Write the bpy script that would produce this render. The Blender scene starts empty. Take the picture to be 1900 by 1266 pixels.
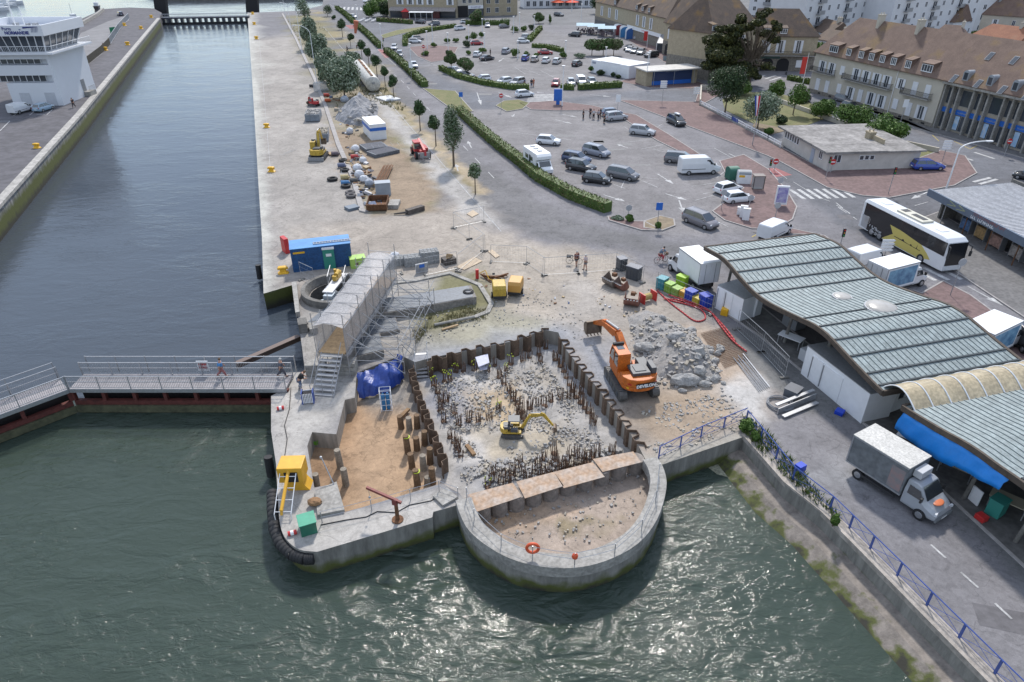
import bpy, bmesh, math, random
import numpy as np
from mathutils import Vector, Matrix
from mathutils.geometry import delaunay_2d_cdt
random.seed(7); rng=np.random.default_rng(7)
R=math.radians; PI=math.pi
sc=bpy.context.scene; COL=sc.collection
# ---------------- camera
H=30.0; F=1267.0; CX,CY=950.0,633.0; TH=30.9
cd=bpy.data.cameras.new('camera'); cam=bpy.data.objects.new('camera',cd); COL.objects.link(cam)
cam.location=(0,0,H); cam.rotation_euler=(R(90-TH),0,0); cd.sensor_width=36; cd.lens=F/1900*36
cd.clip_start=.5; cd.clip_end=4000; sc.camera=cam
# ---------------- sky and sun
SUN_EL=47; SUN_AZ=6   # degrees, azimuth clockwise from +Y
w=bpy.data.worlds.new('World'); sc.world=w; w.use_nodes=True
nt=w.node_tree; nt.nodes.clear(); N=nt.nodes.new; L=nt.links.new
out=N('ShaderNodeOutputWorld'); bg=N('ShaderNodeBackground'); sky=N('ShaderNodeTexSky')
sky.sky_type='NISHITA'; sky.sun_disc=False; sky.sun_elevation=R(SUN_EL); sky.sun_rotation=R(SUN_AZ)
sky.air_density=1.0; sky.dust_density=.6; sky.ozone_density=1.5
tc=N('ShaderNodeTexCoord'); mp=N('ShaderNodeMapping'); mp.inputs['Scale'].default_value=(1,1,2.2)
nz=N('ShaderNodeTexNoise'); nz.inputs['Scale'].default_value=2.3; nz.inputs['Detail'].default_value=6; nz.inputs['Roughness'].default_value=.6
rp=N('ShaderNodeValToRGB'); rp.color_ramp.elements[0].position=.36; rp.color_ramp.elements[1].position=.62
rp.color_ramp.elements[0].color=(.12,.12,.12,1); rp.color_ramp.elements[1].color=(.9,.9,.9,1)
mx=N('ShaderNodeMix'); mx.data_type='RGBA'
L(tc.outputs['Generated'],mp.inputs['Vector']); L(mp.outputs[0],nz.inputs['Vector']); L(nz.outputs['Fac'],rp.inputs[0])
sx=N('ShaderNodeSeparateXYZ'); L(tc.outputs['Generated'],sx.inputs[0]); hr=N('ShaderNodeMapRange'); hr.inputs['From Min'].default_value=.02; hr.inputs['From Max'].default_value=.42; hr.inputs['To Min'].default_value=.12; L(sx.outputs['Z'],hr.inputs['Value']); mm=N('ShaderNodeMath'); mm.operation='MULTIPLY'; L(hr.outputs[0],mm.inputs[0]); L(rp.outputs[0],mm.inputs[1]); L(mm.outputs[0],mx.inputs[0]); L(sky.outputs[0],mx.inputs[6]); mx.inputs[7].default_value=(7.0,7.8,9.3,1)
L(mx.outputs[2],bg.inputs[0]); bg.inputs[1].default_value=.112; L(bg.outputs[0],out.inputs[0])
sd=bpy.data.lights.new('sun','SUN'); sd.energy=2.9; sd.angle=R(4.5); sd.color=(1,.95,.88)
so=bpy.data.objects.new('sun',sd); COL.objects.link(so)
so.rotation_euler=(R(90-SUN_EL),0,R(180-SUN_AZ)); so.location=(30,60,80)
sc.view_settings.view_transform='Standard'; sc.view_settings.look='None'; sc.view_settings.exposure=.5; sc.view_settings.gamma=1
# ---------------- projection from photograph pixel to a point at height z
_s=math.sin(R(TH)); _c=math.cos(R(TH))
def G(px,py,z=0.0):
    u=(px-CX)/F; v=(py-CY)/F; dy=_c-v*_s; dz=-_s-v*_c; t=(z-H)/dz
    return Vector((u*t,dy*t,z))
def topz(px,py,ty,z0=0.0):
    B=G(px,py,z0); v=(ty-CY)/F
    return H-B.y*(_s+v*_c)/(_c-v*_s)
def CR(P,k=4):
    o=[]; n=len(P)
    for i in range(n-1):
        a,b,c,d=[Vector(P[max(0,min(n-1,i+j))]) for j in(-1,0,1,2)]
        for q in range(k): t=q/k; o.append(tuple(.5*((2*b)+(c-a)*t+(2*a-5*b+4*c-d)*t*t+(3*b-a-3*c+d)*t**3)))
    return o+[P[-1]]
def GL(pts,z=0.0): return [G(x,y,z) for x,y in pts]
# ---------------- mesh builder
class MB:
    def __init__(s): s.v=[]; s.f=[]; s.m=[]; s.mi=0
    def add(s,vs,fs,M=None):
        o=len(s.v)
        if M is not None: vs=[M@Vector(v) for v in vs]
        s.v.extend([tuple(v) for v in vs]); s.f.extend([tuple(i+o for i in f) for f in fs]); s.m.extend([s.mi]*len(fs)); return s
    def box(s,cx,cy,cz,sx,sy,sz,rz=0,ry=0,rx=0,M=None):
        a,b,c=sx/2,sy/2,sz/2
        vs=[(x,y,z) for x in(-a,a) for y in(-b,b) for z in(-c,c)]
        T=Matrix.Translation((cx,cy,cz))
        if rz: T=T@Matrix.Rotation(rz,4,'Z')
        if ry: T=T@Matrix.Rotation(ry,4,'Y')
        if rx: T=T@Matrix.Rotation(rx,4,'X')
        if M is not None: T=M@T
        return s.add(vs,[(0,1,3,2),(4,6,7,5),(0,4,5,1),(2,3,7,6),(0,2,6,4),(1,5,7,3)],T)
    def bx(s,x0,x1,y0,y1,z0,z1,M=None): return s.box((x0+x1)/2,(y0+y1)/2,(z0+z1)/2,abs(x1-x0),abs(y1-y0),abs(z1-z0),M=M)
    def cyl(s,p0,p1,r0,r1=None,n=8,M=None):
        p0=Vector(p0);p1=Vector(p1); r1=r0 if r1 is None else r1
        d=(p1-p0); 
        if d.length<1e-6: return s
        d.normalize(); a=Vector((0,0,1)) if abs(d.z)<.9 else Vector((1,0,0))
        e=d.cross(a).normalized(); g=d.cross(e)
        vs=[];fs=[]
        for p,r in((p0,r0),(p1,r1)):
            for i in range(n):
                t=2*PI*i/n; vs.append(p+e*(r*math.cos(t))+g*(r*math.sin(t)))
        for i in range(n): j=(i+1)%n; fs.append((i,n+i,n+j,j))
        fs.append(tuple(range(n))); fs.append(tuple(range(2*n-1,n-1,-1)))
        return s.add(vs,fs,M)
    def tube(s,pts,r,n=6,M=None):
        for a,b in zip(pts[:-1],pts[1:]): s.cyl(a,b,r,r,n,M)
        return s
    def prism(s,poly,z0,z1,M=None):
        n=len(poly); ar=sum(poly[i][0]*poly[(i+1)%n][1]-poly[(i+1)%n][0]*poly[i][1] for i in range(n))
        if ar<0: poly=list(poly)[::-1]
        vs=[(p[0],p[1],z0) for p in poly]+[(p[0],p[1],z1) for p in poly]
        fs=[(i,(i+1)%n,n+(i+1)%n,n+i) for i in range(n)]
        fs+=[tuple(range(n,2*n)),tuple(range(n-1,-1,-1))]
        return s.add(vs,fs,M)
    def prof(s,poly,y0,y1,M=None):      # x-z outline extruded along y
        n=len(poly)
        vs=[(p[0],y0,p[1]) for p in poly]+[(p[0],y1,p[1]) for p in poly]
        fs=[(i,(i+1)%n,n+(i+1)%n,n+i) for i in range(n)]+[tuple(range(n-1,-1,-1)),tuple(range(n,2*n))]
        return s.add(vs,fs,M)
    def quad(s,a,b,c,d,M=None): return s.add([a,b,c,d],[(0,1,2,3)],M)
    def ball(s,c,r,nu=10,nv=6,sq=(1,1,1),M=None,jit=0):
        vs=[(0,0,1)];fs=[]
        for j in range(1,nv):
            for i in range(nu):
                a=PI*j/nv; b=2*PI*i/nu; vs.append((math.sin(a)*math.cos(b),math.sin(a)*math.sin(b),math.cos(a)))
        vs.append((0,0,-1)); e=len(vs)-1
        if jit: vs=[tuple(q*(1+random.uniform(-jit,jit)) for q in v) for v in vs]
        vs=[(c[0]+v[0]*r*sq[0],c[1]+v[1]*r*sq[1],c[2]+v[2]*r*sq[2]) for v in vs]
        for i in range(nu):
            fs.append((0,1+i,1+(i+1)%nu)); fs.append((e,e-nu+(i+1)%nu,e-nu+i))
            for j in range(nv-2):
                a=1+j*nu+i;b=1+j*nu+(i+1)%nu; fs.append((a,a+nu,b+nu,b))
        return s.add(vs,fs,M)
    def loft(s,secs,caps=True,M=None,closed=True):
        n=len(secs[0]); vs=[p for q in secs for p in q]; fs=[]
        for k in range(len(secs)-1):
            for i in range(n if closed else n-1):
                j=(i+1)%n; fs.append((k*n+i,k*n+j,(k+1)*n+j,(k+1)*n+i))
        if caps and closed: fs.append(tuple(range(n-1,-1,-1))); fs.append(tuple(range((len(secs)-1)*n,len(secs)*n)))
        return s.add(vs,fs,M)
    def ribbon(s,pts,w,z0,z1,closed=False):   # wall / kerb of width w along a path in plan
        P=[Vector((p[0],p[1],0)) for p in pts]; n=len(P); Ls=[];Rs=[]
        for i in range(n):
            a=P[i-1] if (i>0 or closed) else P[i]; b=P[(i+1)%n] if (i<n-1 or closed) else P[i]
            d1=(P[i]-a); d2=(b-P[i])
            d1=d1.normalized() if d1.length>1e-6 else None; d2=d2.normalized() if d2.length>1e-6 else None
            if d1 is None: d1=d2
            if d2 is None: d2=d1
            t=(d1+d2); t=t.normalized() if t.length>1e-3 else d1
            nn=Vector((-t.y,t.x,0)); k=min(2.0,1/max(.3,nn.dot(Vector((-d1.y,d1.x,0)))))
            Ls.append(P[i]+nn*w/2*k); Rs.append(P[i]-nn*w/2*k)
        secs=[[(Ls[i].x,Ls[i].y,z0),(Rs[i].x,Rs[i].y,z0),(Rs[i].x,Rs[i].y,z1),(Ls[i].x,Ls[i].y,z1)] for i in range(n)]
        if closed: secs.append(secs[0])
        return s.loft(secs,caps=not closed)
    def build(s,name,mat,parent=None,world=False,smooth=False,bevel=0,fixn=False):
        me=bpy.data.meshes.new(name); vs=s.v
        if world and parent is not None:
            Mi=(Matrix.Translation(parent.location)@Matrix.Rotation(parent.rotation_euler.z,4,'Z')).inverted()
            vs=[tuple(Mi@Vector(v)) for v in vs]
        me.from_pydata(vs,[],s.f)
        mats=mat if isinstance(mat,(list,tuple)) else [mat]
        for m_ in mats: me.materials.append(m_)
        if len(mats)>1: me.polygons.foreach_set('material_index',s.m)
        if fixn:
            b=bmesh.new(); b.from_mesh(me); bmesh.ops.recalc_face_normals(b,faces=b.faces); b.to_mesh(me); b.free()
        if smooth: me.polygons.foreach_set('use_smooth',[True]*len(me.polygons))
        o=bpy.data.objects.new(name,me); COL.objects.link(o)
        if parent is not None: o.parent=parent
        if bevel:
            md=o.modifiers.new('b','BEVEL'); md.width=bevel; md.segments=2; md.limit_method='ANGLE'; md.angle_limit=R(40)
        return o
def tag(o,label=None,cat=None,group=None,kind=None):
    if label: o['label']=label
    if cat: o['category']=cat
    if group: o['group']=group
    if kind: o['kind']=kind
    return o
def root(name,loc,rz,label,cat,group=None):
    o=bpy.data.objects.new(name,None); o.empty_display_size=.3; COL.objects.link(o)
    o.location=loc; o.rotation_euler=(0,0,rz); return tag(o,label,cat,group)
def solo(name,mb,mat,label,cat,group=None,smooth=False,bevel=0,kind=None):   # one-mesh thing, world coordinates in, origin at base
    xs=[v[0] for v in mb.v]; ys=[v[1] for v in mb.v]; z=min(v[2] for v in mb.v)
    cx,cy=(min(xs)+max(xs))/2,(min(ys)+max(ys))/2
    mb.v=[(v[0]-cx,v[1]-cy,v[2]-z) for v in mb.v]
    o=mb.build(name,mat,None,smooth=smooth,bevel=bevel); o.location=(cx,cy,z)
    return tag(o,label,cat,group,kind)
def struct(name,mb,mat,smooth=False,kind='structure'):
    return tag(mb.build(name,mat,None,smooth=smooth),kind=kind)
def copy_tree(o,parent=None,**kw):
    c=o.copy(); COL.objects.link(c); c.parent=parent
    for ch in CH.get(o.name,[]) or [x for x in o.children]: copy_tree(ch,c)
    return c
CH={}
def head(a,b):
    d=b-a; return math.atan2(d.y,d.x)
# ---------------- materials
_mc={}
def S(r,g,b):
    f=lambda c:(c/255/12.92 if c/255<=.04045 else ((c/255+.055)/1.055)**2.4)
    return (f(r),f(g),f(b))
def mat(key,col=(.5,.5,.5),rough=.6,metal=0.0,ns=0,na=.25,bs=0,ba=.3,col2=None,spec=.5,alpha=1,emit=0,n2=0,coord='Object',coat=0):
    if key in _mc: return _mc[key]
    m=bpy.data.materials.new(key); m.use_nodes=True; nt=m.node_tree; b=nt.nodes['Principled BSDF']
    b.inputs['Base Color'].default_value=(*col,1); b.inputs['Roughness'].default_value=rough; b.inputs['Metallic'].default_value=metal
    b.inputs['Specular IOR Level'].default_value=spec
    if coat: b.inputs['Coat Weight'].default_value=coat; b.inputs['Coat Roughness'].default_value=.05
    if alpha<1: b.inputs['Alpha'].default_value=alpha
    tc=nt.nodes.new('ShaderNodeTexCoord'); src=tc.outputs[coord if coord!='World' else 'Object']
    if coord=='World': src=nt.nodes.new('ShaderNodeNewGeometry').outputs['Position']
    if ns:
        n=nt.nodes.new('ShaderNodeTexNoise'); n.inputs['Scale'].default_value=ns; n.inputs['Detail'].default_value=6; n.inputs['Roughness'].default_value=.65
        nt.links.new(src,n.inputs['Vector'])
        r=nt.nodes.new('ShaderNodeValToRGB'); r.color_ramp.elements[0].position=.3; r.color_ramp.elements[1].position=.7
        c2=col2 if col2 else tuple(c*(1-na) for c in col)
        c1=col if col2 else tuple(min(1,c*(1+na*.5)) for c in col)
        r.color_ramp.elements[0].color=(*c2,1); r.color_ramp.elements[1].color=(*c1,1)
        nt.links.new(n.outputs['Fac'],r.inputs[0]); o=r.outputs[0]
        if n2:
            q=nt.nodes.new('ShaderNodeTexNoise'); q.inputs['Scale'].default_value=n2; q.inputs['Detail'].default_value=3; nt.links.new(src,q.inputs['Vector'])
            x=nt.nodes.new('ShaderNodeMix'); x.data_type='RGBA'; x.blend_type='MULTIPLY'; x.inputs[0].default_value=.55
            rr=nt.nodes.new('ShaderNodeValToRGB'); rr.color_ramp.elements[0].position=.35; rr.color_ramp.elements[1].position=.65; rr.color_ramp.elements[0].color=(.45,.45,.45,1)
            nt.links.new(q.outputs['Fac'],rr.inputs[0]); nt.links.new(o,x.inputs[6]); nt.links.new(rr.outputs[0],x.inputs[7]); o=x.outputs[2]
        nt.links.new(o,b.inputs['Base Color'])
    if bs:
        n=nt.nodes.new('ShaderNodeTexNoise'); n.inputs['Scale'].default_value=bs; n.inputs['Detail'].default_value=5
        u=nt.nodes.new('ShaderNodeBump'); u.inputs['Strength'].default_value=ba; u.inputs['Distance'].default_value=.05
        nt.links.new(src,n.inputs['Vector']); nt.links.new(n.outputs['Fac'],u.inputs['Height']); nt.links.new(u.outputs[0],b.inputs['Normal'])
    if emit: b.inputs['Emission Color'].default_value=(*col,1); b.inputs['Emission Strength'].default_value=emit
    _mc[key]=m; return m
def paint(key,col,rough=.35,**k): return mat(key,col,rough,ns=k.pop('ns',1.5),na=k.pop('na',.12),**k)
CONC=mat('concrete',(.36,.345,.32),.85,ns=.9,na=.3,n2=5,bs=6,ba=.35)
CONCD=mat('dark_concrete',(.2,.19,.175),.9,ns=.8,na=.45,n2=4,bs=5,ba=.4)
WHITE=mat('white_paint',(.75,.76,.78),.45,ns=1.2,na=.08)
GALV=mat('galvanised',(.42,.43,.45),.42,.6,ns=6,na=.2)
STEEL=mat('grey_steel',(.3,.31,.33),.45,.5,ns=4,na=.2)
BLACK=mat('black_rubber',(.018,.018,.02),.75,ns=5,na=.3)
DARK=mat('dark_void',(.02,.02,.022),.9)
GLASS=mat('dark_glass',(.03,.037,.045),.06,spec=1,coat=1)
GLASSB=mat('window_glass',(.05,.06,.075),.12,spec=.8)
RUST=mat('rusty_steel',(.2,.095,.045),.85,.1,ns=3,na=.5,n2=14,bs=14,ba=.4)
WOOD=mat('timber',(.36,.25,.14),.8,ns=4,na=.35)
BARK=mat('bark',(.13,.1,.075),.95,ns=4,na=.4,bs=12)
BLUEP=paint('blue_railing',(.045,.085,.3),.5)
YEL=paint('yellow_paint',(.75,.42,.02),.45,na=.2)
RED=paint('red_paint',(.5,.03,.03),.4)
def leafmat(key,c,c2):
    m=mat(key,c,.6,ns=1.1,col2=c2,spec=.25); return m
# ---------------- polygon tools
def inside(P,poly):
    P=np.asarray(P); x,y=P[:,0],P[:,1]; r=np.zeros(len(P),bool); n=len(poly)
    for i in range(n):
        x1,y1=poly[i][0],poly[i][1]; x2,y2=poly[(i+1)%n][0],poly[(i+1)%n][1]
        if y1==y2: continue
        c=((y1>y)!=(y2>y))&(x<(x2-x1)*(y-y1)/(y2-y1)+x1); r^=c
    return r
def edist(P,poly,closed=True):
    P=np.asarray(P,float)[:,:2]; d=np.full(len(P),1e9); n=len(poly)
    for i in range(n if closed else n-1):
        a=np.array(poly[i][:2],float); b=np.array(poly[(i+1)%n][:2],float); ab=b-a; L2=max(ab@ab,1e-9)
        t=np.clip(((P-a)@ab)/L2,0,1); q=a+t[:,None]*ab; d=np.minimum(d,np.hypot(*(P-q).T))
    return d
def vnoise(P,scale,seed=0):   # smooth value noise in plan
    P=np.asarray(P,float)[:,:2]/scale+seed*17.3; i=np.floor(P).astype(int); f=P-i; f=f*f*(3-2*f)
    def h(a,b):
        v=np.sin(a*127.1+b*311.7+seed*74.7)*43758.5453; return v-np.floor(v)
    a=h(i[:,0],i[:,1]);b=h(i[:,0]+1,i[:,1]);c=h(i[:,0],i[:,1]+1);d=h(i[:,0]+1,i[:,1]+1)
    return (a*(1-f[:,0])+b*f[:,0])*(1-f[:,1])+(c*(1-f[:,0])+d*f[:,0])*f[:,1]
def fbm(P,scale,seed=0): return (vnoise(P,scale,seed)+.5*vnoise(P,scale/2.1,seed+1)+.25*vnoise(P,scale/4.3,seed+2))/1.75
# ================= SETTING: land, water, excavation =================
WZ=-1.8
LAND=GL([(459,24),(466,120),(473,230),(480,350),(486,440),(489,545),(546,528),(556,612),(561,650),(566,690),(530,692),(527,722),(503,735),
 (503,800)]+CR([(512,860),(516,930),(520,975),(532,1002),(556,1020),(589,1024)])+[(700,991),(802,960),(804,950),(822,945)]+CR([(850,937),(856,958),(872,988),(905,1018),(948,1042),(1000,1055),(1060,1058),(1120,1045),
 (1180,1015),(1215,970),(1232,910),(1228,882),(1224,864)])+[(1300,838),(1379,811),(1457,900),(1526,955),(1600,1030),(1830,1266),(2100,1540)])
HOLE=GL([(662,692),(658,738),(640,742),(624,806),(579,802),(570,828),(583,905),(625,897),(638,952),(820,897)]+CR([(852,915),(868,938),(884,975),(925,1005),(985,1030),(1060,1040),(1110,1029),(1160,1002),
 (1195,960),(1212,912),(1209,878),(1197,852)])+[(1186,830),(1150,775),(1110,722),(1075,680),(1047,645),(1036,617),(1010,612),(955,632),(880,648),(800,664),(770,672),(745,660),(722,668)])
fx=GL([(2100,1540),(2400,700),(1900,-20),(600,-40),(598,10),(560,20)])
LAND=LAND+[Vector((42,4,0)),Vector((700,4,0)),Vector((900,1500,0)),Vector((-60,1500,0)),G(602,-12),G(598,10),G(560,20)]
PITC=Vector((G(625,545).x,G(625,545).y)); PITR=3.6
CIRC=[Vector((PITC.x+2.5*math.cos(2*PI*i/24),PITC.y+2.5*math.sin(2*PI*i/24),0)) for i in range(24)]
def P2(l): return [(p[0],p[1]) for p in l]
# ---- colour zones painted into the ground's own albedo (dust, sand, tarmac, grass)
ASPH=np.array((.185,.179,.19)); 
ZN=[]  # polygon pixels, colour, softness(m), noise
def Z(px,col,soft=.6,ns=.8): ZN.append((P2(GL(px)),np.array(col),soft,ns))
Z([(560,-10),(2200,-20),(2200,60),(1300,60),(900,40),(600,20)],(.15,.15,.155),3)
# roads (bluish tarmac)
Z([(600,0),(700,0),(760,60),(840,130),(870,170),(1000,188),(1180,168),(1380,165),(1410,150),(1560,190),(1700,245),(1900,300),(2100,350),(2100,560),(1900,480),(1820,500),(1680,380),(1560,340),(1400,250),(1300,205),(1150,180),(1030,200),(880,205),(790,160),(700,80),(610,20)],(.135,.14,.158),1.2)
Z([(600,14),(650,60),(740,160),(860,270),(960,350),(1060,410),(1230,450),(1500,480),(1480,520),(1230,470),(1000,440),(900,400),(820,320),(740,230),(650,110)],(.15,.146,.15),.8)
Z([(1380,240),(1560,330),(1640,350),(1900,330),(2100,400),(2100,640),(1900,560),(1700,470),(1560,420),(1440,330)],(.12,.122,.135),.8)
Z([(860,205),(960,200),(1180,215),(1320,300),(1440,380),(1470,420),(1240,440),(1140,390),(960,300)],(.205,.195,.198),1.2)
Z([(760,55),(900,45),(1090,70),(1100,170),(900,170),(790,130)],(.195,.187,.19),1.2)
# quay strip
Z([(459,20),(545,26),(600,110),(665,250),(690,392),(560,470),(480,480)],(.17,.165,.175),1.5)
Z([(468,75),(560,60),(600,130),(640,215),(690,330),(720,400),(900,420),(880,480),(760,540),(560,540),(470,560),(440,300)],(.315,.29,.265),5,1.6)
Z([(456,0),(466,0),(478,120),(486,230),(493,350),(500,440),(505,560),(480,560),(440,200)],(.42,.41,.375),.3,.3)
# site
Z([(560,430),(720,395),(880,365),(920,425),(1020,475),(1140,480),(1215,520),(1310,590),(1420,720),(1380,810),(1190,860),(1000,600),(740,680),(560,540)],(.335,.295,.255),2.5,1.6)
Z([(870,440),(1000,450),(1140,480),(1180,560),(1040,600),(900,600),(850,520)],(.36,.315,.265),2,1.6)
Z([(760,640),(900,590),(1060,600),(1140,640),(1160,740),(1110,740),(1040,640),(900,660),(760,690)],(.27,.275,.295),1.6,1.6)
Z([(1040,500),(1120,520),(1150,600),(1050,600)],(.33,.30,.27),1.6,1.6)
Z([(1160,740),(1250,720),(1340,720),(1420,760),(1390,800),(1230,850),(1190,800)],(.30,.235,.175),1.6,1.6)
Z([(1330,700),(1400,670),(1435,745),(1410,790),(1345,740)],(.42,.405,.39),.5,.8)
Z([(1260,600),(1320,600),(1400,690),(1330,720),(1260,680)],(.36,.29,.23),.9,1)
Z([(780,590),(900,560),(960,580),(1000,600),(860,640),(770,650)],(.29,.27,.21),1.2,1.2)
Z([(740,545),(890,500),(925,560),(830,605),(760,620)],(.17,.16,.085),.8,1.2)
# strip between quay and lane
Z([(533,28),(600,30),(640,100),(700,170),(770,250),(820,350),(800,392),(690,396),(660,330),(620,215),(580,120)],(.19,.17,.095),.8,1)
Z([(600,240),(700,250),(770,290),(815,350),(800,392),(700,394),(660,330)],(.27,.205,.145),1.2,1.2)
Z([(610,150),(720,180),(740,250),(680,260),(620,230)],(.27,.23,.17),1.2,1.4)
# dusty lane and road
Z([(590,15),(610,15),(680,100),(700,160),(650,160)],(.14,.14,.15),.5)
Z([(680,165),(735,200),(800,270),(880,350),(930,420),(860,400),(800,330),(740,250),(700,210)],(.38,.36,.34),.7,.8)
# tree verge
Z([(578,20),(592,22),(650,80),(720,165),(800,250),(905,355),(880,360),(780,255),(700,165),(640,90)],(.26,.215,.12),.35,.5)
Z([(740,190),(800,250),(905,355),(895,362),(790,262)],(.36,.29,.2),.4,.4)
# pier
Z([(500,690),(668,688),(660,740),(640,745),(624,810),(570,806),(585,905),(630,895),(642,955),(815,900),(850,930),(830,960),(800,975),(590,1040),(500,1010)],(.38,.36,.335),.5,.3)
Z([(556,560),(800,500),(760,640),(600,690),(556,690)],(.33,.31,.285),1,1)
Z([(850,925),(1240,840),(1240,1070),(850,1070)],(.42,.405,.37),.4,.3)
Z([(1200,850),(1380,790),(1400,830),(1220,880)],(.3,.28,.245),.5,.5)
# market street
Z([(1395,800),(1500,740),(1600,790),(1700,870),(1900,1060),(2200,1300),(2100,1500),(1840,1266),(1600,1030)],(.19,.184,.193),.6,.6)
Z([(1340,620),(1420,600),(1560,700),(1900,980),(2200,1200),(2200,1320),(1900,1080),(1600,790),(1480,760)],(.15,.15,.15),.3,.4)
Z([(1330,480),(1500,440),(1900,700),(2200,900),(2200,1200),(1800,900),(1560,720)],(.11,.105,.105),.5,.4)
Z([(1460,880),(1580,850),(1600,900),(1470,900)],(.26,.26,.27),.7,1)
def ground_albedo(P):
    n=len(P); C=np.tile(ASPH,(n,1)); 
    for k,(poly,col,soft,ns) in enumerate(ZN):
        xs=[p[0] for p in poly]; ys=[p[1] for p in poly]
        sel=np.where((P[:,0]>min(xs)-9)&(P[:,0]<max(xs)+9)&(P[:,1]>min(ys)-9)&(P[:,1]<max(ys)+9))[0]
        if len(sel)==0: continue
        Q=P[sel]; d=edist(Q,poly); d=np.where(inside(Q,poly),d,-d)
        d=d+(fbm(Q,2.2,k)-.5)*ns*3.0
        w=np.clip(d/soft*.5+.5,0,1)[:,None]; C[sel]=C[sel]*(1-w)+col*w
    v=1+(fbm(P,5,31)-.5)*.22+(fbm(P,1.3,41)-.5)*.14
    return np.clip(C*v[:,None],.01,.9)
def sheet(name,outline,holes,step,regions,material,z=0.0,skirt=None,skmat=None,disp=None):
    o2=P2(outline); pts=[];edges=[]
    def ring(l):
        b=len(pts)
        for i,p in enumerate(l):
            q=l[(i+1)%len(l)]; pts.append(Vector((p[0],p[1])))
            d=math.hypot(q[0]-p[0],q[1]-p[1]); k=int(d//max(step*1.6,.5)) if d<60 else int(d//40)
            for t in range(1,k): pts.append(Vector((p[0]+(q[0]-p[0])*t/k,p[1]+(q[1]-p[1])*t/k)))
        e=len(pts)
        for i in range(b,e): edges.append((i,i+1 if i+1<e else b))
    ring(o2)
    for h in holes: ring(P2(h))
    cand=[]
    for (x0,x1,y0,y1,st) in regions:
        X,Y=np.meshgrid(np.arange(x0,x1,st),np.arange(y0,y1,st)); q=np.stack([X.ravel(),Y.ravel()],1)
        q=q+rng.uniform(-.3,.3,q.shape)*st
        ok=inside(q,o2)&(edist(q,o2)>st*.45)
        for h in holes: ok&=~inside(q,P2(h)); ok&=edist(q,P2(h))>st*.45
        for r0 in cand: ok&=~((q[:,0]>r0[0])&(q[:,0]<r0[1])&(q[:,1]>r0[2])&(q[:,1]<r0[3]))
        cand.append((x0,x1,y0,y1)); pts.extend([Vector(p) for p in q[ok]])
    V,E,Fc,*_=delaunay_2d_cdt(pts,edges,[],0,1e-4)
    A=np.array([(v.x,v.y) for v in V]); fc=np.array([f for f in Fc if len(f)==3]); ce=A[fc].mean(1)
    ok=inside(ce,o2)
    for h in holes: ok&=~inside(ce,P2(h))
    fc=fc[ok]
    a,b,c=A[fc[:,0]],A[fc[:,1]],A[fc[:,2]]
    cr=(b[:,0]-a[:,0])*(c[:,1]-a[:,1])-(b[:,1]-a[:,1])*(c[:,0]-a[:,0]); fl=cr<0; fc[fl]=fc[fl][:,::-1]
    zz=np.full(len(A),z) if disp is None else z+disp(A)
    me=bpy.data.meshes.new(name); me.from_pydata([(p[0],p[1],h) for p,h in zip(A,zz)],[],fc.tolist())
    me.materials.append(material)
    col=me.color_attributes.new('tint','FLOAT_COLOR','POINT'); C=ground_albedo(A) if name!='pit_floor' else pit_albedo(A)
    col.data.foreach_set('color',np.concatenate([C,np.ones((len(C),1))],1).astype(np.float32).ravel())
    me.polygons.foreach_set('use_smooth',[True]*len(me.polygons))
    o=bpy.data.objects.new(name,me); COL.objects.link(o); return tag(o,kind='structure')
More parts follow.
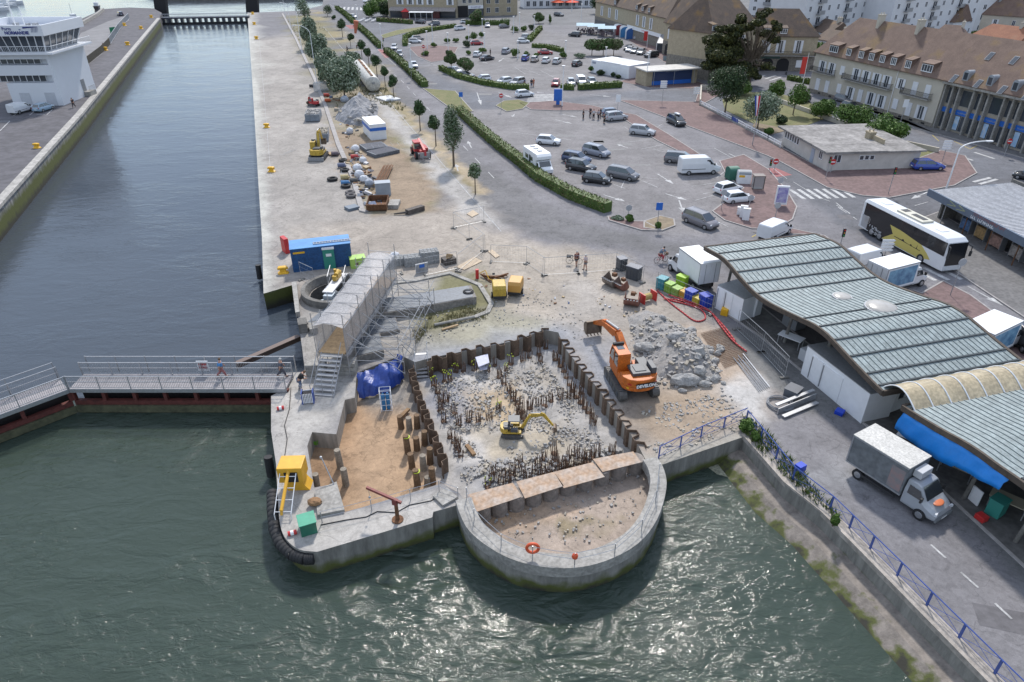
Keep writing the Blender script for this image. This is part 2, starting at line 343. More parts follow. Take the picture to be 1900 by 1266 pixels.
def groundmat():
    m=bpy.data.materials.new('ground_surface'); m.use_nodes=True; nt=m.node_tree; b=nt.nodes['Principled BSDF']; N=nt.nodes.new; L=nt.links.new
    at=N('ShaderNodeAttribute'); at.attribute_name='tint'; ge=N('ShaderNodeNewGeometry')
    def noise(s,d,lo,hi,a,bb,dist=0):
        n=N('ShaderNodeTexNoise'); n.inputs['Scale'].default_value=s; n.inputs['Detail'].default_value=d; n.inputs['Roughness'].default_value=.7; n.inputs['Distortion'].default_value=dist
        L(ge.outputs['Position'],n.inputs['Vector']); r=N('ShaderNodeMapRange'); r.inputs['From Min'].default_value=lo; r.inputs['From Max'].default_value=hi
        r.inputs['To Min'].default_value=a; r.inputs['To Max'].default_value=bb; L(n.outputs['Fac'],r.inputs['Value']); return r.outputs[0],n.outputs['Fac']
    def mul(c,f):
        x=N('ShaderNodeVectorMath'); x.operation='SCALE'; L(c,x.inputs[0]); L(f,x.inputs['Scale']); return x.outputs[0]
    f1,_=noise(.35,6,.3,.7,.82,1.16,1.2); f2,h2=noise(3.2,6,.3,.7,.84,1.14); f3,h3=noise(14,4,.3,.7,.86,1.12)
    f4,_=noise(.09,3,.4,.62,.9,1.08)
    c=mul(at.outputs['Color'],f1); c=mul(c,f2); c=mul(c,f3); c=mul(c,f4)
    f5,_=noise(.75,8,.36,.50,.80,1.0,2.2); c=mul(c,f5)
    # cracks
    vo=N('ShaderNodeTexVoronoi'); vo.feature='DISTANCE_TO_EDGE'; vo.inputs['Scale'].default_value=.16
    nn=N('ShaderNodeTexNoise'); nn.inputs['Scale'].default_value=.8; nn.inputs['Detail'].default_value=5; vm=N('ShaderNodeMix'); vm.data_type='RGBA'; vm.inputs[0].default_value=.35
    L(ge.outputs['Position'],nn.inputs['Vector']); sc_=N('ShaderNodeVectorMath'); sc_.operation='SCALE'; sc_.inputs['Scale'].default_value=2.5; L(nn.outputs['Color'],sc_.inputs[0])
    ad=N('ShaderNodeVectorMath'); ad.operation='ADD'; L(ge.outputs['Position'],ad.inputs[0]); L(sc_.outputs[0],ad.inputs[1]); L(ad.outputs[0],vo.inputs['Vector'])
    r=N('ShaderNodeMapRange'); r.inputs['From Max'].default_value=.009; r.inputs['To Min'].default_value=.72; L(vo.outputs['Distance'],r.inputs['Value'])
    c=mul(c,r.outputs[0]); L(c,b.inputs['Base Color']); b.inputs['Roughness'].default_value=.88; b.inputs['Specular IOR Level'].default_value=.3
    bu=N('ShaderNodeBump'); bu.inputs['Strength'].default_value=.35; bu.inputs['Distance'].default_value=.05; L(h2,bu.inputs['Height'])
    b2=N('ShaderNodeBump'); b2.inputs['Strength'].default_value=.25; b2.inputs['Distance'].default_value=.02; L(h3,b2.inputs['Height']); L(bu.outputs[0],b2.inputs['Normal']); L(b2.outputs[0],b.inputs['Normal'])
    return m
GM=groundmat()
def gdisp(A):
    m=GL([(760,650),(760,560),(860,480),(1050,490),(1200,600),(1390,700),(1370,800),(1220,850),(1190,835),(1040,610)]); m=P2(m)
    d=np.where(inside(A,m),edist(A,m),0); k=np.clip(d/3,0,1)
    return k*(fbm(A,2.5,3)-.5)*.28-0.0
sheet('ground',LAND,[HOLE,CIRC],1.0,[(-45,75,14,95,.75),(-80,110,14,165,1.5),(-150,300,14,420,6)],GM,disp=gdisp)
# ---- pit floor
def pit_albedo(A):
    C=np.tile(np.array((.37,.35,.33)),(len(A),1))
    def zz(px,col,soft,ns,k):
        nonlocal C
        poly=P2(GL(px,-1.3)); d=edist(A,poly); d=np.where(inside(A,poly),d,-d)+(fbm(A,1.6,k)-.5)*ns*3
        w=np.clip(d/soft*.5+.5,0,1)[:,None]; C=C*(1-w)+np.array(col)*w
    zz([(540,700),(740,660),(770,720),(800,850),(830,930),(640,980),(560,950)],(.38,.26,.165),.8,.4,1)
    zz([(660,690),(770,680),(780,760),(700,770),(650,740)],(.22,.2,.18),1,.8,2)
    zz([(560,850),(600,830),(640,790),(660,760),(640,900),(590,960)],(.27,.17,.10),1,.8,6)
    zz([(850,720),(960,715),(960,775),(860,790)],(.37,.29,.2),1,1,3)
    zz([(1000,660),(1050,690),(1060,740),(990,720)],(.38,.34,.29),1,1,4)
    zz([(880,790),(1060,800),(1080,850),(900,870)],(.38,.33,.26),1,1.2,5)
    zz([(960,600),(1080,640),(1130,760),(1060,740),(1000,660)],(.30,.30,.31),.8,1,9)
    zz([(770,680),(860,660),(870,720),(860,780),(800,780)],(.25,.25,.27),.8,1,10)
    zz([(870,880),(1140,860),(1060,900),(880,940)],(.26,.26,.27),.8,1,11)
    zz([(850,930),(1240,850),(1240,1080),(860,1080)],(.33,.27,.225),.5,.3,7)
    zz([(880,965),(1010,935),(1040,955),(960,985),(900,990)],(.42,.29,.19),.8,.8,8)
    zz([(1010,975),(1090,960),(1120,975),(1050,1000)],(.22,.18,.12),.4,1.2,12)
    return np.clip(C*(1+(fbm(A,1.4,21)-.5)*.4)[:,None],.02,.9)
def pitdisp(A):
    semi=P2(GL([(860,925),(1200,855),(1240,870),(1240,1080),(860,1080)],-1.3)); s=inside(A,semi)
    d=edist(A,P2(HOLE)); k=np.clip(d/1.5,0,1)
    h=(fbm(A,2.2,5)-.5)*.5*k+(vnoise(A,.45,8)-.5)*.10*k
    sand=P2(GL([(540,700),(740,660),(770,720),(800,850),(830,930),(640,980),(560,950)],-1.3)); h=np.where(inside(A,sand),h*.3,h)
    return np.where(s,.35+h*.4,h)
hb=[(min(p.x for p in HOLE)-.2,max(p.x for p in HOLE)+.2,min(p.y for p in HOLE)-.2,max(p.y for p in HOLE)+.2)]
sheet('pit_floor',HOLE,[],.4,[(hb[0][0],hb[0][1],hb[0][2],hb[0][3],.28)],GM,z=-1.35,disp=pitdisp)
# ---- walls of the land (quay sides) and of the excavation
def wallmat(key,base,moss=True,dark=.5,blocks=False):
    m=bpy.data.materials.new(key); m.use_nodes=True; nt=m.node_tree; b=nt.nodes['Principled BSDF']; N=nt.nodes.new; L=nt.links.new
    ge=N('ShaderNodeNewGeometry'); sp=N('ShaderNodeSeparateXYZ'); L(ge.outputs['Position'],sp.inputs[0])
    mpn=N('ShaderNodeMapping'); mpn.inputs['Scale'].default_value=(1,1,.18); L(ge.outputs['Position'],mpn.inputs[0])
    n=N('ShaderNodeTexNoise'); n.inputs['Scale'].default_value=1.6; n.inputs['Detail'].default_value=7; n.inputs['Roughness'].default_value=.7; L(mpn.outputs[0],n.inputs['Vector'])
    r=N('ShaderNodeValToRGB'); r.color_ramp.elements[0].position=.35; r.color_ramp.elements[1].position=.65
    r.color_ramp.elements[0].color=(*[c*dark for c in base],1); r.color_ramp.elements[1].color=(*base,1); L(n.outputs['Fac'],r.inputs[0]); c=r.outputs[0]
    if blocks:
        br=N('ShaderNodeTexVoronoi'); br.inputs['Scale'].default_value=.9; br.inputs['Randomness'].default_value=.8; L(ge.outputs['Position'],br.inputs['Vector'])
        x=N('ShaderNodeMix'); x.data_type='RGBA'; x.blend_type='MULTIPLY'; x.inputs[0].default_value=.5; L(c,x.inputs[6]); L(br.outputs['Color'],x.inputs[7])
        hs=N('ShaderNodeHueSaturation'); hs.inputs['Saturation'].default_value=.12; hs.inputs['Value'].default_value=1.5; L(x.outputs[2],hs.inputs['Color']); c=hs.outputs[0]
    if moss:
        n2=N('ShaderNodeTexNoise'); n2.inputs['Scale'].default_value=1.1; n2.inputs['Detail'].default_value=5; L(ge.outputs['Position'],n2.inputs['Vector'])
        a=N('ShaderNodeMath'); a.operation='MULTIPLY_ADD'; a.inputs[1].default_value=1.2; L(n2.outputs['Fac'],a.inputs[0]); L(sp.outputs['Z'],a.inputs[2])
        q=N('ShaderNodeMapRange'); q.inputs['From Min'].default_value=-.35; q.inputs['From Max'].default_value=-.85; L(a.outputs[0],q.inputs['Value'])
        mxx=N('ShaderNodeMix'); mxx.data_type='RGBA'; L(q.outputs[0],mxx.inputs[0]); L(c,mxx.inputs[6]); mxx.inputs[7].default_value=(.075,.085,.018,1)
        q2=N('ShaderNodeMapRange'); q2.inputs['From Min'].default_value=-.9; q2.inputs['From Max'].default_value=-1.3; L(a.outputs[0],q2.inputs['Value'])
        m3=N('ShaderNodeMix'); m3.data_type='RGBA'; L(q2.outputs[0],m3.inputs[0]); L(mxx.outputs[2],m3.inputs[6]); m3.inputs[7].default_value=(.03,.028,.02,1); c=m3.outputs[2]
    L(c,b.inputs['Base Color']); b.inputs['Roughness'].default_value=.85
    bu=N('ShaderNodeBump'); bu.inputs['Strength'].default_value=.6; bu.inputs['Distance'].default_value=.08; L(n.outputs['Fac'],bu.inputs['Height']); L(bu.outputs[0],b.inputs['Normal'])
    return m
WM=wallmat('sea_wall_concrete',(.27,.26,.235)); WS=wallmat('old_stone_quay',(.22,.205,.175),blocks=True,dark=.35); 
_n=[n for n in WS.node_tree.nodes if n.type=='MAP_RANGE']; _n[0].inputs['From Min'].default_value=1.35; _n[0].inputs['From Max'].default_value=.55; _n[1].inputs['From Min'].default_value=-.2; _n[1].inputs['From Max'].default_value=-.9
WP=wallmat('pit_concrete',(.34,.31,.27),moss=False,dark=.55)
def skirt(name,ring,z0,z1,m,flip=False,closed=True):
    mb=MB(); n=len(ring)
    for i in range(n if closed else n-1):
        a,b=ring[i],ring[(i+1)%n]; L_=math.hypot(a[0]-b[0],a[1]-b[1]); 
        mb.quad((a[0],a[1],z0),(b[0],b[1],z0),(b[0],b[1],z1),(a[0],a[1],z1)) if not flip else mb.quad((b[0],b[1],z0),(a[0],a[1],z0),(a[0],a[1],z1),(b[0],b[1],z1))
    return struct(name,mb,m)
skirt('quay_wall',LAND[:12],-4,0,WS,closed=False)
skirt('pier_wall',LAND[11:-7],-4,0,WM,closed=False)
skirt('excavation_wall',HOLE,-2.2,0,WP,flip=True)
# coping slabs on the round bastion and pier front (rounded concrete rim)
mb=MB(); mb.ribbon([ (a+(b-a)*.5) for a,b in zip(GL(CR([(853,936),(860,962),(877,992),(908,1020),(950,1043),(1000,1055),(1060,1058),(1120,1045),(1178,1015),(1213,970),(1229,912),(1226,880),(1212,858)])),
   GL(CR([(868,930),(878,955),(892,980),(925,1005),(962,1024),(1005,1036),(1060,1039),(1110,1028),(1160,1001),(1194,960),(1211,912),(1208,880),(1198,858)])))],1.0,-.4,.34)
struct('bastion_coping_wall',mb,CONC)
# ---- left quay, higher
LQ=1.5
LEFT=GL([(296,34),(150,212),(0,378),(-160,562)],LQ)+[G(-700,562,LQ),G(-900,60,LQ),G(-60,60,LQ),G(127,46,LQ),G(158,32,LQ),G(192,17,LQ),G(240,14,LQ),G(285,16,LQ),G(300,24,LQ)]
LM=mat('quay_tarmac',(.115,.11,.122),.9,ns=.15,na=.2,n2=.9,bs=4,coord='World')
mb=MB(); mb.prism(LEFT,-4,LQ); 
o=struct('left_quay',mb,LM)
skirt('left_quay_wall',[v+(-v.normalized()*0) for v in [Vector((p.x+.03,p.y-.0,0)) for p in LEFT[:4]]][::-1],-4,LQ-.02,WS,closed=False)
mb=MB(); 
e=[Vector((p.x,p.y,0)) for p in LEFT[:4]]
mb.ribbon([p+Vector((-.35,0,0)) for p in e],1.1,LQ-.3,LQ+.10); struct('left_quay_kerb',mb,mat('coping_stone',(.45,.43,.40),.85,ns=.7,na=.35,n2=3,coord='World'))
# ---- road & path of the left quay beyond the fence (lighter)
mb=MB(); mb.prism(GL([(122,105),(150,62),(200,40),(232,30),(240,38),(205,60),(190,100),(140,138)],LQ),LQ+.01,LQ+.02); struct('left_quay_road',mb,mat('pale_tarmac',(.2,.195,.2),.9,ns=.3,na=.2,coord='World'))
# ---- far bank with grass edge
# ---- revetment below the sea wall
rv=GL([(1379,811),(1457,900),(1526,955),(1600,1030),(1830,1266),(2100,1540)])
mb=MB(); secs=[]
for i,p in enumerate(rv):
    a=rv[max(0,i-1)];b=rv[min(len(rv)-1,i+1)]; t=(b-a).normalized(); nn=Vector((t.y,-t.x,0)); 
    if nn.x>0: nn=-nn
    secs.append([(p.x-nn.x*.5,p.y-nn.y*.5,-.95),(p.x+nn.x*.9,p.y+nn.y*.9,-1.2),(p.x+nn.x*2.1,p.y+nn.y*2.1,-1.95),(p.x+nn.x*3.6,p.y+nn.y*3.6,-3.6),(p.x-nn.x*.5,p.y-nn.y*.5,-3.6)])
mb.loft(secs)
RV=wallmat('revetment_concrete',(.27,.235,.205))
n_=[n for n in RV.node_tree.nodes if n.type=='MAP_RANGE']; n_[0].inputs['From Min'].default_value=-.2; n_[0].inputs['From Max'].default_value=-.5; n_[1].inputs['From Min'].default_value=-.55; n_[1].inputs['From Max'].default_value=-.8
for n in RV.node_tree.nodes:
    if n.type=='MATH' and n.operation=='MULTIPLY_ADD': n.inputs[1].default_value=2.3
for n in RV.node_tree.nodes:
    if n.type=='MIX' and tuple(round(x,3) for x in n.inputs[7].default_value[:3])==(.075,.085,.018): n.inputs[7].default_value=(.075,.085,.02,1)
struct('revetment',mb,RV)
# ---- sea-wall parapet along the street
par=[Vector((p.x+.28,p.y+.28,0)) for p in rv]
mb=MB(); mb.ribbon(par,.75,-.2,.14); struct('parapet_kerb',mb,mat('parapet_concrete',(.40,.36,.32),.88,ns=.8,na=.3,n2=4,bs=6,coord='World'))
# ---- water
def watermat():
    m=bpy.data.materials.new('harbour_water'); m.use_nodes=True; nt=m.node_tree; b=nt.nodes['Principled BSDF']; N=nt.nodes.new; L=nt.links.new
    ge=N('ShaderNodeNewGeometry'); sp=N('ShaderNodeSeparateXYZ'); L(ge.outputs['Position'],sp.inputs[0])
    def mr(s,a,bb,c,d):
        r=N('ShaderNodeMapRange'); r.inputs['From Min'].default_value=a; r.inputs['From Max'].default_value=bb; r.inputs['To Min'].default_value=c; r.inputs['To Max'].default_value=d; r.interpolation_type='SMOOTHSTEP'; L(s,r.inputs['Value']); return r.outputs[0]
    def op(o,a,bb):
        x=N('ShaderNodeMath'); x.operation=o
        for i,q in enumerate((a,bb)):
            if isinstance(q,(int,float)): x.inputs[i].default_value=q
            else: L(q,x.inputs[i])
        return x.outputs[0]
    inner=mr(sp.outputs['Y'],43.2,44.4,0,1)     # 0 = outer harbour, 1 = lock basin
    far=mr(sp.outputs['Y'],60,130,0,1)
    mp=N('ShaderNodeMapping'); mp.inputs['Rotation'].default_value=(0,0,R(-18)); mp.inputs['Scale'].default_value=(.62,1.25,1); L(ge.outputs['Position'],mp.inputs[0])
    def nz(s,d,ro=.6,di=0):
        n=N('ShaderNodeTexNoise'); n.inputs['Scale'].default_value=s; n.inputs['Detail'].default_value=d; n.inputs['Roughness'].default_value=ro; n.inputs['Distortion'].default_value=di; L(mp.outputs[0],n.inputs['Vector']); return n.outputs['Fac']
    a=nz(.5,3,.5,.9); c=nz(2.1,5,.62,.6); d=nz(.13,3,.5,.3)
    # slow eddies off the pier
    h=op('ADD',op('MULTIPLY',a,1.0),op('MULTIPLY',c,.40))
    for (px,py,rad,k) in ((735,1075,3.6,3.2),(800,1040,2.0,4.2),(1040,1150,4,2.4)):
        C=G(px,py,WZ); cx=N('ShaderNodeCombineXYZ'); cx.inputs[0].default_value=C.x; cx.inputs[1].default_value=C.y; cx.inputs[2].default_value=WZ
        sb=N('ShaderNodeVectorMath'); sb.operation='DISTANCE'; L(ge.outputs['Position'],sb.inputs[0]); L(cx.outputs[0],sb.inputs[1])
        ph=op('ADD',op('MULTIPLY',sb.outputs['Value'],k),op('MULTIPLY',a,8)); fall=mr(sb.outputs['Value'],rad*.3,rad*1.5,.34,0)
        h=op('ADD',h,op('MULTIPLY',op('SINE',ph,0),fall))
    st=op('ADD',op('MULTIPLY',mr(inner,0,1,1,.3),mr(d,.38,.6,.6,1.15)),0)
    st=op('MULTIPLY',st,mr(far,0,1,1,.6))
    h=op('MULTIPLY',h,st)
    bu=N('ShaderNodeBump'); bu.inputs['Strength'].default_value=1; bu.inputs['Distance'].default_value=.27; L(h,bu.inputs['Height']); L(bu.outputs[0],b.inputs['Normal'])
    mx=N('ShaderNodeMix'); mx.data_type='RGBA'; L(inner,mx.inputs[0]); mx.inputs[6].default_value=(.038,.054,.043,1); mx.inputs[7].default_value=(.05,.062,.078,1)
    L(mx.outputs[2],b.inputs['Base Color']); b.inputs['Roughness'].default_value=.045; b.inputs['IOR'].default_value=1.33; b.inputs['Specular IOR Level'].default_value=.5
    return m
mb=MB(); mb.quad((-900,-30,WZ),(900,-30,WZ),(900,2500,WZ),(-900,2500,WZ)); struct('water',mb,watermat())
# ================= BUILDINGS =================
def zat(Y,ty):
    v=(ty-CY)/F; return H-Y*(_s+v*_c)/(_c-v*_s)
def fx_(O,d,px,z):
    u=(px-CX)/F; return (u*(O.y*_c+(H-z)*_s)-O.x)/(d.x-u*d.y*_c)
def rayplane(px,py,A,d):   # pixel ray against the vertical plane through A along d -> distance along d, height
    u=(px-CX)/F; v=(py-CY)/F; D=Vector((u,_c-v*_s,-_s-v*_c)); n=Vector((-d.y,d.x,0)); t=n.dot(Vector((A.x,A.y,0)))/n.dot(Vector((D.x,D.y,0)))
    p=D*t; return (Vector((p.x,p.y,0))-Vector((A.x,A.y,0))).dot(Vector((d.x,d.y,0))),H+p.z
def text(s_,size,parent,loc,rot,m,name='lettering',ext=.01,bold=0):
    c=bpy.data.curves.new(name,'FONT'); c.body=s_; c.size=size; c.extrude=ext; c.align_x='CENTER'; c.align_y='CENTER'; c.offset=bold; c.resolution_u=3
    o=bpy.data.objects.new(name,c); COL.objects.link(o); c.materials.append(m)
    bpy.context.view_layer.update(); me=bpy.data.meshes.new_from_object(o); COL.objects.unlink(o); bpy.data.objects.remove(o); me.name=name
    o=bpy.data.objects.new(name,me); COL.objects.link(o); o.parent=parent; o.location=loc; o.rotation_euler=rot; return o
def glyphs(n,h,parent,loc,m):   # illegible blurred print: small upright strokes in a row
    rs=random.Random(n); mb=MB(); x=loc[0]-n*h*.33
    for i in range(n):
        if rs.random()>.08:
            mb.bx(x,x+h*.14,loc[1]-.012,loc[1],loc[2]-h*.36,loc[2]+h*.36); k=rs.choice((.3,0,-.3)); mb.bx(x+h*.14,x+h*.46,loc[1]-.012,loc[1],loc[2]+h*k-h*.07,loc[2]+h*k+h*.07)
            if rs.random()>.4: mb.bx(x+h*.46,x+h*.56,loc[1]-.012,loc[1],loc[2]-h*.36,loc[2]+h*rs.choice((0,.36)))
        x+=h*.66
    return mb.build('print',m,parent)
STONE=mat('cut_stone',(.44,.37,.26),.85,ns=1.2,na=.2,n2=9)
STONEG=mat('grey_stone',(.26,.235,.2),.9,ns=2,na=.4,n2=5)
REND=mat('cream_render',(.48,.44,.37),.85,ns=.5,na=.12)
WREND=mat('white_render',(.6,.61,.63),.7,ns=.35,na=.08)
def tilemat(key,c,c2,c3):
    m=mat(key,c,.85,ns=.55,col2=c2,bs=7,ba=.5); nt=m.node_tree; b=nt.nodes['Principled BSDF']; src=b.inputs['Base Color'].links[0].from_socket
    N=nt.nodes.new; L=nt.links.new; tc=[n for n in nt.nodes if n.type=='TEX_COORD'][0]
    n=N('ShaderNodeTexNoise'); n.inputs['Scale'].default_value=.28; n.inputs['Detail'].default_value=4; L(tc.outputs['Object'],n.inputs[0])
    r=N('ShaderNodeMapRange'); r.inputs['From Min'].default_value=.56; r.inputs['From Max'].default_value=.7; L(n.outputs['Fac'],r.inputs[0])
    x=N('ShaderNodeMix'); x.data_type='RGBA'; L(r.outputs[0],x.inputs[0]); L(src,x.inputs[6]); x.inputs[7].default_value=(*c3,1)
    wv=N('ShaderNodeTexWave'); wv.bands_direction='Z'; wv.inputs['Scale'].default_value=2.2; wv.inputs['Distortion'].default_value=1.2; wv.inputs['Detail'].default_value=2; L(tc.outputs['Object'],wv.inputs[0])
    r2=N('ShaderNodeMapRange'); r2.inputs['To Min'].default_value=.8; r2.inputs['To Max'].default_value=1.08; L(wv.outputs['Fac'],r2.inputs[0])
    vn=N('ShaderNodeTexNoise'); vn.inputs['Scale'].default_value=5; vn.inputs['Detail'].default_value=3; L(tc.outputs['Object'],vn.inputs[0]); r3=N('ShaderNodeMapRange'); r3.inputs['To Min'].default_value=.65; r3.inputs['To Max'].default_value=1.35; L(vn.outputs['Fac'],r3.inputs[0])
    mu=N('ShaderNodeMath'); mu.operation='MULTIPLY'; L(r2.outputs[0],mu.inputs[0]); L(r3.outputs[0],mu.inputs[1])
    v=N('ShaderNodeVectorMath'); v.operation='SCALE'; L(x.outputs[2],v.inputs[0]); L(mu.outputs[0],v.inputs['Scale']); L(v.outputs[0],b.inputs['Base Color']); return m
TILE=tilemat('brown_roof_tiles',(.20,.135,.105),(.13,.085,.068),(.20,.13,.065))
TILE2=tilemat('dark_brown_tiles',(.155,.108,.08),(.095,.07,.055),(.22,.13,.05))
TILER=tilemat('red_roof_tiles',(.34,.15,.085),(.24,.10,.06),(.3,.16,.1))
SLATE=mat('slate',(.12,.12,.13),.6,ns=2,na=.3)
SHUT=mat('white_shutter',(.66,.67,.70),.6,ns=1,na=.08)
def bframe(name,A,B,label,cat,group=None):
    r=root(name,(A.x,A.y,A.z),math.atan2(B.y-A.y,B.x-A.x),label,cat,group); r['_L']=(Vector((B.x,B.y))-Vector((A.x,A.y))).length; return r
class Bd:
    def __init__(s,name,A,B,D,label,cat='building',group=None,z=0):
        A=Vector((A.x,A.y,z)); B=Vector((B.x,B.y,z)); s.r=root(name,A,head(A,B),label,cat,group); s.A=A; s.d=(B-A).normalized(); s.L=(B-A).length; s.D=D; s.n=Vector((-s.d.y,s.d.x,0)); s.z=z
    def x(s,px,z): return fx_(s.A,s.d,px,z+s.z)
    def y(s,px,z,x0):   # along the side wall at local x0
        O=s.A+s.d*x0; return fx_(O,s.n,px,z+s.z)
    def walls(s,h,m,x0=0,x1=None,y0=0,y1=None,z0=-.05,name='wall'):
        mb=MB(); mb.bx(x0,s.L if x1 is None else x1,y0,s.D if y1 is None else y1,z0,h); return mb.build(name,m,s.r)
    def roof(s,e,rz,m,hip0=0,hip1=0,ov=.35,x0=0,x1=None,y0=0,y1=None,name='roof',th=.18):
        x1=s.L if x1 is None else x1; y1=s.D if y1 is None else y1; yc=(y0+y1)/2
        a=(x0-ov,y0-ov,e);b=(x1+ov,y0-ov,e);c=(x1+ov,y1+ov,e);d=(x0-ov,y1+ov,e); p=(x0-ov*(hip0==0)+hip0,yc,rz); q=(x1+ov*(hip1==0)-hip1,yc,rz)
        mb=MB(); lo=[(v[0],v[1],e-th) for v in(a,b,c,d)]
        mb.add([a,b,c,d,p,q]+lo,[(0,1,5,4),(2,3,4,5),(1,2,5),(3,0,4),(6,7,1,0),(7,8,2,1),(8,9,3,2),(9,6,0,3),(9,8,7,6)]); 
        s.rf=(x0,x1,y0-ov,yc,e,rz); return mb.build(name,m,s.r)
    def win(s,x,z,w,h,shut=0,M=None,y=0,lab=None,fr=None,name='window',bars=1):
        mb=MB(); f=.07; Y=y-.05
        for (a,b,c,d) in((x-w/2,x+w/2,z,z+f),(x-w/2,x+w/2,z+h-f,z+h),(x-w/2,x-w/2+f,z+f,z+h-f),(x+w/2-f,x+w/2,z+f,z+h-f)): mb.bx(a,b,Y-.03,y,c,d,M)
        if bars: mb.bx(x-f/2,x+f/2,Y-.02,y,z+f,z+h-f,M)
        if bars>1: mb.bx(x-w/2+f,x+w/2-f,Y-.015,y,z+h*.5-.03,z+h*.5+.03,M)
        mb.mi=1; mb.bx(x-w/2+f,x+w/2-f,y-.03,y-.012,z+f,z+h-f,M)
        o=mb.build(name,[fr or WHITE,GLASSB],s.r)
        if shut==1:
            for sg in(-1,1): q=MB(); q.bx(x+sg*(w/2+.04),x+sg*(w*.98),y-.09,y-.035,z,z+h,M); q.build('shutter',SHUT,o)
        if shut==2:
            for sg in(-1,1): q=MB(); q.bx(x+sg*.01,x+sg*(w/2),y-.13,y-.085,z,z+h,M); q.build('shutter',SHUT,o)
        return o
    def dormer(s,x,z,w,h,style='shed',front=.0):
        x0,x1,ye,yc,e,rz=s.rf; sl=(rz-e)/(yc-ye); yf=ye+(z-e)/sl+.02
        yb=ye+(z+h+.55-e)/sl; mb=MB()
        top=z+h+.12
        mb.add([(x-w/2,yf,z),(x+w/2,yf,z),(x+w/2,yf,top),(x-w/2,yf,top),(x-w/2,yb,z+h+.5),(x+w/2,yb,z+h+.5)],[(0,1,2,3),(1,5,2),(0,3,4)])
        mb.add([(x-w/2-.15,yf-.2,top-.02),(x+w/2+.15,yf-.2,top-.02),(x+w/2+.15,yb,z+h+.56),(x-w/2-.15,yb,z+h+.56),(x-w/2-.15,yf-.2,top+.1),(x+w/2+.15,yf-.2,top+.1),(x+w/2+.15,yb,z+h+.66),(x-w/2-.15,yb,z+h+.66)],[(0,1,5,4),(4,5,6,7),(1,2,6,5),(0,4,7,3),(0,3,2,1)])
        o=mb.build('dormer',s.rmat,s.r)
        q=MB(); f=.09
        for (a,b,c,d) in((x-w/2,x+w/2,z,z+f+.04),(x-w/2,x+w/2,z+h-f,z+h),(x-w/2,x-w/2+f,z+f,z+h-f),(x+w/2-f,x+w/2,z+f,z+h-f)): q.bx(a,b,yf-.1,yf-.02,c,d)
        k=max(1,round(w/.8)); 
        for i in range(1,k+1): q.bx(x-w/2+w*i/(k+1)-.035,x-w/2+w*i/(k+1)+.035,yf-.09,yf-.02,z+f,z+h-f)
        q.mi=1; q.bx(x-w/2+f,x+w/2-f,yf-.05,yf-.03,z+f,z+h-f); q.build('window',[WHITE,GLASSB],o)
    def chimney(s,x,y,z0,z1,w=.7,d=1.3,m=None):
        mb=MB(); mb.bx(x-w/2,x+w/2,y-d/2,y+d/2,z0,z1); mb.bx(x-w/2-.08,x+w/2+.08,y-d/2-.08,y+d/2+.08,z1-.2,z1-.05)
        for i in range(2): mb.cyl((x,y-.3+.6*i,z1),(x,y-.3+.6*i,z1+.35),.12,.1,8)
        mb.build('chimney',m or REND,s.r)
    def balcony(s,x0,x1,z,dep=1.0,M=None):
        mb=MB(); mb.bx(x0,x1,-dep,-.01,z-.16,z); o=mb.build('balcony',CONC,s.r)
        q=MB(); q.bx(x0,x1,-dep+.02,-dep+.06,z+.95,z+1.0); q.bx(x0,x1,-dep+.02,-dep+.06,z+.08,z+.12)
        n=int((x1-x0)/.14)
        for i in range(n+1): q.bx(x0+(x1-x0)*i/n-.012,x0+(x1-x0)*i/n+.012,-dep+.025,-dep+.055,z,z+.97)
        for xx in(x0,x1):
            q.bx(xx-.02,xx+.02,-dep,-.02,z+.95,z+1)
            for j in range(6): q.bx(xx-.012,xx+.012,-dep+.1+j*.14,-dep+.125+j*.14,z,z+.95)
        q.build('railing',mat('dark_ironwork',(.045,.045,.05),.5,.4),o)
# ---- long apartment house with dormers
A=G(1499,170); B=G(1727,237)
b=Bd('apartment_house',A,B,11,'long cream three storey block with a row of white dormers, white shutters and iron balconies'); b.rmat=TILE
d_=b.d; EH=rayplane(1620,119,b.A,b.d)[1]; EH=max(6.5,min(8.5,EH))
b.walls(EH,REND); b.walls(.75,STONEG,y0=-.06,y1=0,name='plinth')
rp_=b.A+b.n*5.5; RH=rayplane(1660,42,rp_,b.d)[1]
b.roof(EH,RH,TILE,hip0=4.2,hip1=0,ov=.45)
z1=EH*.56; 
for px in(1526,1543,1588.5,1606.6,1626,1645): b.win(b.x(px,z1+1),z1+.0,1.15,2.15,1)
b.win(b.x(1671,z1+1),z1+.4,1.0,1.8,1)
for px,zz,hh in((1563,z1+.35,1.7),(1697,z1,2.2),(1721,z1,2.2)): b.win(b.x(px,z1+1),zz,1.15,hh,2)
z0=.85
for px in(1577,1615,1634,1708): b.win(b.x(px,z0+1),z0,1.2,2.3,1)
for px,hh in((1517,2.3),(1534,2.3),(1556,1.7),(1595.6,2.3),(1660,1.8),(1685.6,2.3)): b.win(b.x(px,z0+1),z0+(2.3-hh),1.15,hh,2)
for a_,c_ in((1507,1550),(1566,1655),(1674,1729)): b.balcony(b.x(a_,z1)+.3,min(b.L-.1,b.x(c_,z1)),z1-.05)
for px,w_ in((1547,2.5),(1575,1.3),(1598,1.3),(1617,1.3),(1637,1.3),(1658,1.3),(1685,1.3),(1720,2.4)): b.dormer(b.x(px,EH+1.1),EH+.55,w_,1.25)
for px in(1600,1672): b.chimney(b.x(px,RH+.3)-.5,5.0,RH-2.2,RH+1.2)
mb=MB(); mb.cyl((b.x(1657,4),-.12,0),(b.x(1657,4),-.12,EH-.2),.06,.06,8); mb.build('drain_pipe',WHITE,b.r)
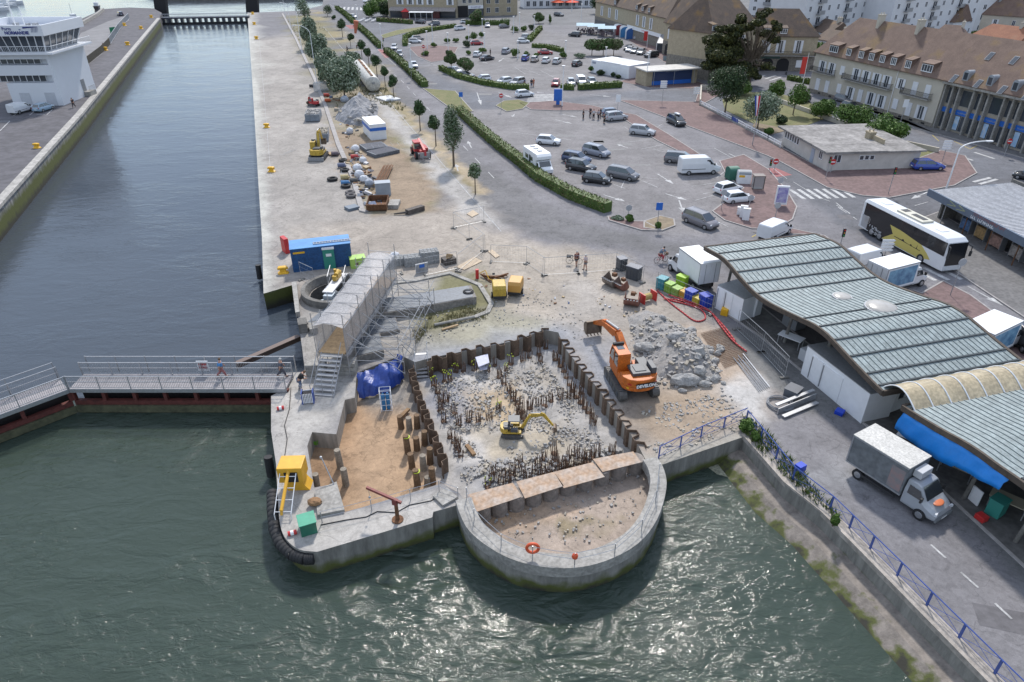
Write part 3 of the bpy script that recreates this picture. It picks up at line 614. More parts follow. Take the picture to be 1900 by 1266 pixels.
for px in (1520,1540,1560,1580,1603,1625,1648,1670,1690,1712):
    mb=MB(); x=b.x(px,.3); mb.bx(x-.4,x+.4,-.09,-.062,.2,.5); mb.build('vent',DARK,b.r)
# ---- bank building with columns
A2=b.A+b.d*(b.L+.02); B2=A2+b.d*46
k=Bd('bank_building',A2,B2,11,'concrete columned building with blue shop fronts, skylights and round grey roof dormers'); k.rmat=TILE
k.walls(EH-.3,mat('ochre_concrete',(.36,.32,.26),.85,ns=1,na=.2),y0=.9); k.roof(EH,RH,TILE,ov=.55)
mb=MB(); mb.bx(0,k.L,-.5,.9,EH-.55,EH-.19); mb.build('cornice',CONC,k.r)
BLS=paint('shop_blue',(.02,.13,.50),.4); xs=0.3; i=0
while xs<k.L-3:
    w_=[1.3,1.0,2.6][i%3] if True else 0
    mb=MB(); mb.prof([(xs-.14,0),(xs+.14,0),(xs+.14,EH-.55),(xs-.14,EH-.55)],.1,.88); mb.build('column',CONC,k.r)
    wide=w_>2
    k.win(xs+.14+w_/2,EH*.5+.3,w_-.1,EH*.5-1.4,0,y=.9,fr=CONC,bars=0)
    k.win(xs+.14+w_/2,.35,w_-.1,EH*.5-1.5,0,y=.9,fr=CONC,bars=1 if wide else 0,name='shop_window')
    mb=MB(); mb.bx(xs+.16,xs+.12+w_,.7,.88,EH*.5-1.1,EH*.5-.3); fp_=mb.build('fascia_panel',BLS,k.r)
    if wide: glyphs(9,.3,fp_,(xs+.14+w_/2,.698,EH*.5-.7),GALV)
    if wide:
        mb=MB(); mb.bx(xs+.35,xs+w_*.48,.80,.835,.5,EH*.5-1.3); mb.build('poster',mat('blue_poster',(.15,.4,.7),.4,ns=1.3,col2=(.6,.65,.7),na=.1),k.r)
    xs+=w_+.28; i+=1
e,rz,ye,yc=EH,RH,-.55,5.5; sl=(rz-e)/(yc-ye)
def rooflight(k,px,py,w=.9,l=1.5):
    lo,hi=0,1
    # find roof point under the pixel
    best=None
    for t in range(60):
        z=e+(rz-e)*t/60; y=ye+(z-e)/sl; O=k.A+k.n*y; x=fx_(O,k.d,px,z)
        p=O+k.d*x; v=(p.y*_s+(z-H)*_c)/(p.y*_c-(z-H)*_s); yy=CY-F*v
        if best is None or abs(yy-py)<best[0]: best=(abs(yy-py),x,y,z)
    _,x,y,z=best; ang=math.atan(sl); mb=MB(); M=Matrix.Translation((x,y,z))@Matrix.Rotation(ang,4,'X')
    mb.bx(-w/2,w/2,-l/2,l/2,.0,.09,M); mb.mi=1; mb.bx(-w/2+.08,w/2-.08,-l/2+.08,l/2-.08,.09,.11,M); mb.build('skylight',[STEEL,GLASSB],k.r); return x,y,z
for p in((1770,146),(1837,104),(1882,112),(1815,156),(1860,168),(1905,178)): rooflight(k,*p)
for px in(1794,1839,1886,1932):
    z=e+.5; y=ye+(z-e)/sl; x=k.x(px,z+1); mb=MB(); W_=.55
    sec=[]
    for yy in(y,y+2.1): sec.append([(x-W_,yy,z)]+[(x+W_*math.cos(PI-a*PI/8),yy,z+1.15+.5*math.sin(a*PI/8)) for a in range(9)]+[(x+W_,yy,z)])
    mb.loft(sec); o=mb.build('dormer',mat('zinc',(.34,.37,.41),.5,.4,ns=3,na=.15),k.r); q=MB(); q.bx(x-.36,x+.36,y-.03,y-.005,z+.15,z+1.25); q.build('window',GLASSB,o)
k.chimney(12,5.5,RH-1.6,RH+1.0)
# ---- white apartment blocks on the skyline
def block(name,pA,pB,D,h,lab,floors=4,grp='white apartment blocks on the skyline',m=WREND,rm=SLATE,ncol=None,rh=1.2):
    q=Bd(name,G(*pA),G(*pB),D,lab,group=grp); q.rmat=rm; q.walls(h,m)
    if rh: q.roof(h,h+rh,rm,ov=.3,hip0=2,hip1=2)
    else: q.walls(h+.3,CONC,z0=h+.002,x0=-.1,x1=q.L+.1,y0=-.1,name='roof')
    n=ncol or max(2,int(q.L/4.5)); fh=h/floors
    for f in range(floors):
        for i in range(n):
            x=q.L*(i+.5)/n
            if i%3==1: 
                q.win(x,f*fh+.3,2.1,fh*.72,0,bars=1)
                mb=MB(); mb.bx(x-1.4,x+1.4,-1.1,-.02,f*fh+.1,f*fh+.25); mb.bx(x-1.4,x+1.4,-1.1,-1.04,f*fh+.25,f*fh+1.2); mb.build('balcony',STEEL,q.r)
            else: q.win(x,f*fh+1,1.2,fh*.5,0)
    return q
block('apartment_block',(1480,92),(1625,72),12,15,'white apartment block with grey balconies behind the two tiled corner houses',5)
block('apartment_block',(1640,84),(1800,66),12,15,'wide white apartment block rising behind the green tree and brown roof',5)
block('apartment_block',(1800,62),(1990,58),12,16,'white apartment block at the top corner behind the hipped brown house',5)
block('apartment_block',(1385,40),(1475,46),10,12,'white gabled apartment wall behind the dark brown roof',4)
def house(pA,pB,D,h,rz,lab,m=WREND,rm=TILE2,hip=(0,0),nwin=3,chim=1,grp='houses behind the square'):
    q=Bd('house',G(*pA),G(*pB),D,lab,'house',group=grp); q.rmat=rm; q.walls(h,m); 
    if hip==(0,0):
        mb=MB(); 
        for x in(0,q.L): mb.add([(x,0,h),(x,D,h),(x,D/2,rz-.2)],[(0,1,2)])
        mb.build('gable',m,q.r)
    q.roof(h,rz,rm,hip0=hip[0],hip1=hip[1]); 
    for i in range(nwin): q.win(q.L*(i+.5)/nwin,h*.5,1,h*.28,1 if i%2 else 0)
    if chim: q.chimney(q.L*.8,D/2,rz-1,rz+1.1)
    return q
house((1500,88),(1530,98),7,5,8,'small white gabled house with a dark brown roof beside the white blocks')
house((1510,100),(1548,108),7,4,6.5,'white lean house with a dark roof and rooflight next to the apartment house')
house((1680,62),(1760,72),9,5,10,'white gabled house with brown tiles behind the long roof',rm=TILE)
house((1790,60),(1890,68),10,6,12.5,'cream house with a steep hipped brown roof',m=REND,rm=TILE,hip=(4,4))
house((1790,95),(1880,108),8,4,7.5,'low house with an orange red tiled roof and half timbered gable',m=REND,rm=TILER,hip=(3,0))
house((1720,95),(1780,100),8,4,7,'low brown roofed house with two chimneys between the long roof and the hipped house',m=REND,rm=TILE,hip=(2,2))
house((1890,100),(1960,112),8,5,9,'grey slate house at the edge beyond the red tiled roof',m=REND,rm=SLATE)
# ---- corner buildings around the square
def shopblock(name,pA,pB,D,eave_px,ridge_px,lab,cols,dorm,m=STONE,gm=STONEG,rm=TILE2,hip=(3,3),arch=(),zf=None,shutd=1):
    q=Bd(name,G(*pA),G(*pB),D,lab); q.rmat=rm; eh=rayplane(eave_px[0],eave_px[1],q.A,q.d)[1]; rz=rayplane(ridge_px[0],ridge_px[1],q.A+q.n*D/2,q.d)[1]
    q.eh=eh; q.rz=rz; q.walls(eh,m); q.walls(eh*.44,gm,x0=-.04,x1=q.L+.04,y0=-.05,y1=D*.999,name='ground_floor_wall'); q.roof(eh,rz,rm,hip0=hip[0],hip1=hip[1])
    for px in cols: q.win(q.x(px,eh*.7),eh*.52,1.1,eh*.36,shutd)
    for px,w_ in dorm: q.dormer(q.x(px,eh+1),eh+.5,w_,1.1)
    for px in arch:
        x=q.x(px,1.5); mb=MB(); hw=1.5; zz=[(x-hw,0),(x+hw,0)]+[(x+hw*math.cos(a*PI/8),eh*.24+ .8*math.sin(a*PI/8)*1.3) for a in range(9)]
        mb.prof(zz,-.09,-.055); mb.build('arch',DARK,q.r)
    return q
q=shopblock('restaurant_house',(1103,50),(1232,92),11,(1170,18),(1190,-28),'stone corner restaurant with a red lettered fascia, white shutters and brown dormered roof',(1117,1131,1144,1183,1195,1208),((1141,1.6),(1181,1.3),(1192,1.3),(1204,1.3)),hip=(2,3.5))
mb=MB(); x0,x1=q.x(1165,3.2),q.L-.2; mb.bx(x0,x1,-.35,-.06,2.9,3.9); o=mb.build('fascia_sign',WHITE,q.r); glyphs(10,.62,o,((x0+x1)/2,-.352,3.4),RED)
mb=MB(); mb.bx(.6,x0-.3,-.25,-.06,.4,2.6); mb.build('shop_window',GLASSB,q.r)
q=shopblock('corner_house',(1228,100),(1310,128),11,(1270,50),(1330,-25),'tall stone house with mansard brown roof and iron balcony behind the big dark conifer',(1243,1259,1290),((1276,1.2),(1290,1.2),(1303,1.2)),hip=(4,4),arch=(1238,1265))
q.balcony(q.x(1250,3),q.x(1280,3),q.eh*.5)
q=shopblock('corner_house',(1312,150),(1395,135),13,(1340,60),(1390,-20),'stone house with a large brown hipped roof seen through the conifer',(1330,1345,1375),((1326,1.5),),hip=(4,4),arch=(1372,))
q=shopblock('corner_house',(1398,131),(1506,133),11,(1450,67),(1460,16),'stone restaurant house with two dark arches and three white shuttered windows',(1421,1448,1481),((1424,1.6),(1455,1.6)),hip=(0,4.5),arch=(1422,1452),rm=TILE2)
q.balcony(q.x(1395,3),q.L-.3,q.eh*.46)
mb=MB(); mb.bx(q.x(1401,3.2),q.x(1447,3.2),-.3,-.06,q.eh*.36,q.eh*.43); mb.build('fascia_sign',paint('dark_green',(.02,.07,.07)),q.r)
mb=MB(); x=q.x(1487,2); mb.bx(x-1.3,x+1.1,-.16,-.06,.9,2.6); mb.build('menu_board',WHITE,q.r)
# top-centre brasserie building
q=Bd('brasserie_building',G(722,32),G(848,34),12,'long stone building with white shutters above an awninged terrace of red kiosks'); q.rmat=TILE2
q.walls(9.5,STONE); q.roof(9.5,14,TILE2,hip0=3)
for px in(742,761,779,798,835): q.win(q.x(px,6),4.8,1.5,2.2,1)
mb=MB(); mb.add([(1,-.1,3.9),(q.L-.3,-.1,3.9),(q.L-.3,-3.2,2.9),(1,-3.2,2.9),(1,-.1,3.75),(q.L-.3,-.1,3.75),(q.L-.3,-3.2,2.6),(1,-3.2,2.6)],[(0,1,2,3),(7,6,5,4),(3,2,6,7),(0,3,7,4),(1,5,6,2)])
def stripes(key,c1,c2,s):
    m=bpy.data.materials.new(key); m.use_nodes=True; nt=m.node_tree; b_=nt.nodes['Principled BSDF']; wv=nt.nodes.new('ShaderNodeTexWave'); wv.bands_direction='X'; wv.inputs['Scale'].default_value=s
    tc=nt.nodes.new('ShaderNodeTexCoord'); nt.links.new(tc.outputs['Object'],wv.inputs[0]); r=nt.nodes.new('ShaderNodeValToRGB'); r.color_ramp.interpolation='CONSTANT'; r.color_ramp.elements[1].position=.5
    r.color_ramp.elements[0].color=(*c1,1); r.color_ramp.elements[1].color=(*c2,1); nt.links.new(wv.outputs['Fac'],r.inputs[0]); nt.links.new(r.outputs[0],b_.inputs['Base Color']); b_.inputs['Roughness'].default_value=.8; return m
mb.build('awning',stripes('striped_awning',(.4,.38,.36),(.16,.12,.11),1.2),q.r)
mb=MB(); mb.bx(.6,q.L-.5,-.12,-.04,.1,2.7); mb.build('shop_window',GLASSB,q.r)
for i,px in enumerate((754,811)):
    c=G(px,33); r_=root('kiosk',(c.x,c.y-1.5,0),0,['red pyramid roofed terrace kiosk at the left end of the white awning','red pyramid roofed terrace kiosk at the right end of the white awning'][i],'kiosk','red terrace kiosks')
    mb=MB(); mb.bx(-1.3,1.3,-1.3,1.3,0,2.4); mb.build('cabin',paint('dark_red',(.12,.03,.03)),r_)
    mb=MB(); mb.add([(-1.7,-1.7,2.4),(1.7,-1.7,2.4),(1.7,1.7,2.4),(-1.7,1.7,2.4),(0,0,3.7)],[(0,1,4),(1,2,4),(2,3,4),(3,0,4),(3,2,1,0)]); mb.build('roof',paint('awning_red',(.55,.03,.03),.7),r_)
a=G(761,36);c=G(806,35); r_=root('terrace_awning',(a.x,a.y-1.5,0),0,'white flat terrace awning between the two red kiosks','awning')
L_=c.x-a.x; mb=MB(); mb.bx(0,L_,-2,2,2.7,2.85); mb.build('canopy',WHITE,r_)
for x in np.linspace(.3,L_-.3,5):
    mb=MB(); mb.cyl((x,-1.9,0),(x,-1.9,2.7),.06); mb.build('leg',WHITE,r_)
q2=Bd('shop_building',G(849,33),G(897,31),12,'flat fronted shop with a black entrance and a white sign beside the brasserie'); q2.rmat=TILE2
q2.walls(9.5,REND); q2.roof(9.5,13.5,TILE2)
for px in(861,872,886): q2.win(q2.x(px,6),5.2,1.5,2.2,0)
mb=MB(); mb.bx(0.1,q2.x(868,2),-.15,-.05,.05,4.3); mb.build('entrance',DARK,q2.r)
mb=MB(); x0=q2.x(868.5,3); mb.bx(x0,q2.L-.1,-.3,-.05,3.1,4.3); o=mb.build('fascia_sign',WHITE,q2.r)
glyphs(9,.7,o,((x0+q2.L)/2,-.302,3.7),paint('sign_purple',(.10,.04,.2)))
mb=MB(); mb.bx(x0,q2.L-.1,-.12,-.05,.1,3.0); mb.build('shop_window',GLASSB,q2.r)
q3=Bd('stone_building',G(898,30),G(960,28),12,'stone apartment house with three columns of pale windows right of the white sign'); q3.rmat=TILE2; q3.walls(10,STONE); q3.roof(10,14,TILE2)
for px in(906,922,944):
    for zz in(1.2,4.6,7.6): q3.win(q3.x(px,zz+1),zz,1.6,1.9,0)
q4=Bd('white_restaurant',G(972,16),G(1100,14),10,'low white restaurant front behind the orange parasols at the far street'); q4.rmat=SLATE; q4.walls(5,WREND); q4.roof(5,8,SLATE)
for px in range(980,1095,12): q4.win(q4.x(px,2),.8,1.7,2.2,0)
block('apartment_block',(965,-2),(1100,-4),12,10,'pale apartment block behind the far white restaurant',3,m=REND)
house((1110,8),(1180,6),9,5,9,'slate roofed house beyond the far street crossing',rm=SLATE)
for i,(px,py,c_,l_) in enumerate(((1035,15,(.75,.1,.03),'orange terrace parasol in front of the white restaurant'),(1060,15,(.72,.07,.03),'red orange parasol right of its twin at the far restaurant'))):
    p=G(px,py); r_=root('parasol',p,0,l_,'parasol','orange parasols'); mb=MB(); mb.cyl((0,0,0),(0,0,3.1),.06); mb.build('pole',WHITE,r_)
    mb=MB(); mb.cyl((0,0,2.5),(0,0,3.5),3.6,.1,12); mb.build('canopy',paint('parasol%d'%i,c_,.8),r_)
# ---- low flat-roofed bungalow
A=G(1450,268); B=G(1532,318); 
q=Bd('bungalow',A,B,9,'low white bungalow with a stained grey flat roof, stone chimney and strip windows','bungalow')
Bx=G(1660,292); D_=(Vector((Bx.x,Bx.y,0))-Vector((B.x,B.y,0))); dloc=D_.dot(q.n); q.D=max(8,min(14,D_.length))
hh=rayplane(1532,284,q.A,q.d)[1]; hh=max(2.6,min(3.4,hh)); q.walls(hh,mat('bungalow_render',(.55,.51,.47),.85,ns=.8,na=.15))
mb=MB(); mb.bx(-.9,q.L+.5,-.8,q.D+.5,hh,hh+.22); mb.bx(q.L*.4,q.L+.5,-.8,q.D*.6,hh+.22,hh+.3)
mb.build('roof',mat('roof_felt',(.30,.285,.275),.9,ns=.5,na=.5,n2=2.2,bs=6),q.r)
for i in range(6): q.win(1.0+i*.85,1.3,.75,1.2,0,bars=0)
q.win(q.L*.85,1.2,1.1,1.3,0)
mb=MB(); mb.bx(q.L*.66,q.L*.66+.95,-.08,0.0,0,2.1); mb.build('door',paint('door_grey',(.35,.4,.48)),q.r)
Ms=Matrix.Translation((q.L,0,0))@Matrix.Rotation(R(90),4,'Z')
q.win(1.3,1.2,1.2,1.2,0,M=Ms); 
for yy in(5.0,5.8,6.6): q.win(yy,1.5,.7,.7,0,M=Ms,bars=0)
q.chimney(q.L*.55,q.D*.7,hh,hh+1.3,1.2,1.0,STONE); mb=MB(); mb.bx(q.L*.55+.6,q.L*.55+3.6,q.D*.7,q.D*.7+.25,hh+.22,hh+.9); mb.build('roof_wall',STONE,q.r)
# ---- white modular sales units
A=G(1096,134); B=G(1166,147)
q=Bd('modular_office',A,B,7.5,'white prefabricated office of four joined modules with roller blinds and shrubs in front','office')
q.walls(2.8,WHITE); 
for i in range(4):
    mb=MB(); mb.bx(q.L*i/4+.06,q.L*(i+1)/4-.06,.05,q.D-.05,2.8,2.95); mb.build('roof_module',WHITE if i in(0,3) else mat('module_grey',(.42,.44,.48),.5,ns=1,na=.1),q.r)
for i in(1,2,3):
    mb=MB(); x=q.L*(i+.45)/4; mb.bx(x-.9,x+.9,-.06,-.005,.9,2.2); mb.build('shutter',WHITE,q.r)
mb=MB(); mb.bx(.4,1.6,-.05,-.005,2.1,2.6); mb.build('sign',paint('grey_print',(.3,.32,.4)),q.r)
# ---- blue ticket kiosk
A=G(1209,160); B=G(1283,155)
q=Bd('ticket_kiosk',A,B,5,'stone ended kiosk with a blue glazed front and pale flat roof at the road bend','kiosk')
mb=MB(); mb.bx(-1.6,0,0,5,0,3.2); mb.bx(q.L,q.L+1.2,0,5,0,3.2); mb.build('wall',STONE,q.r)
q.walls(3.1,paint('kiosk_blue',(.02,.05,.16)),y0=.3,name='front')
mb=MB(); mb.bx(-2,q.L+1.8,-.9,5.4,3.2,3.45); mb.build('roof',mat('pale_roof',(.52,.5,.47),.8,ns=1,na=.2),q.r)
mb=MB(); mb.bx(.1,q.L-.1,.2,.29,1.1,2.6); mb.build('window',mat('kiosk_glass',(.03,.05,.12),.2),q.r)
mb=MB(); mb.bx(.1,q.L-.1,.2,.29,.1,.95); mb.build('panel',BLS,q.r)
glyphs(16,.3,q.r,(q.L/2,.298,2.85),GALV)
for x in(0.0,q.L/2,q.L):
    mb=MB(); mb.cyl((x,-.7,0),(x,-.7,3.2),.05); mb.build('post',GALV,q.r)
# ---- harbour control tower
A=G(27,197,LQ);B=G(119,196,LQ); C_=G(152,171,LQ)
q=Bd('harbour_control_tower',A,B,(C_-B).length,'white harbour control tower with banded windows, slanted glass lookout and blue lettering','tower',z=LQ)
W_,D_=q.L,max(9,q.D); q.D=D_; TH_=topz(119,196,46,LQ)-LQ
hz=lambda py:topz(119,196,py,LQ)-LQ
h1=hz(154);h2=hz(140);h3=hz(121);h4=hz(110);h5=hz(100);h6=hz(86);h7=hz(66);h8=hz(46)
TW=mat('tower_white',(.66,.68,.72),.55,ns=.25,na=.05)
mb=MB(); mb.bx(0,W_,0,D_,0,h1); mb.bx(-3,W_,0,D_,h2,h3); mb.bx(-3,W_,0,D_,h4,h5); mb.bx(W_-.5,W_,0.02,D_,h1,h2); mb.bx(W_-.5,W_,.02,D_,h3,h4); mb.bx(-3,W_-.5,1.5,D_,h1,h4); mb.build('wall',TW,q.r)
for (za,zb) in((h1,h2),(h3,h4)):
    mb=MB(); mb.bx(-2.9,W_-2.4,1.38,1.49,za+.1,zb-.1); mb.build('window_band',GLASSB,q.r)
    for i in range(9):
        mb=MB(); x=-2.9+i*(W_+.5)/8; mb.bx(x-.06,x+.06,1.28,1.37,za+.05,zb-.05); mb.build('mullion',WHITE,q.r)
mb=MB(); mb.bx(-3.4,W_+1.6,-1.3,D_+.6,h5,h5+.3); mb.build('gallery',TW,q.r)
def rail(mb,P,h=1.0,step=.12,r=.02,mid=0):
    for a,b_ in zip(P[:-1],P[1:]):
        a=Vector(a);b_=Vector(b_); up=Vector((0,0,h)); mb.cyl(a+up,b_+up,r*1.4,n=5); mb.cyl(a+Vector((0,0,.1)),b_+Vector((0,0,.1)),r,n=4)
        n=max(1,int((b_-a).length/step))
        for i in range(n+1): p=a.lerp(b_,i/n); mb.cyl(p,p+up,r*.7,n=4)
mb=MB(); zz=h5+.3; rail(mb,[(-3.3,-1.2,zz),(W_+1.5,-1.2,zz),(W_+1.5,D_+.5,zz)],1.1,.3,.03); mb.build('railing',WHITE,q.r)
mb=MB(); mb.loft([[(-2.8,.8,h5+.3),(W_-.6,.8,h5+.3),(W_-.6,D_-1,h5+.3),(-2.8,D_-1,h5+.3)],[(-3.3,-.5,h7),(W_+.4,-.5,h7),(W_+.4,D_,h7),(-3.3,D_,h7)]]); mb.build('lookout_glass',GLASSB,q.r)
for i in range(10):
    mb=MB(); x=-2.8+i*(W_+2.2)/9; x2=-3.3+i*(W_+3.7)/9; mb.cyl((x,.75,h5+.3),(x2,-.57,h7),.09,n=4); mb.build('mullion',WHITE,q.r)
for i in range(7):
    mb=MB(); y=.8+i*(D_-1.8)/6; y2=-.5+i*(D_+.5)/6; mb.cyl((W_-.55,y,h5+.3),(W_+.47,y2,h7),.09,n=4); mb.build('mullion',WHITE,q.r)
mb=MB(); a_=(-4,W_+1.0,-1.0,D_+.6)
for (x0,x1,y0,y1) in((a_[0],a_[1],a_[2],a_[2]+.35),(a_[0],a_[1],a_[3]-.35,a_[3]),(a_[0],a_[0]+.35,a_[2]+.35,a_[3]-.35),(a_[1]-.35,a_[1],a_[2]+.35,a_[3]-.35)): mb.bx(x0,x1,y0,y1,h7,h8)
mb.bx(a_[0]+.35,a_[1]-.35,a_[2]+.35,a_[3]-.35,h7+.02,h7+.5); mb.build('parapet',TW,q.r)
NAVY=paint('navy_print',(.02,.035,.2))
zc=(h7+h8)/2; fz=h8-h7
text('NORMANDIE',fz*.40,q.r,(W_-3.6,-1.06,h7+fz*.30),(R(90),0,0),NAVY,bold=.03); text('Ports',fz*.42,q.r,(W_-5.2,-1.06,h7+fz*.68),(R(90),0,0),NAVY,bold=.01); text('de',fz*.2,q.r,(W_-2.9,-1.06,h7+fz*.62),(R(90),0,0),NAVY)
mb=MB()
for i in range(5): mb.tube([(W_-2.3,-1.06,h7+fz*(.84-.03*i)),(W_-.7+i*.25,-1.06,h7+fz*(.86)),(W_-1.0+i*.25,-1.06,h7+fz*.35)],.03,4)
mb.build('emblem',NAVY,q.r)
for (x,y,hm) in((1.2,2,4.5),(3.2,3.5,6),(5.4,2.6,4)):
    if x<W_: mb=MB(); mb.cyl((x,y,h7+.5),(x,y,h7+.5+hm),.09,n=6); mb.bx(x-.7,x+.7,y-.05,y+.05,h7+hm*.8,h7+hm*.8+.12); mb.build('mast',WHITE,q.r)
mb=MB(); mb.bx(.2,.9,1.4,1.6,h7+.5,h7+3.6); mb.build('signal_panel',BLACK,q.r)
for i,(x,y) in enumerate(((W_-4.2,3),(W_-3,3.4),(2.4,4))): mb=MB(); mb.bx(x,x+.8,y,y+.8,h7+.5,h7+1.7); mb.build('roof_unit',STEEL,q.r)
for x in(W_*.18,W_*.68): mb=MB(); mb.bx(x,x+1.9,-.05,-.003,0,2.4); mb.build('door',paint('pale_door',(.5,.52,.56)),q.r)
mb=MB(); mb.bx(W_+.005,W_+.06,D_*.62,D_*.72,.9,3.2); mb.build('door',STEEL,q.r)
mb=MB(); mb.bx(W_+.01,W_+1.3,D_*.62,D_*.8,0,.9); rail(mb,[(W_+1.25,D_*.62,.9),(W_+1.25,D_*.8,.9)],1,.2); mb.build('steps',CONC,q.r)
# ================= FISH MARKET =================
NS=G(1307.7,459,4.3); NE=G(1639,728,3.7); FS=G(1498.6,429,4.3); FE=G(1877,661,3.7)
d=Vector((NE.x-NS.x,NE.y-NS.y,0)); Lr=d.length; d.normalize(); wv_=((Vector((FS.x-NS.x,FS.y-NS.y,0)))+(Vector((FE.x-NE.x,FE.y-NE.y,0))))/2
nn=Vector((-d.y,d.x,0)); Wr=abs(wv_.dot(nn)); sk=wv_.dot(d)
near=[(1307.7,459),(1345,478.5),(1371,511),(1401,544),(1427,562),(1476,586),(1521,606),(1551,635),(1574,661),(1606,694),(1639,728)]
pz=[rayplane(a,b_,NS,d) for a,b_ in near]
tz=np.array([p[0] for p in pz]); zz_=np.array([p[1] for p in pz]); ok=np.argsort(tz); tz=tz[ok]; zz_=zz_[ok]
rk=root('fish_market_hall',(NS.x,NS.y,0),math.atan2(d.y,d.x),'open fish market hall under a wavy blue green metal roof with two round rooflights','market hall')
sgn=1 if nn.dot(wv_)>0 else -1
def zr(t,T=tz,Z=zz_): 
    z=0;k=0
    for o_ in(-1,-.5,0,.5,1): z+=float(np.interp(t+o_,T,Z)); k+=1
    return z/k
def wavyroof(rk,L_,W_,zf,sg,nbat,skew=0):
    n=60; ro=MB(); th=.09
    secs=[]
    for i in range(n+1):
        t=L_*i/n; z=zf(t); secs.append([(t,0,z),(t,sg*W_,z),(t,sg*W_,z-th),(t,0,z-th)])
    ro.loft(secs); m=mat('verdigris_roof',(.29,.345,.35),.6,.0,ns=1.6,na=.35,n2=5,bs=10,ba=.2); o=ro.build('roof',m,rk,fixn=True)
    se=MB(); cnt=int(W_/.45)
    for j in range(1,cnt):
        y=sg*W_*j/cnt; secs=[]
        for i in range(0,n+1): t=L_*i/n; z=zf(t); secs.append([(t,y-.018,z-.01),(t,y+.018,z-.01),(t,y+.018,z+.05),(t,y-.018,z+.05)])
        se.loft(secs)
    se.build('seam',mat('seam_dark',(.19,.225,.235),.5,.3),o)
    for t in nbat:
        q=MB(); z=zf(t); q.box(t,sg*W_/2,z+.04,.13,W_*.985,.12,ry=-math.atan2(zf(t+.2)-zf(t-.2),.4)); q.build('batten',mat('batten_dark',(.05,.06,.065),.5,.2),o)
    q=MB(); 
    for y0,y1 in((-sg*.12,sg*.05),(sg*(W_-.05),sg*(W_+.2))):
        secs=[]
        for i in range(n+1): t=L_*i/n; z=zf(t); a_,b_=min(y0,y1),max(y0,y1); secs.append([(t,a_,z-.32),(t,b_,z-.32),(t,b_,z+.07),(t,a_,z+.07)])
        q.loft(secs)
    for t in(0,L_): z=zf(t); q.box(t,sg*W_/2,z-.14,.16,W_,.44)
    q.build('fascia',mat('weathered_timber',(.09,.07,.055),.85,ns=3,na=.4,bs=9),rk,fixn=True)
    return o
tb=[Lr*x for x in(.095,.165,.235,.305,.375,.625,.70,.775,.85,.925,.975)]
o=wavyroof(rk,Lr,Wr,zr,sgn,tb)
for px,py,r_ in((1563,549,.75),(1632,581,1.2)):
    c=G(px,py,zr(Lr*.5)+.1); v=c-Vector((NS.x,NS.y,0)); t=v.dot(d); y=v.dot(nn); z=zr(t); mb=MB(); mb.ball((t,y,z+.05),r_,20,10,(1,1,.28)); q=mb.build('rooflight_dome',mat('dome',(.42,.40,.37),.25,ns=1.5,na=.2),rk,smooth=True); mb=MB(); mb.cyl((t,y,z-.02),(t,y,z+.1),r_*1.07,r_*1.05,20); mb.build('rim',GALV,q)
for i,t in enumerate(np.linspace(2.0,Lr-3,5)):
    for y in(1.8,Wr-2): mb=MB(); mb.cyl((t,sgn*y,0),(t+.35,sgn*y,zr(t)-.1),.13,n=8); mb.build('column',WHITE if i==1 else CONCD,rk)
mb=MB(); mb.bx(Lr*.42,Lr*.97,sgn*(Wr*.5),sgn*(Wr*.5+.2),0,3.0); mb.build('back_wall',CONCD,rk)
mb=MB(); mb.bx(.8,Lr*.42,sgn*(Wr*.62),sgn*(Wr*.62+.2),0,2.8); mb.build('back_wall',CONCD,rk)
# second hall
N2=G(1675,754,3.7); rk2=root('fish_market_hall',(N2.x,N2.y,0),math.atan2(d.y,d.x),'second fish market hall with a blue tarpaulin hanging under its wavy roof edge','market hall')
near2=[(1675,754),(1724,783),(1766,808),(1807,827),(1840,855),(1876,880),(1900,893)]
pz2=[rayplane(a,b_,N2,d) for a,b_ in near2]; T2=np.array([p[0] for p in pz2]); Z2=np.clip(np.array([p[1] for p in pz2]),3.0,5.0)
T2=np.append(T2,[T2[-1]+6,T2[-1]+14]); Z2=np.append(Z2,[Z2[-1]-.5,Z2[-1]+.3])
L2=18.0; zr2=lambda t:zr(t,T2,Z2)
wavyroof(rk2,L2,Wr,zr2,sgn,[.5,8.2,9.6,11,12.4])
for t in np.linspace(1.5,L2-2,5):
    for y in(1.2,Wr-2): mb=MB(); mb.cyl((t,sgn*y,0),(t+.3,sgn*y,zr2(t)-.1),.12,n=8); mb.build('column',CONCD,rk2)
mb=MB(); mb.bx(.6,L2,sgn*(Wr*.55),sgn*(Wr*.55+.2),0,2.8); mb.build('back_wall',CONCD,rk2)
mb=MB(); secs=[]
for i in range(33):
    t=.3+7.4*i/32; h=1.2+.35*math.sin(PI*i/32)*(1 if i<20 else .4)-.5*(i/32)**3; z=zr2(t)-.3; c_=[(t+.05*math.sin(k*2+i),-sgn*(.06+.10*k+.045*math.sin(i*1.1+k*.8)),z-h*k/4) for k in range(5)]; secs.append(c_+[(a,b_+sgn*.03,e_) for a,b_,e_ in c_[::-1]])
mb.loft(secs); tarp=mb.build('tarpaulin',paint('tarp_cyan',(.005,.20,.62),.4,bs=2.5,ba=.5),rk2,smooth=True,fixn=True)
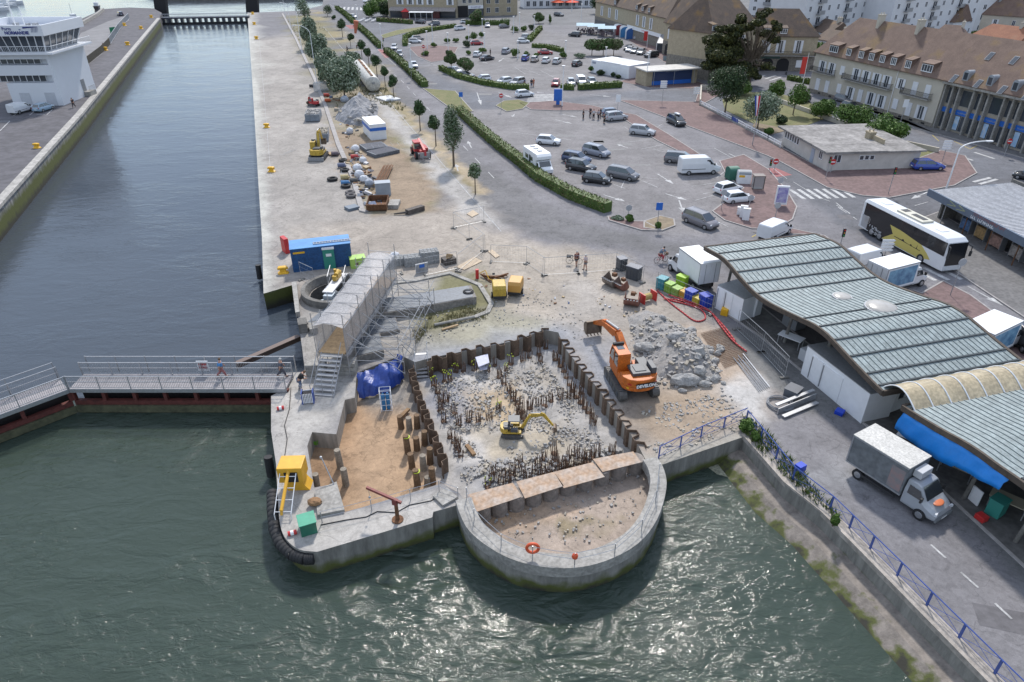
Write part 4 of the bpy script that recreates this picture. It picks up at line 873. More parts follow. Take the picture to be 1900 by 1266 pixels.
# barrel canopy between the halls
Mb=Matrix.Translation((NE.x,NE.y,0))@Matrix.Rotation(math.atan2(d.y,d.x),4,'Z')
r_=root('barrel_canopy',(NE.x,NE.y,0),math.atan2(d.y,d.x),'translucent beige barrel vault canopy bridging the two market hall roofs','canopy')
gap=(Vector((N2.x,N2.y,0))-Vector((NE.x,NE.y,0))).dot(d); x0,x1=-.5,gap+.9; n=12; rise=.9; zb0=zr(Lr)+.12
pts=[(x0+(x1-x0)*i/n,zb0-.25+rise*math.sin(PI*(i/n)**.85)) for i in range(n+1)]
yoff=(Vector((N2.x,N2.y,0))-Vector((NE.x,NE.y,0))).dot(nn)
mb=MB(); secs=[[(x,sgn*(.35),z),(x,sgn*(Wr-.2),z),(x,sgn*(Wr-.2),z-.03),(x,sgn*(.35),z-.03)] for x,z in pts]; mb.loft(secs)
vm=mat('aged_polycarbonate',(.52,.43,.28),.3,ns=.8,na=.3,n2=5); mb.build('vault',vm,r_,smooth=False,fixn=True)
for j in range(9):
    y=sgn*(.35+(Wr-.55)*j/8); mb=MB(); mb.tube([(x,y,z+.03) for x,z in pts],.045,5); mb.build('rib',WHITE,r_)
# cold store units
def unit(A,B,h,D,label,name='cold_store',grp=None,m=WHITE,roofm=GALV,doors=()):
    q=Bd(name,A,B,D,label,'container',grp); q.walls(h,m,name='body'); mb=MB(); mb.bx(-.03,q.L+.03,-.03,D+.03,h,h+.06); mb.build('roof',roofm,q.r)
    for (a_,b_,c_,e_) in doors:
        mb=MB(); mb.bx(a_*q.L,b_*q.L,-.05,-.002,c_,e_); o=mb.build('door',WHITE,q.r); mb=MB(); mb.bx(a_*q.L+.04,a_*q.L+.1,-.1,-.052,c_+.1,e_-.1); mb.build('hinge_bar',STEEL,o)
    return q
unit(G(1485.6,693),G(1597,786),2.55,2.4,'long white cold store with a sliding door beside the blue crate',doors=((.12,.3,.1,2.2),(.31,.62,.1,2.2)))
unit(G(1325,571),G(1372,598),2.3,2.6,'white panelled cold store with a ribbed grey roof next to the yellow crate',doors=((.03,.3,.05,2.2),(.34,.62,.05,2.2)))
u=unit(G(1640,772),G(1700,748),2.4,2.2,'white partition office with two dark windows under the canopy between the halls',doors=())
u.win(u.L*.35,1.1,.8,.9,0,bars=0); u.win(u.L*.6,1.1,.8,.9,0,bars=0); u.win(u.L*.85,1.1,.8,.9,0,bars=0)
# ---- souvenir shop pavilion at right (grey band roof)
A=G(1738,405,0); B=A+(Vector((G(1900,497).x,G(1900,497).y,0))-Vector((A.x,A.y,0))).normalized()*24
q=Bd('souvenir_shop',A,B,9,'souvenir shop pavilion with a ribbed pale roof, slate blue band and open dark front','shop')
hz_=3.1; mb=MB(); mb.bx(0,q.L,2.2,q.D,0,hz_); mb.bx(0,.3,0,2.2,0,hz_); mb.build('wall',CONCD,q.r)
mb=MB(); mb.add([(-.8,-1.2,hz_+.05),(q.L,-1.2,hz_+.05),(q.L,q.D,hz_+.7),(-.8,q.D,hz_+.7),(-.8,-1.2,hz_+.2),(q.L,-1.2,hz_+.2),(q.L,q.D,hz_+.85),(-.8,q.D,hz_+.85)],[(4,5,6,7),(3,2,1,0),(0,1,5,4),(1,2,6,5),(2,3,7,6),(3,0,4,7)])
rf=mb.build('roof',mat('shop_roof',(.42,.43,.46),.5,ns=1,na=.2,n2=4),q.r)
mb=MB()
for i in range(int(q.L/.35)): x=-.7+i*.35; mb.box(x,(q.D-1.2)/2,hz_+.54,.04,q.D+1.25,.05,rx=math.atan2(.65,q.D+1.2))
mb.build('roof_rib',STEEL,rf)
mb=MB(); mb.bx(-1.1,q.L,-1.45,-1.22,hz_-.55,hz_+.3); fb=mb.build('fascia_band',paint('slate_blue',(.12,.15,.2)),q.r)
for x0 in(3,18):
    for k_ in range(2):
        mb=MB(); xx=x0+k_*1.6; mb.tube([(xx,-1.46,hz_+.2),(xx+1.1,-1.46,hz_-.1),(xx-.3,-1.46,hz_-.35)],.03,4); mb.build('emblem',paint('olive_line',(.35,.36,.12)),fb)
glyphs(13,.42,fb,(8.6,-1.452,hz_-.25),WHITE); glyphs(15,.5,fb,(9.6,-1.452,hz_+.12),paint('faded_red',(.25,.1,.1)))
mb=MB(); mb.bx(-1.1,7,q.D,q.D+.2,hz_,hz_+1.2); mb.build('screen_wall',CONCD,q.r)
for x in(2.2,6,10,14,18,22): mb=MB(); mb.cyl((x,-1.1,0),(x,-1.1,hz_-.5),.06); mb.build('post',GALV if x<3 else RUST,q.r)
for i,(x,c_,l_) in enumerate(((4.5,(.1,.2,.4),'rack of blue goods'),(7,(.55,.35,.15),'orange framed display stand with beach goods'),(9.5,(.5,.3,.25),'hanging beach towels'),(12.5,(.5,.45,.42),'pale dress display'),(16,(.1,.25,.5),'blue scooters on display'),(19.5,(.05,.35,.4),'teal display bin'))):
    p=q.A+q.d*x; r2=root('display_stand',(p.x,p.y,0),head(q.A,q.A+q.d),l_+' in the open front of the souvenir shop','display','shop displays')
    mb=MB(); mb.bx(-.8,.8,.2,.9,.3,1.5); mb.build('goods',mat('goods%d'%i,c_,.6,ns=3,col2=tuple(x_*.25 for x_ in c_)),r2); mb=MB(); 
    for a_ in(-.8,.8): mb.bx(a_-.04,a_+.04,.2,.9,0,1.9)
    mb.bx(-.8,.8,.5,.56,1.85,1.9); mb.build('frame',STEEL,r2)
# ================= LOCK GATE FOOTBRIDGE =================
def footbridge(pA,pB,wd,label,grp='lock gate footbridges',dk=.35):
    A=G(*pA,dk);B=G(*pB,dk); r_=root('gate_footbridge',(A.x,A.y,0),head(A,B),label,'footbridge',grp); L_=(Vector((B.x,B.y))-Vector((A.x,A.y))).length
    mb=MB(); mb.bx(0,L_,0,wd,dk-.18,dk); mb.build('deck',mat('deck_boards',(.34,.32,.33),.8,ns=2,na=.2,n2=9),r_)
    mb=MB(); mb.bx(0,L_,-.06,-.0,dk-.3,dk+.02); mb.build('edge_beam',GALV,r_)
    RB=mat('red_lead',(.11,.028,.022),.7,ns=3,na=.5)
    mb=MB(); mb.bx(0,L_,.05,.4,-1.15,-.78); mb.build('girder',RB,r_)
    mb=MB(); mb.bx(0,L_,-.15,.5,-1.75,-1.2); mb.bx(0,L_,.5,.7,-3,-1.2); mb.build('timber_fender',mat('wet_timber',(.10,.10,.055),.8,ns=1.5,na=.5,n2=4),r_)
    mb=MB(); mb.bx(0,L_,1.2,1.4,-3,-.1); mb.build('gate_leaf',mat('gate_black',(.025,.02,.02),.8),r_)
    n=int(L_/2.2)
    for i in range(n+1): x=L_*i/n; mb=MB(); mb.bx(x-.13,x+.13,.1,.4,-.78,dk-.18); mb.build('post',RB,r_)
    for y,nm in((.03,'near'),(wd-.05,'far'),(wd+.85,'outer')):
        mb=MB(); n=int(L_/.13); h=1.1
        z0=dk
        mb.bx(0,L_,y-.03,y+.03,z0+h-.03,z0+h+.03); 
        if nm!='outer':
            mb.bx(0,L_,y-.02,y+.02,z0+.1,z0+.14); mb.bx(0,L_,y-.02,y+.02,z0+.6,z0+.64)
            for i in range(n+1): x=L_*i/n; mb.bx(x-.011,x+.011,y-.011,y+.011,z0+.1,z0+h)
        for i in range(int(L_/2.2)+1): x=L_*i/int(L_/2.2); mb.bx(x-.035,x+.035,y-.035,y+.035,z0-.3,z0+h+.05)
        mb.build('railing',GALV,r_)
    return r_
footbridge((128,722),(530,722),2.0,'straight grey lock gate footbridge with two people crossing it')
footbridge((-60,792),(126,723),2.0,'angled lock gate footbridge leading off the picture edge')
p=G(375,702,.35); r_=root('warning_sign',(p.x,p.y+.6,.35),0,'small square warning sign with red print on the footbridge railing','sign'); mb=MB(); mb.bx(-.45,.45,-.02,.02,.3,1.2); o=mb.build('board',WHITE,r_); mb=MB(); mb.bx(-.3,.3,-.035,-.02,.8,1.0); mb.bx(-.3,.3,-.035,-.02,.5,.7); mb.build('print',RED,o)
# far lock bridge
A=G(297,36,.2);B=G(462,33,.2); r_=root('lock_bridge',(A.x,A.y,0),head(A,B),'dark low footbridge across the far end of the lock basin','footbridge'); L_=(B-A).length
DS=paint('dark_bridge',(.05,.055,.07)); mb=MB(); mb.bx(0,L_,0,3,.2,.7); mb.build('deck',DS,r_)
for i in range(15): mb=MB(); x=L_*(i+.5)/15; mb.bx(x-.5,x+.5,.3,2.5,-2.4,.2); mb.build('pier',DS,r_)
mb=MB(); mb.bx(0,L_,-.5,.3,-2.6,-1.1); mb.build('fender',BLACK,r_)
mb=MB(); rail(mb,[(0,0,.7),(L_,0,.7)],1.1,1.2,.05); rail(mb,[(0,3,.7),(L_,3,.7)],1.1,1.2,.05); mb.build('railing',GALV,r_)
for px,l_ in((301,'black raised gate leaf at the left end of the far lock bridge'),(470,'black raised gate leaf at the right end of the far lock bridge')):
    p=G(px,20); mb=MB(); mb.box(p.x,p.y,3,5,2,9,ry=R(8)); mb.box(p.x+2.6,p.y,3,.4,2.3,9.2,ry=R(8)); mb.bx(p.x-2,p.x+2,p.y-1.3,p.y+1.3,-2,-.8); solo('gate_leaf',mb,BLACK,l_,'lock gate','raised gate leaves')
# second far quay across the water
mb=MB(); mb.prism([G(300,-4),G(600,-8),G(900,-40),G(200,-40)],-3,.4); struct('far_bank',mb,CONCD)
# ================= PAVEMENTS, MARKINGS, HEDGES, TREES, LAMPS, SIGNS =================
REDP=mat('red_pavement',(.19,.125,.12),.9,ns=.35,na=.25,n2=2.2,bs=9,coord='World'); KERB=mat('kerb_stone',(.33,.31,.30),.85,ns=2,na=.25,coord='World')
GRASS=mat('lawn',(.105,.125,.042),.95,ns=.5,col2=(.19,.165,.08),bs=12,ba=.8,coord='World'); DIRT=mat('verge_soil',(.24,.19,.13),.95,ns=1,na=.4,coord='World')
PAVZ=.10
def pave(px,m=REDP,name='pavement',h=PAVZ,kerb=True,z=0):
    p=GL(px,z); mb=MB(); mb.prism(p,z-.3,z+h); struct(name,mb,m)
    if kerb: mb=MB(); mb.ribbon(p,.16,z-.2,z+h+.02,closed=True); struct('kerb',mb,KERB)
pave([(965,192),(1030,188),(1100,197),(1140,207),(1180,214),(1240,250),(1290,282),(1322,303),(1300,301),(1220,262),(1150,217),(1090,206),(1030,206),(985,204)])
pave([(1150,187),(1290,190),(1298,165),(1330,158),(1345,172),(1300,196),(1424,262),(1445,272),(1535,320),(1660,296),(1690,300),(1745,280),(1790,290),(1812,322),(1770,345),(1650,368),(1600,364),(1535,349),(1450,302),(1424,290)])
pave([(1335,300),(1380,288),(1425,315),(1460,355),(1478,385),(1470,408),(1440,425),(1395,425),(1345,410),(1322,393),(1350,372),(1380,350),(1350,330)])
pave([(1400,432),(1470,425),(1530,438),(1585,478),(1640,520),(1710,545),(1750,522),(1800,548),(1870,600),(1990,700),(1890,668),(1780,590),(1690,540),(1620,515),(1560,460),(1520,436)],h=.05)
pave([(1735,480),(1900,590),(2000,660),(2100,640),(1900,490),(1740,395),(1700,410)],mat('grey_slabs',(.17,.165,.165),.9,ns=.4,na=.25,n2=3,coord='World'))
pave([(1515,150),(1700,240),(1740,250),(2000,322),(2000,305),(1900,280),(1727,234),(1500,168)],mat('grey_slabs'),h=.08)
pave([(758,88),(800,84),(850,88),(838,110),(800,116),(775,105)],h=.06)
pave([(1150,152),(1180,140),(1290,150),(1310,158),(1280,165),(1205,163)],h=.06)
pave([(1190,60),(1300,110),(1340,140),(1240,120),(1165,75)],h=.06)
# market kerb and platform
pave([(1320,565),(1410,625),(1500,700),(1600,785),(1700,868),(1900,1052),(2100,1230),(2300,1180),(1900,820),(1660,740),(1500,640),(1400,560)],mat('market_floor',(.15,.145,.14),.8,ns=.5,na=.4,n2=3,coord='World'),h=.09)
pave([(785,165),(845,170),(860,188),(878,208),(848,210),(822,192)],GRASS,'grass_island',.12)
pave([(920,197),(935,188),(962,186),(982,192),(970,203),(940,208)],GRASS,'grass_island',.12)
pave([(707,66),(735,57),(800,48),(800,52),(750,62),(712,72)],GRASS,'grass_island',.1)
pave([(1195,412),(1225,402),(1250,408),(1252,420),(1228,429),(1195,424)],DIRT,'planted_island',.12)
pave([(1128,403),(1175,412),(1195,412),(1228,429),(1190,428),(1130,410)],REDP,'pavement',.11)
mb=MB(); mb.prism(GL([(1385,172),(1440,172),(1500,190),(1545,215),(1500,232),(1440,240),(1420,240),(1345,205),(1340,185)]),-.1,.06); mb.prism(GL([(1662,262),(1740,283),(1690,300),(1655,308)]),-.1,.06); struct('lawn',mb,GRASS)
mb=MB(); mb.prism(GL([(1400,228),(1440,236),(1455,244),(1430,250),(1395,238)]),-.1,.075); struct('garden_path',mb,DIRT)
# grass tufts on the rough verges
def tufts(name,px,n,h,m,z=0,w=.05):
    poly=P2(GL(px,z)); xs=[p[0] for p in poly]; ys=[p[1] for p in poly]; mb=MB(); P=rng.uniform([min(xs),min(ys)],[max(xs),max(ys)],(n*3,2)); P=P[inside(P,poly)][:n]
    dn=fbm(P,2.5,77); P=P[dn>.42]
    for x,y in P:
        for k in range(4):
            a=random.uniform(0,2*PI); r=random.uniform(.02,.15); hh=h*random.uniform(.4,1.2); dx,dy=math.cos(a),math.sin(a); bx_,by=x+dx*r,y+dy*r
            mb.add([(bx_-dy*w,by+dx*w,z),(bx_+dy*w,by-dx*w,z),(bx_+dx*hh*.5,by+dy*hh*.5,z+hh)],[(0,1,2)])
    return struct(name,mb,m,kind='stuff')
DRYG=leafmat('dry_grass',(.26,.22,.11),(.12,.13,.05)); GRN=leafmat('green_weeds',(.06,.11,.02),(.11,.13,.04))
tufts('dry_grass',[(533,40),(575,50),(640,140),(690,250),(665,300),(640,250),(600,150)],1800,.5,DRYG)
tufts('dry_grass',[(640,110),(700,150),(760,205),(770,215),(690,190),(620,170)],1600,.7,DRYG)
tufts('dry_grass',[(765,600),(870,560),(915,560),(900,600),(800,610),(770,640)],900,.22,DRYG,w=.03)
tufts('dry_grass',[(590,40),(640,90),(700,160),(760,220),(800,265),(790,270),(700,170),(640,110),(585,45)],700,.4,DRYG)
tufts('green_weeds',[(1380,770),(1420,800),(1500,890),(1560,960),(1550,965),(1460,890),(1375,800)],260,.4,GRN,z=.12,w=.05)
# ---- painted markings
LN=MB(); PZ=.014
def pl(x1,y1,x2,y2,w=.12,z=PZ):
    a,b=G(x1,y1),G(x2,y2); d=(b-a).normalized()*1; n=Vector((-d.y,d.x,0))*w/2
    LN.quad((a.x+n.x,a.y+n.y,z),(a.x-n.x,a.y-n.y,z),(b.x-n.x,b.y-n.y,z),(b.x+n.x,b.y+n.y,z))
def dash(x1,y1,x2,y2,on=3,off=3,w=.12):
    a,b=G(x1,y1),G(x2,y2); L_=(b-a).length; d=(b-a)/L_; n=Vector((-d.y,d.x,0))*w/2; t=0
    while t<L_: p=a+d*t;q=a+d*min(L_,t+on); LN.quad((p.x+n.x,p.y+n.y,PZ),(p.x-n.x,p.y-n.y,PZ),(q.x-n.x,q.y-n.y,PZ),(q.x+n.x,q.y+n.y,PZ)); t+=on+off
def zebra(A,B,C,n,f=.5):
    A,B,C=G(*A),G(*B),G(*C); s=(B-A)/n; e=C-A
    for i in range(n): p=A+s*i; q=p+s*f; LN.quad((p.x,p.y,PZ),(q.x,q.y,PZ),(q.x+e.x,q.y+e.y,PZ),(p.x+e.x,p.y+e.y,PZ))
def arrow(x,y,x2,y2,turn=0):
    a,b=G(x,y),G(x2,y2); d=b-a; L_=d.length; d/=L_; n=Vector((-d.y,d.x,0))
    def P(u,v): q=a+d*(u*L_)+n*v; return (q.x,q.y,PZ)
    LN.add([P(0,.09),P(0,-.09),P(.62,-.09),P(.62,.09)],[(0,1,2,3)]); LN.add([P(.62,.42),P(.62,-.42),P(1,0)],[(0,1,2)])
zebra((982,175),(977,190),(1030,175),7)
for i in range(7): x=1466+i*15.3; pl(x,352-i*.3,x+27,370-i*.5,.55) if i<7 else 0
for i in range(6): x=1692+i*24; pl(x-2,498+i*-1,x+44,521-i*1,.5)
pl(1795,488,1842,513,.5)
for (a_,b_,c_,e_) in((1806,338,1838,330),(1817,342,1850,333),(1757,290,1800,302),(1770,287,1805,298),(1808,283,1845,295),(1420,147,1440,140),(1428,150,1450,143),(1402,146,1420,140)): pl(a_,b_,c_,e_,.5)
zebra((628,18),(700,20),(630,13),9)
for (a_,b_,c_,e_) in((1530,360,1577,397),(1555,385,1590,408)): dash(a_,b_,c_,e_,2,1.5)
pl(1435,313,1460,332,.1); pl(1472,338,1500,355,.1); pl(1500,360,1540,374,.1); pl(1552,381,1577,396,.12)
pl(1822,527,1868,556,.12); pl(1850,527,1880,544,.12); arrow(1796,532,1862,568); arrow(1848,525,1905,556)
arrow(1725,355,1690,370); arrow(1815,347,1760,362); pl(1697,382,1722,375,.1)
pl(1325,275,1370,300,.1); arrow(1352,285,1378,298)
# car park bays and arrows
for (a_,b_,c_,e_) in((960,288,1000,320),(996,275,1015,300),(1137,342,1160,350),(1185,333,1220,348),(1283,346,1340,338),(1304,360,1335,355),(1160,333,1152,350),(1175,328,1222,333),(1212,240,1230,230),(1225,257,1165,264),(1235,268,1190,277),(1212,277,1243,285),(1160,237,1175,246),(1165,240,1225,241),(1328,410,1352,422),(1290,372,1330,361),(860,212,920,262),(870,207,935,262),(950,245,1060,260),(1030,160,1055,163),(955,125,975,138),(975,128,1003,140),(1003,131,1030,145),(1060,136,1085,148),(900,135,960,133),(920,130,1010,135),(700,92,735,122),(650,27,700,85),(612,8,640,30),(1262,266,1300,290),(1330,226,1345,222),(1345,318,1330,330),(830,82,870,84),(793,120,825,124),(800,118,820,127)): pl(a_,b_,c_,e_,.1)
arrow(1140,325,1165,333); 
for (a_,b_,c_,e_) in((1235,360,1275,372),(1130,365,1160,374),(1220,323,1250,342),(1120,362,1158,374),(1165,275,1145,268),(1040,212,1072,218),(1030,222,1062,230),(1040,188,1007,186),(975,170,1010,172),(925,172,950,182),(955,212,950,217),(885,172,893,196),(1095,176,1135,180),(875,275,868,262),(850,318,846,305),(935,108,925,115),(905,118,895,115),(1260,372,1268,395)): arrow(a_,b_,c_,e_)
dash(745,150,930,345,3,4.5,.12); dash(640,60,745,150,3,5,.12)
[pl(*q,.13) for q in((1727,1011,1755,1036),(1782,1062,1815,1091),(1846,1120,1877,1149))]; dash(480,60,503,330,60,1,.05); pl(600,50,930,430,.1); 
for i,f in enumerate(LN.f):
    for q in f: v=LN.v[q]; LN.v[q]=(v[0],v[1],v[2]+(i*7%23)*.0006)
struct('road_markings',LN,mat('road_paint',(.52,.52,.52),.8,ns=1.2,na=.5,n2=6,coord='World'))
LY=LN; LN=MB(); 
for (a_,b_,c_,e_) in((1730,251,1742,262),(1770,262,1800,277),(1800,277,1830,262),(1395,440,1415,430)): pl(a_,b_,c_,e_,.12)
struct('yellow_markings',LN,mat('yellow_road_paint',(.5,.38,.08),.8,ns=2,na=.4,coord='World'))
mb=MB(); mb.prism(GL([(1405,313),(1440,312),(1470,325),(1432,330)]),0,.010); mb.prism(GL([(700,92),(720,92),(740,104),(715,108)]),0,.010); mb.prism(GL([(640,47),(665,46),(672,52),(650,54)]),0,.01); struct('red_crossing',mb,mat('red_surface',(.28,.10,.10),.85,ns=1,na=.3,coord='World'))
mb=MB(); rs=random.Random(3)
for k in range(34):
    x,y=rs.choice(((rs.uniform(900,1300),rs.uniform(215,330)),(rs.uniform(1480,1900),rs.uniform(800,1200)),(rs.uniform(780,1010),rs.uniform(90,190)),(rs.uniform(1550,1750),rs.uniform(390,520)))); p=G(x,y)
    if y>780 and not(x-y>650 and x-y<830): continue
    a=rs.uniform(-.3,.3); l,w_=rs.uniform(.8,2.6),rs.uniform(.3,.9); M_=Matrix.Translation((p.x,p.y,.007))@Matrix.Rotation(a,4,'Z'); mb.mi=k%2; mb.add([(-l,-w_,0),(l,-w_,0),(l*.96,w_,0),(-l,w_*.9,0)],[(0,1,2,3)],M_)
struct('tarmac_patches',mb,[mat('patch_dark',(.13,.125,.133),.9,ns=2,na=.3,coord='World'),mat('patch_pale',(.21,.205,.205),.9,ns=2,na=.3,coord='World')])
# ---- leaf clouds
def leaves(lobes,n,size,flat=.0,surf=.55):   # lobes: (centre, (rx,ry,rz), weight)
    V=[];Fc=[];mi=[]
    wts=np.array([l[1][0]*l[1][1]*l[1][2] for l in lobes])**.67; wts/=wts.sum(); cnt=rng.multinomial(n,wts); k=0
    for li,(l,c_) in enumerate(zip(lobes,cnt)):
        u=rng.normal(size=(c_,3)); u/=np.linalg.norm(u,axis=1)[:,None]; r=rng.uniform(surf**3,1.0,c_)**(1/3)*(1+.12*(rng.random(c_)-.5)); p=np.array(l[0])+u*r[:,None]*np.array(l[1])
        a=rng.normal(size=(c_,3)); a/=np.linalg.norm(a,axis=1)[:,None]; nn_=u+a*.9; nn_/=np.linalg.norm(nn_,axis=1)[:,None]
        t=np.cross(nn_,a); t/=np.linalg.norm(t,axis=1)[:,None]+1e-9; b=np.cross(nn_,t); s=size*rng.uniform(.5,1.3,c_)[:,None]
        for q in(p-t*s,p+b*s*.6,p+t*s,p-b*s*.6): V.append(q)
        V_=np.stack(V[-4:],1).reshape(-1,3); V=V[:-4]+[V_]; Fc+= [(k+4*i,k+4*i+1,k+4*i+2,k+4*i+3) for i in range(c_)]; k+=4*c_
        mi+=list((rng.random(c_)<(.25+.5*((li*37)%10)/10)).astype(int))
    mb=MB(); mb.v=[tuple(v) for v in np.concatenate(V)]; mb.f=Fc; mb.m=mi; return mb
def trunkmb(h,r,limbs,top):
    mb=MB(); mb.cyl((0,0,-.05),(0,0,h),r,r*.65,7)
    for i in range(limbs): a=2*PI*i/limbs+random.random(); e=(math.cos(a)*top*.6,math.sin(a)*top*.6,h+top*random.uniform(.5,1)); mb.cyl((0,0,h*.92),e,r*.5,r*.15,5)
    return mb
def lobeset(cx,cz,rx,rz,k,sub=.5,seed=0):
    rs=random.Random(seed); L_=[((0,0,cz),(rx*.72,rx*.72,rz*.72),1)]
    for i in range(k):
        a=rs.uniform(0,2*PI); e=rs.uniform(-.75,1); ce=math.sqrt(max(0,1-e*e)); q=rs.uniform(.45,.62); s=sub*rs.uniform(.7,1.2); L_.append(((math.cos(a)*ce*rx*q,math.sin(a)*ce*rx*q,cz+e*rz*q),(rx*s,rx*s,rz*s),1))
    return L_
MT={'clip':(leafmat('clipped_leaf',(0.078,0.147,0.028),(0.039,0.078,0.016)),leafmat('clipped_leaf_light',(0.139,0.217,0.046),(0.078,0.139,0.031))),
 'dark':(leafmat('dark_leaf',(0.034,0.062,0.025),(0.022,0.040,0.016)),leafmat('dark_leaf_light',(0.062,0.101,0.040),(0.039,0.062,0.023))),
 'young':(leafmat('young_leaf',(0.043,0.085,0.031),(0.023,0.050,0.019)),leafmat('young_leaf_light',(0.078,0.132,0.046),(0.046,0.085,0.031))),
 'willow':(leafmat('willow_leaf',(0.155,0.202,0.132),(0.078,0.116,0.062)),leafmat('willow_leaf_light',(0.326,0.372,0.295),(0.171,0.217,0.139))),
 'cypress':(leafmat('cypress_leaf',(.035,.045,.016),(.02,.026,.01)),leafmat('cypress_tip',(.10,.10,.025),(.045,.05,.018))),
 'poplar':(leafmat('poplar_leaf',(0.070,0.116,0.046),(0.046,0.078,0.031)),leafmat('poplar_light',(0.264,0.310,0.232),(0.124,0.171,0.093))),
 'tamarisk':(leafmat('tamarisk_leaf',(0.085,0.155,0.043),(0.046,0.093,0.028)),leafmat('tamarisk_tip',(0.139,0.116,0.078),(0.093,0.139,0.046)))}
_tm={}
def tree(px,py,ty,rpx,kind,label,name='tree',cat='tree',group=None,n=1500,leaf=.16,trunk=None,lob=9,squash=None,z=0):
    """base pixel, pixel of crown top, crown half width in pixels"""
    B=G(px,py,z); h=topz(px,py,ty,z)-z; dep=B.y*_c+H*_s; r=rpx/F*dep
    ct=trunk if trunk is not None else .3
    rz=max(h*(1-ct)/2,min(r*.85,h*.48) if ct>.1 else 0); cz=h-rz; r_=root(name,B,random.uniform(0,6.28),label,cat,group)
    mb=leaves(lobeset(0,cz,r*1.08,rz*1.08,lob,.5,seed=int(px*7+py)),int(n*1.7),leaf*.92); mb.build('crown',list(MT[kind]),r_)
    trunkmb(h*(ct+.12),max(.06,h*.022),4,rz*.9).build('trunk',BARK,r_); return r_
# young street trees on the verge
yt=[(608,31,10,11),(620,36,28,5),(634,55,35,6),(636,70,37,10),(651,88,61,7),(672,110,75,8),(685,124,89,8),(700,143,101,10),(715,160,123,9),(731,183,140,9),(780,243,188,13),(809,271,213,13)]
for i,(x,y,t,r_) in enumerate(yt):
    lab=('young round crowned street tree, '+['farthest of the verge row','small low crown second farthest on the verge','slim crown third farthest on the verge','bushier crown fourth farthest on the verge','thin crown beside the black signs','beside the walker on the lane','first tree below the lane crossing','level with the white tank top','level with the white tank middle','level with the white tank front end','beside the white site cabin','behind the red telehandler'][i])
    tree(x,y,t,r_,'young',lab,group='street trees on the verge',n=900,leaf=.17,trunk=.45,lob=6)
tree(842,309,200,18,'poplar','tall narrow poplar with silvery leaves beside the road arrow',n=2600,leaf=.15,trunk=.25,lob=14)
tree(882,361,303,14,'poplar','small spindly sapling at the near end of the verge row',n=500,leaf=.15,trunk=.42,lob=6)
for x,y,t,r_,n_,lab in((577,92,30,18,2600,'farthest silvery willow between quay and lane'),(590,118,60,22,3200,'second silvery willow beside the curved lamp'),(615,165,95,27,3600,'large silvery willow above the dark shed'),(640,182,106,36,5200,'nearest and widest silvery willow behind the rubble heap'),(566,40,-5,14,900,'thin pale willow by the far gates'),(655,130,95,16,1500,'low willow bush touching the lane above the white tank')):
    tree(x,y,t,r_,'willow',lab,group='silvery willows on the verge',n=n_,leaf=.3,trunk=.12,lob=14)
# clipped trees in the car park
tree(838,134,96,12,'tamarisk','left one of two clipped round trees over the white cars','clipped_tree',n=2200,leaf=.2,trunk=.35,lob=5,group='clipped round car park trees')
tree(864,141,103,15,'tamarisk','right one of two clipped round trees over the dark car','clipped_tree',n=2600,leaf=.2,trunk=.35,lob=5,group='clipped round car park trees')
tree(884,46,18,14,'tamarisk','clipped round tree in front of the white shop sign','clipped_tree',n=1500,leaf=.3,trunk=.3,lob=5,group='clipped round car park trees')
tree(1000,44,24,11,'tamarisk','clipped round tree beside the far car park corner','clipped_tree',n=1200,leaf=.3,trunk=.3,lob=5,group='clipped round car park trees')
p=G(1119,103); r_=root('clipped_tree_block',p,0,'wide flat topped block of clipped trees beside the modular office','tree'); s_=35/F*(p.y*_c+H*_s)
mb=leaves([((s_*k,0,2.9+.2*math.sin(k*5)),(s_*.42,1.9,1.5),1) for k in(-.62,-.3,0,.3,.62)],5200,.26); mb.build('crown',list(MT['tamarisk']),r_)
for k in(-.6,0,.55): mb=MB(); mb.cyl((s_*k,0,0),(s_*k,0,2.2),.12,.09,6); mb.build('trunk',BARK,r_)
for x,y,t,r2,n_,lab in((1440,186,150,17,1500,'farthest small round lawn tree beyond the bungalow'),(1471,214,157,21,2000,'second round lawn tree on a slim trunk'),(1522,222,183,23,2000,'third round lawn tree behind the bungalow roof'),(1579,242,192,34,3000,'wide clipped tree behind the bungalow middle'),(1636,268,213,37,3600,'widest clipped tree behind the bungalow corner')):
    tree(x,y,t,r2,'clip',lab,'clipped_tree',n=n_,leaf=.2,trunk=(.34 if r2<30 else .16),lob=9,group='round trees around the bungalow')
tree(1345,209,126,37,'dark','dense dark holm oak at the corner of the white fence',n=4500,leaf=.2,trunk=.14,lob=12)
tree(1405,240,166,32,'willow','grey green olive like tree beside the flagpole',n=3400,leaf=.2,trunk=.1,lob=12)
tree(1375,178,150,20,'clip','bright green bush between the dark oak and the road',name='bush',cat='bush',n=1200,leaf=.2,trunk=.05,lob=7)
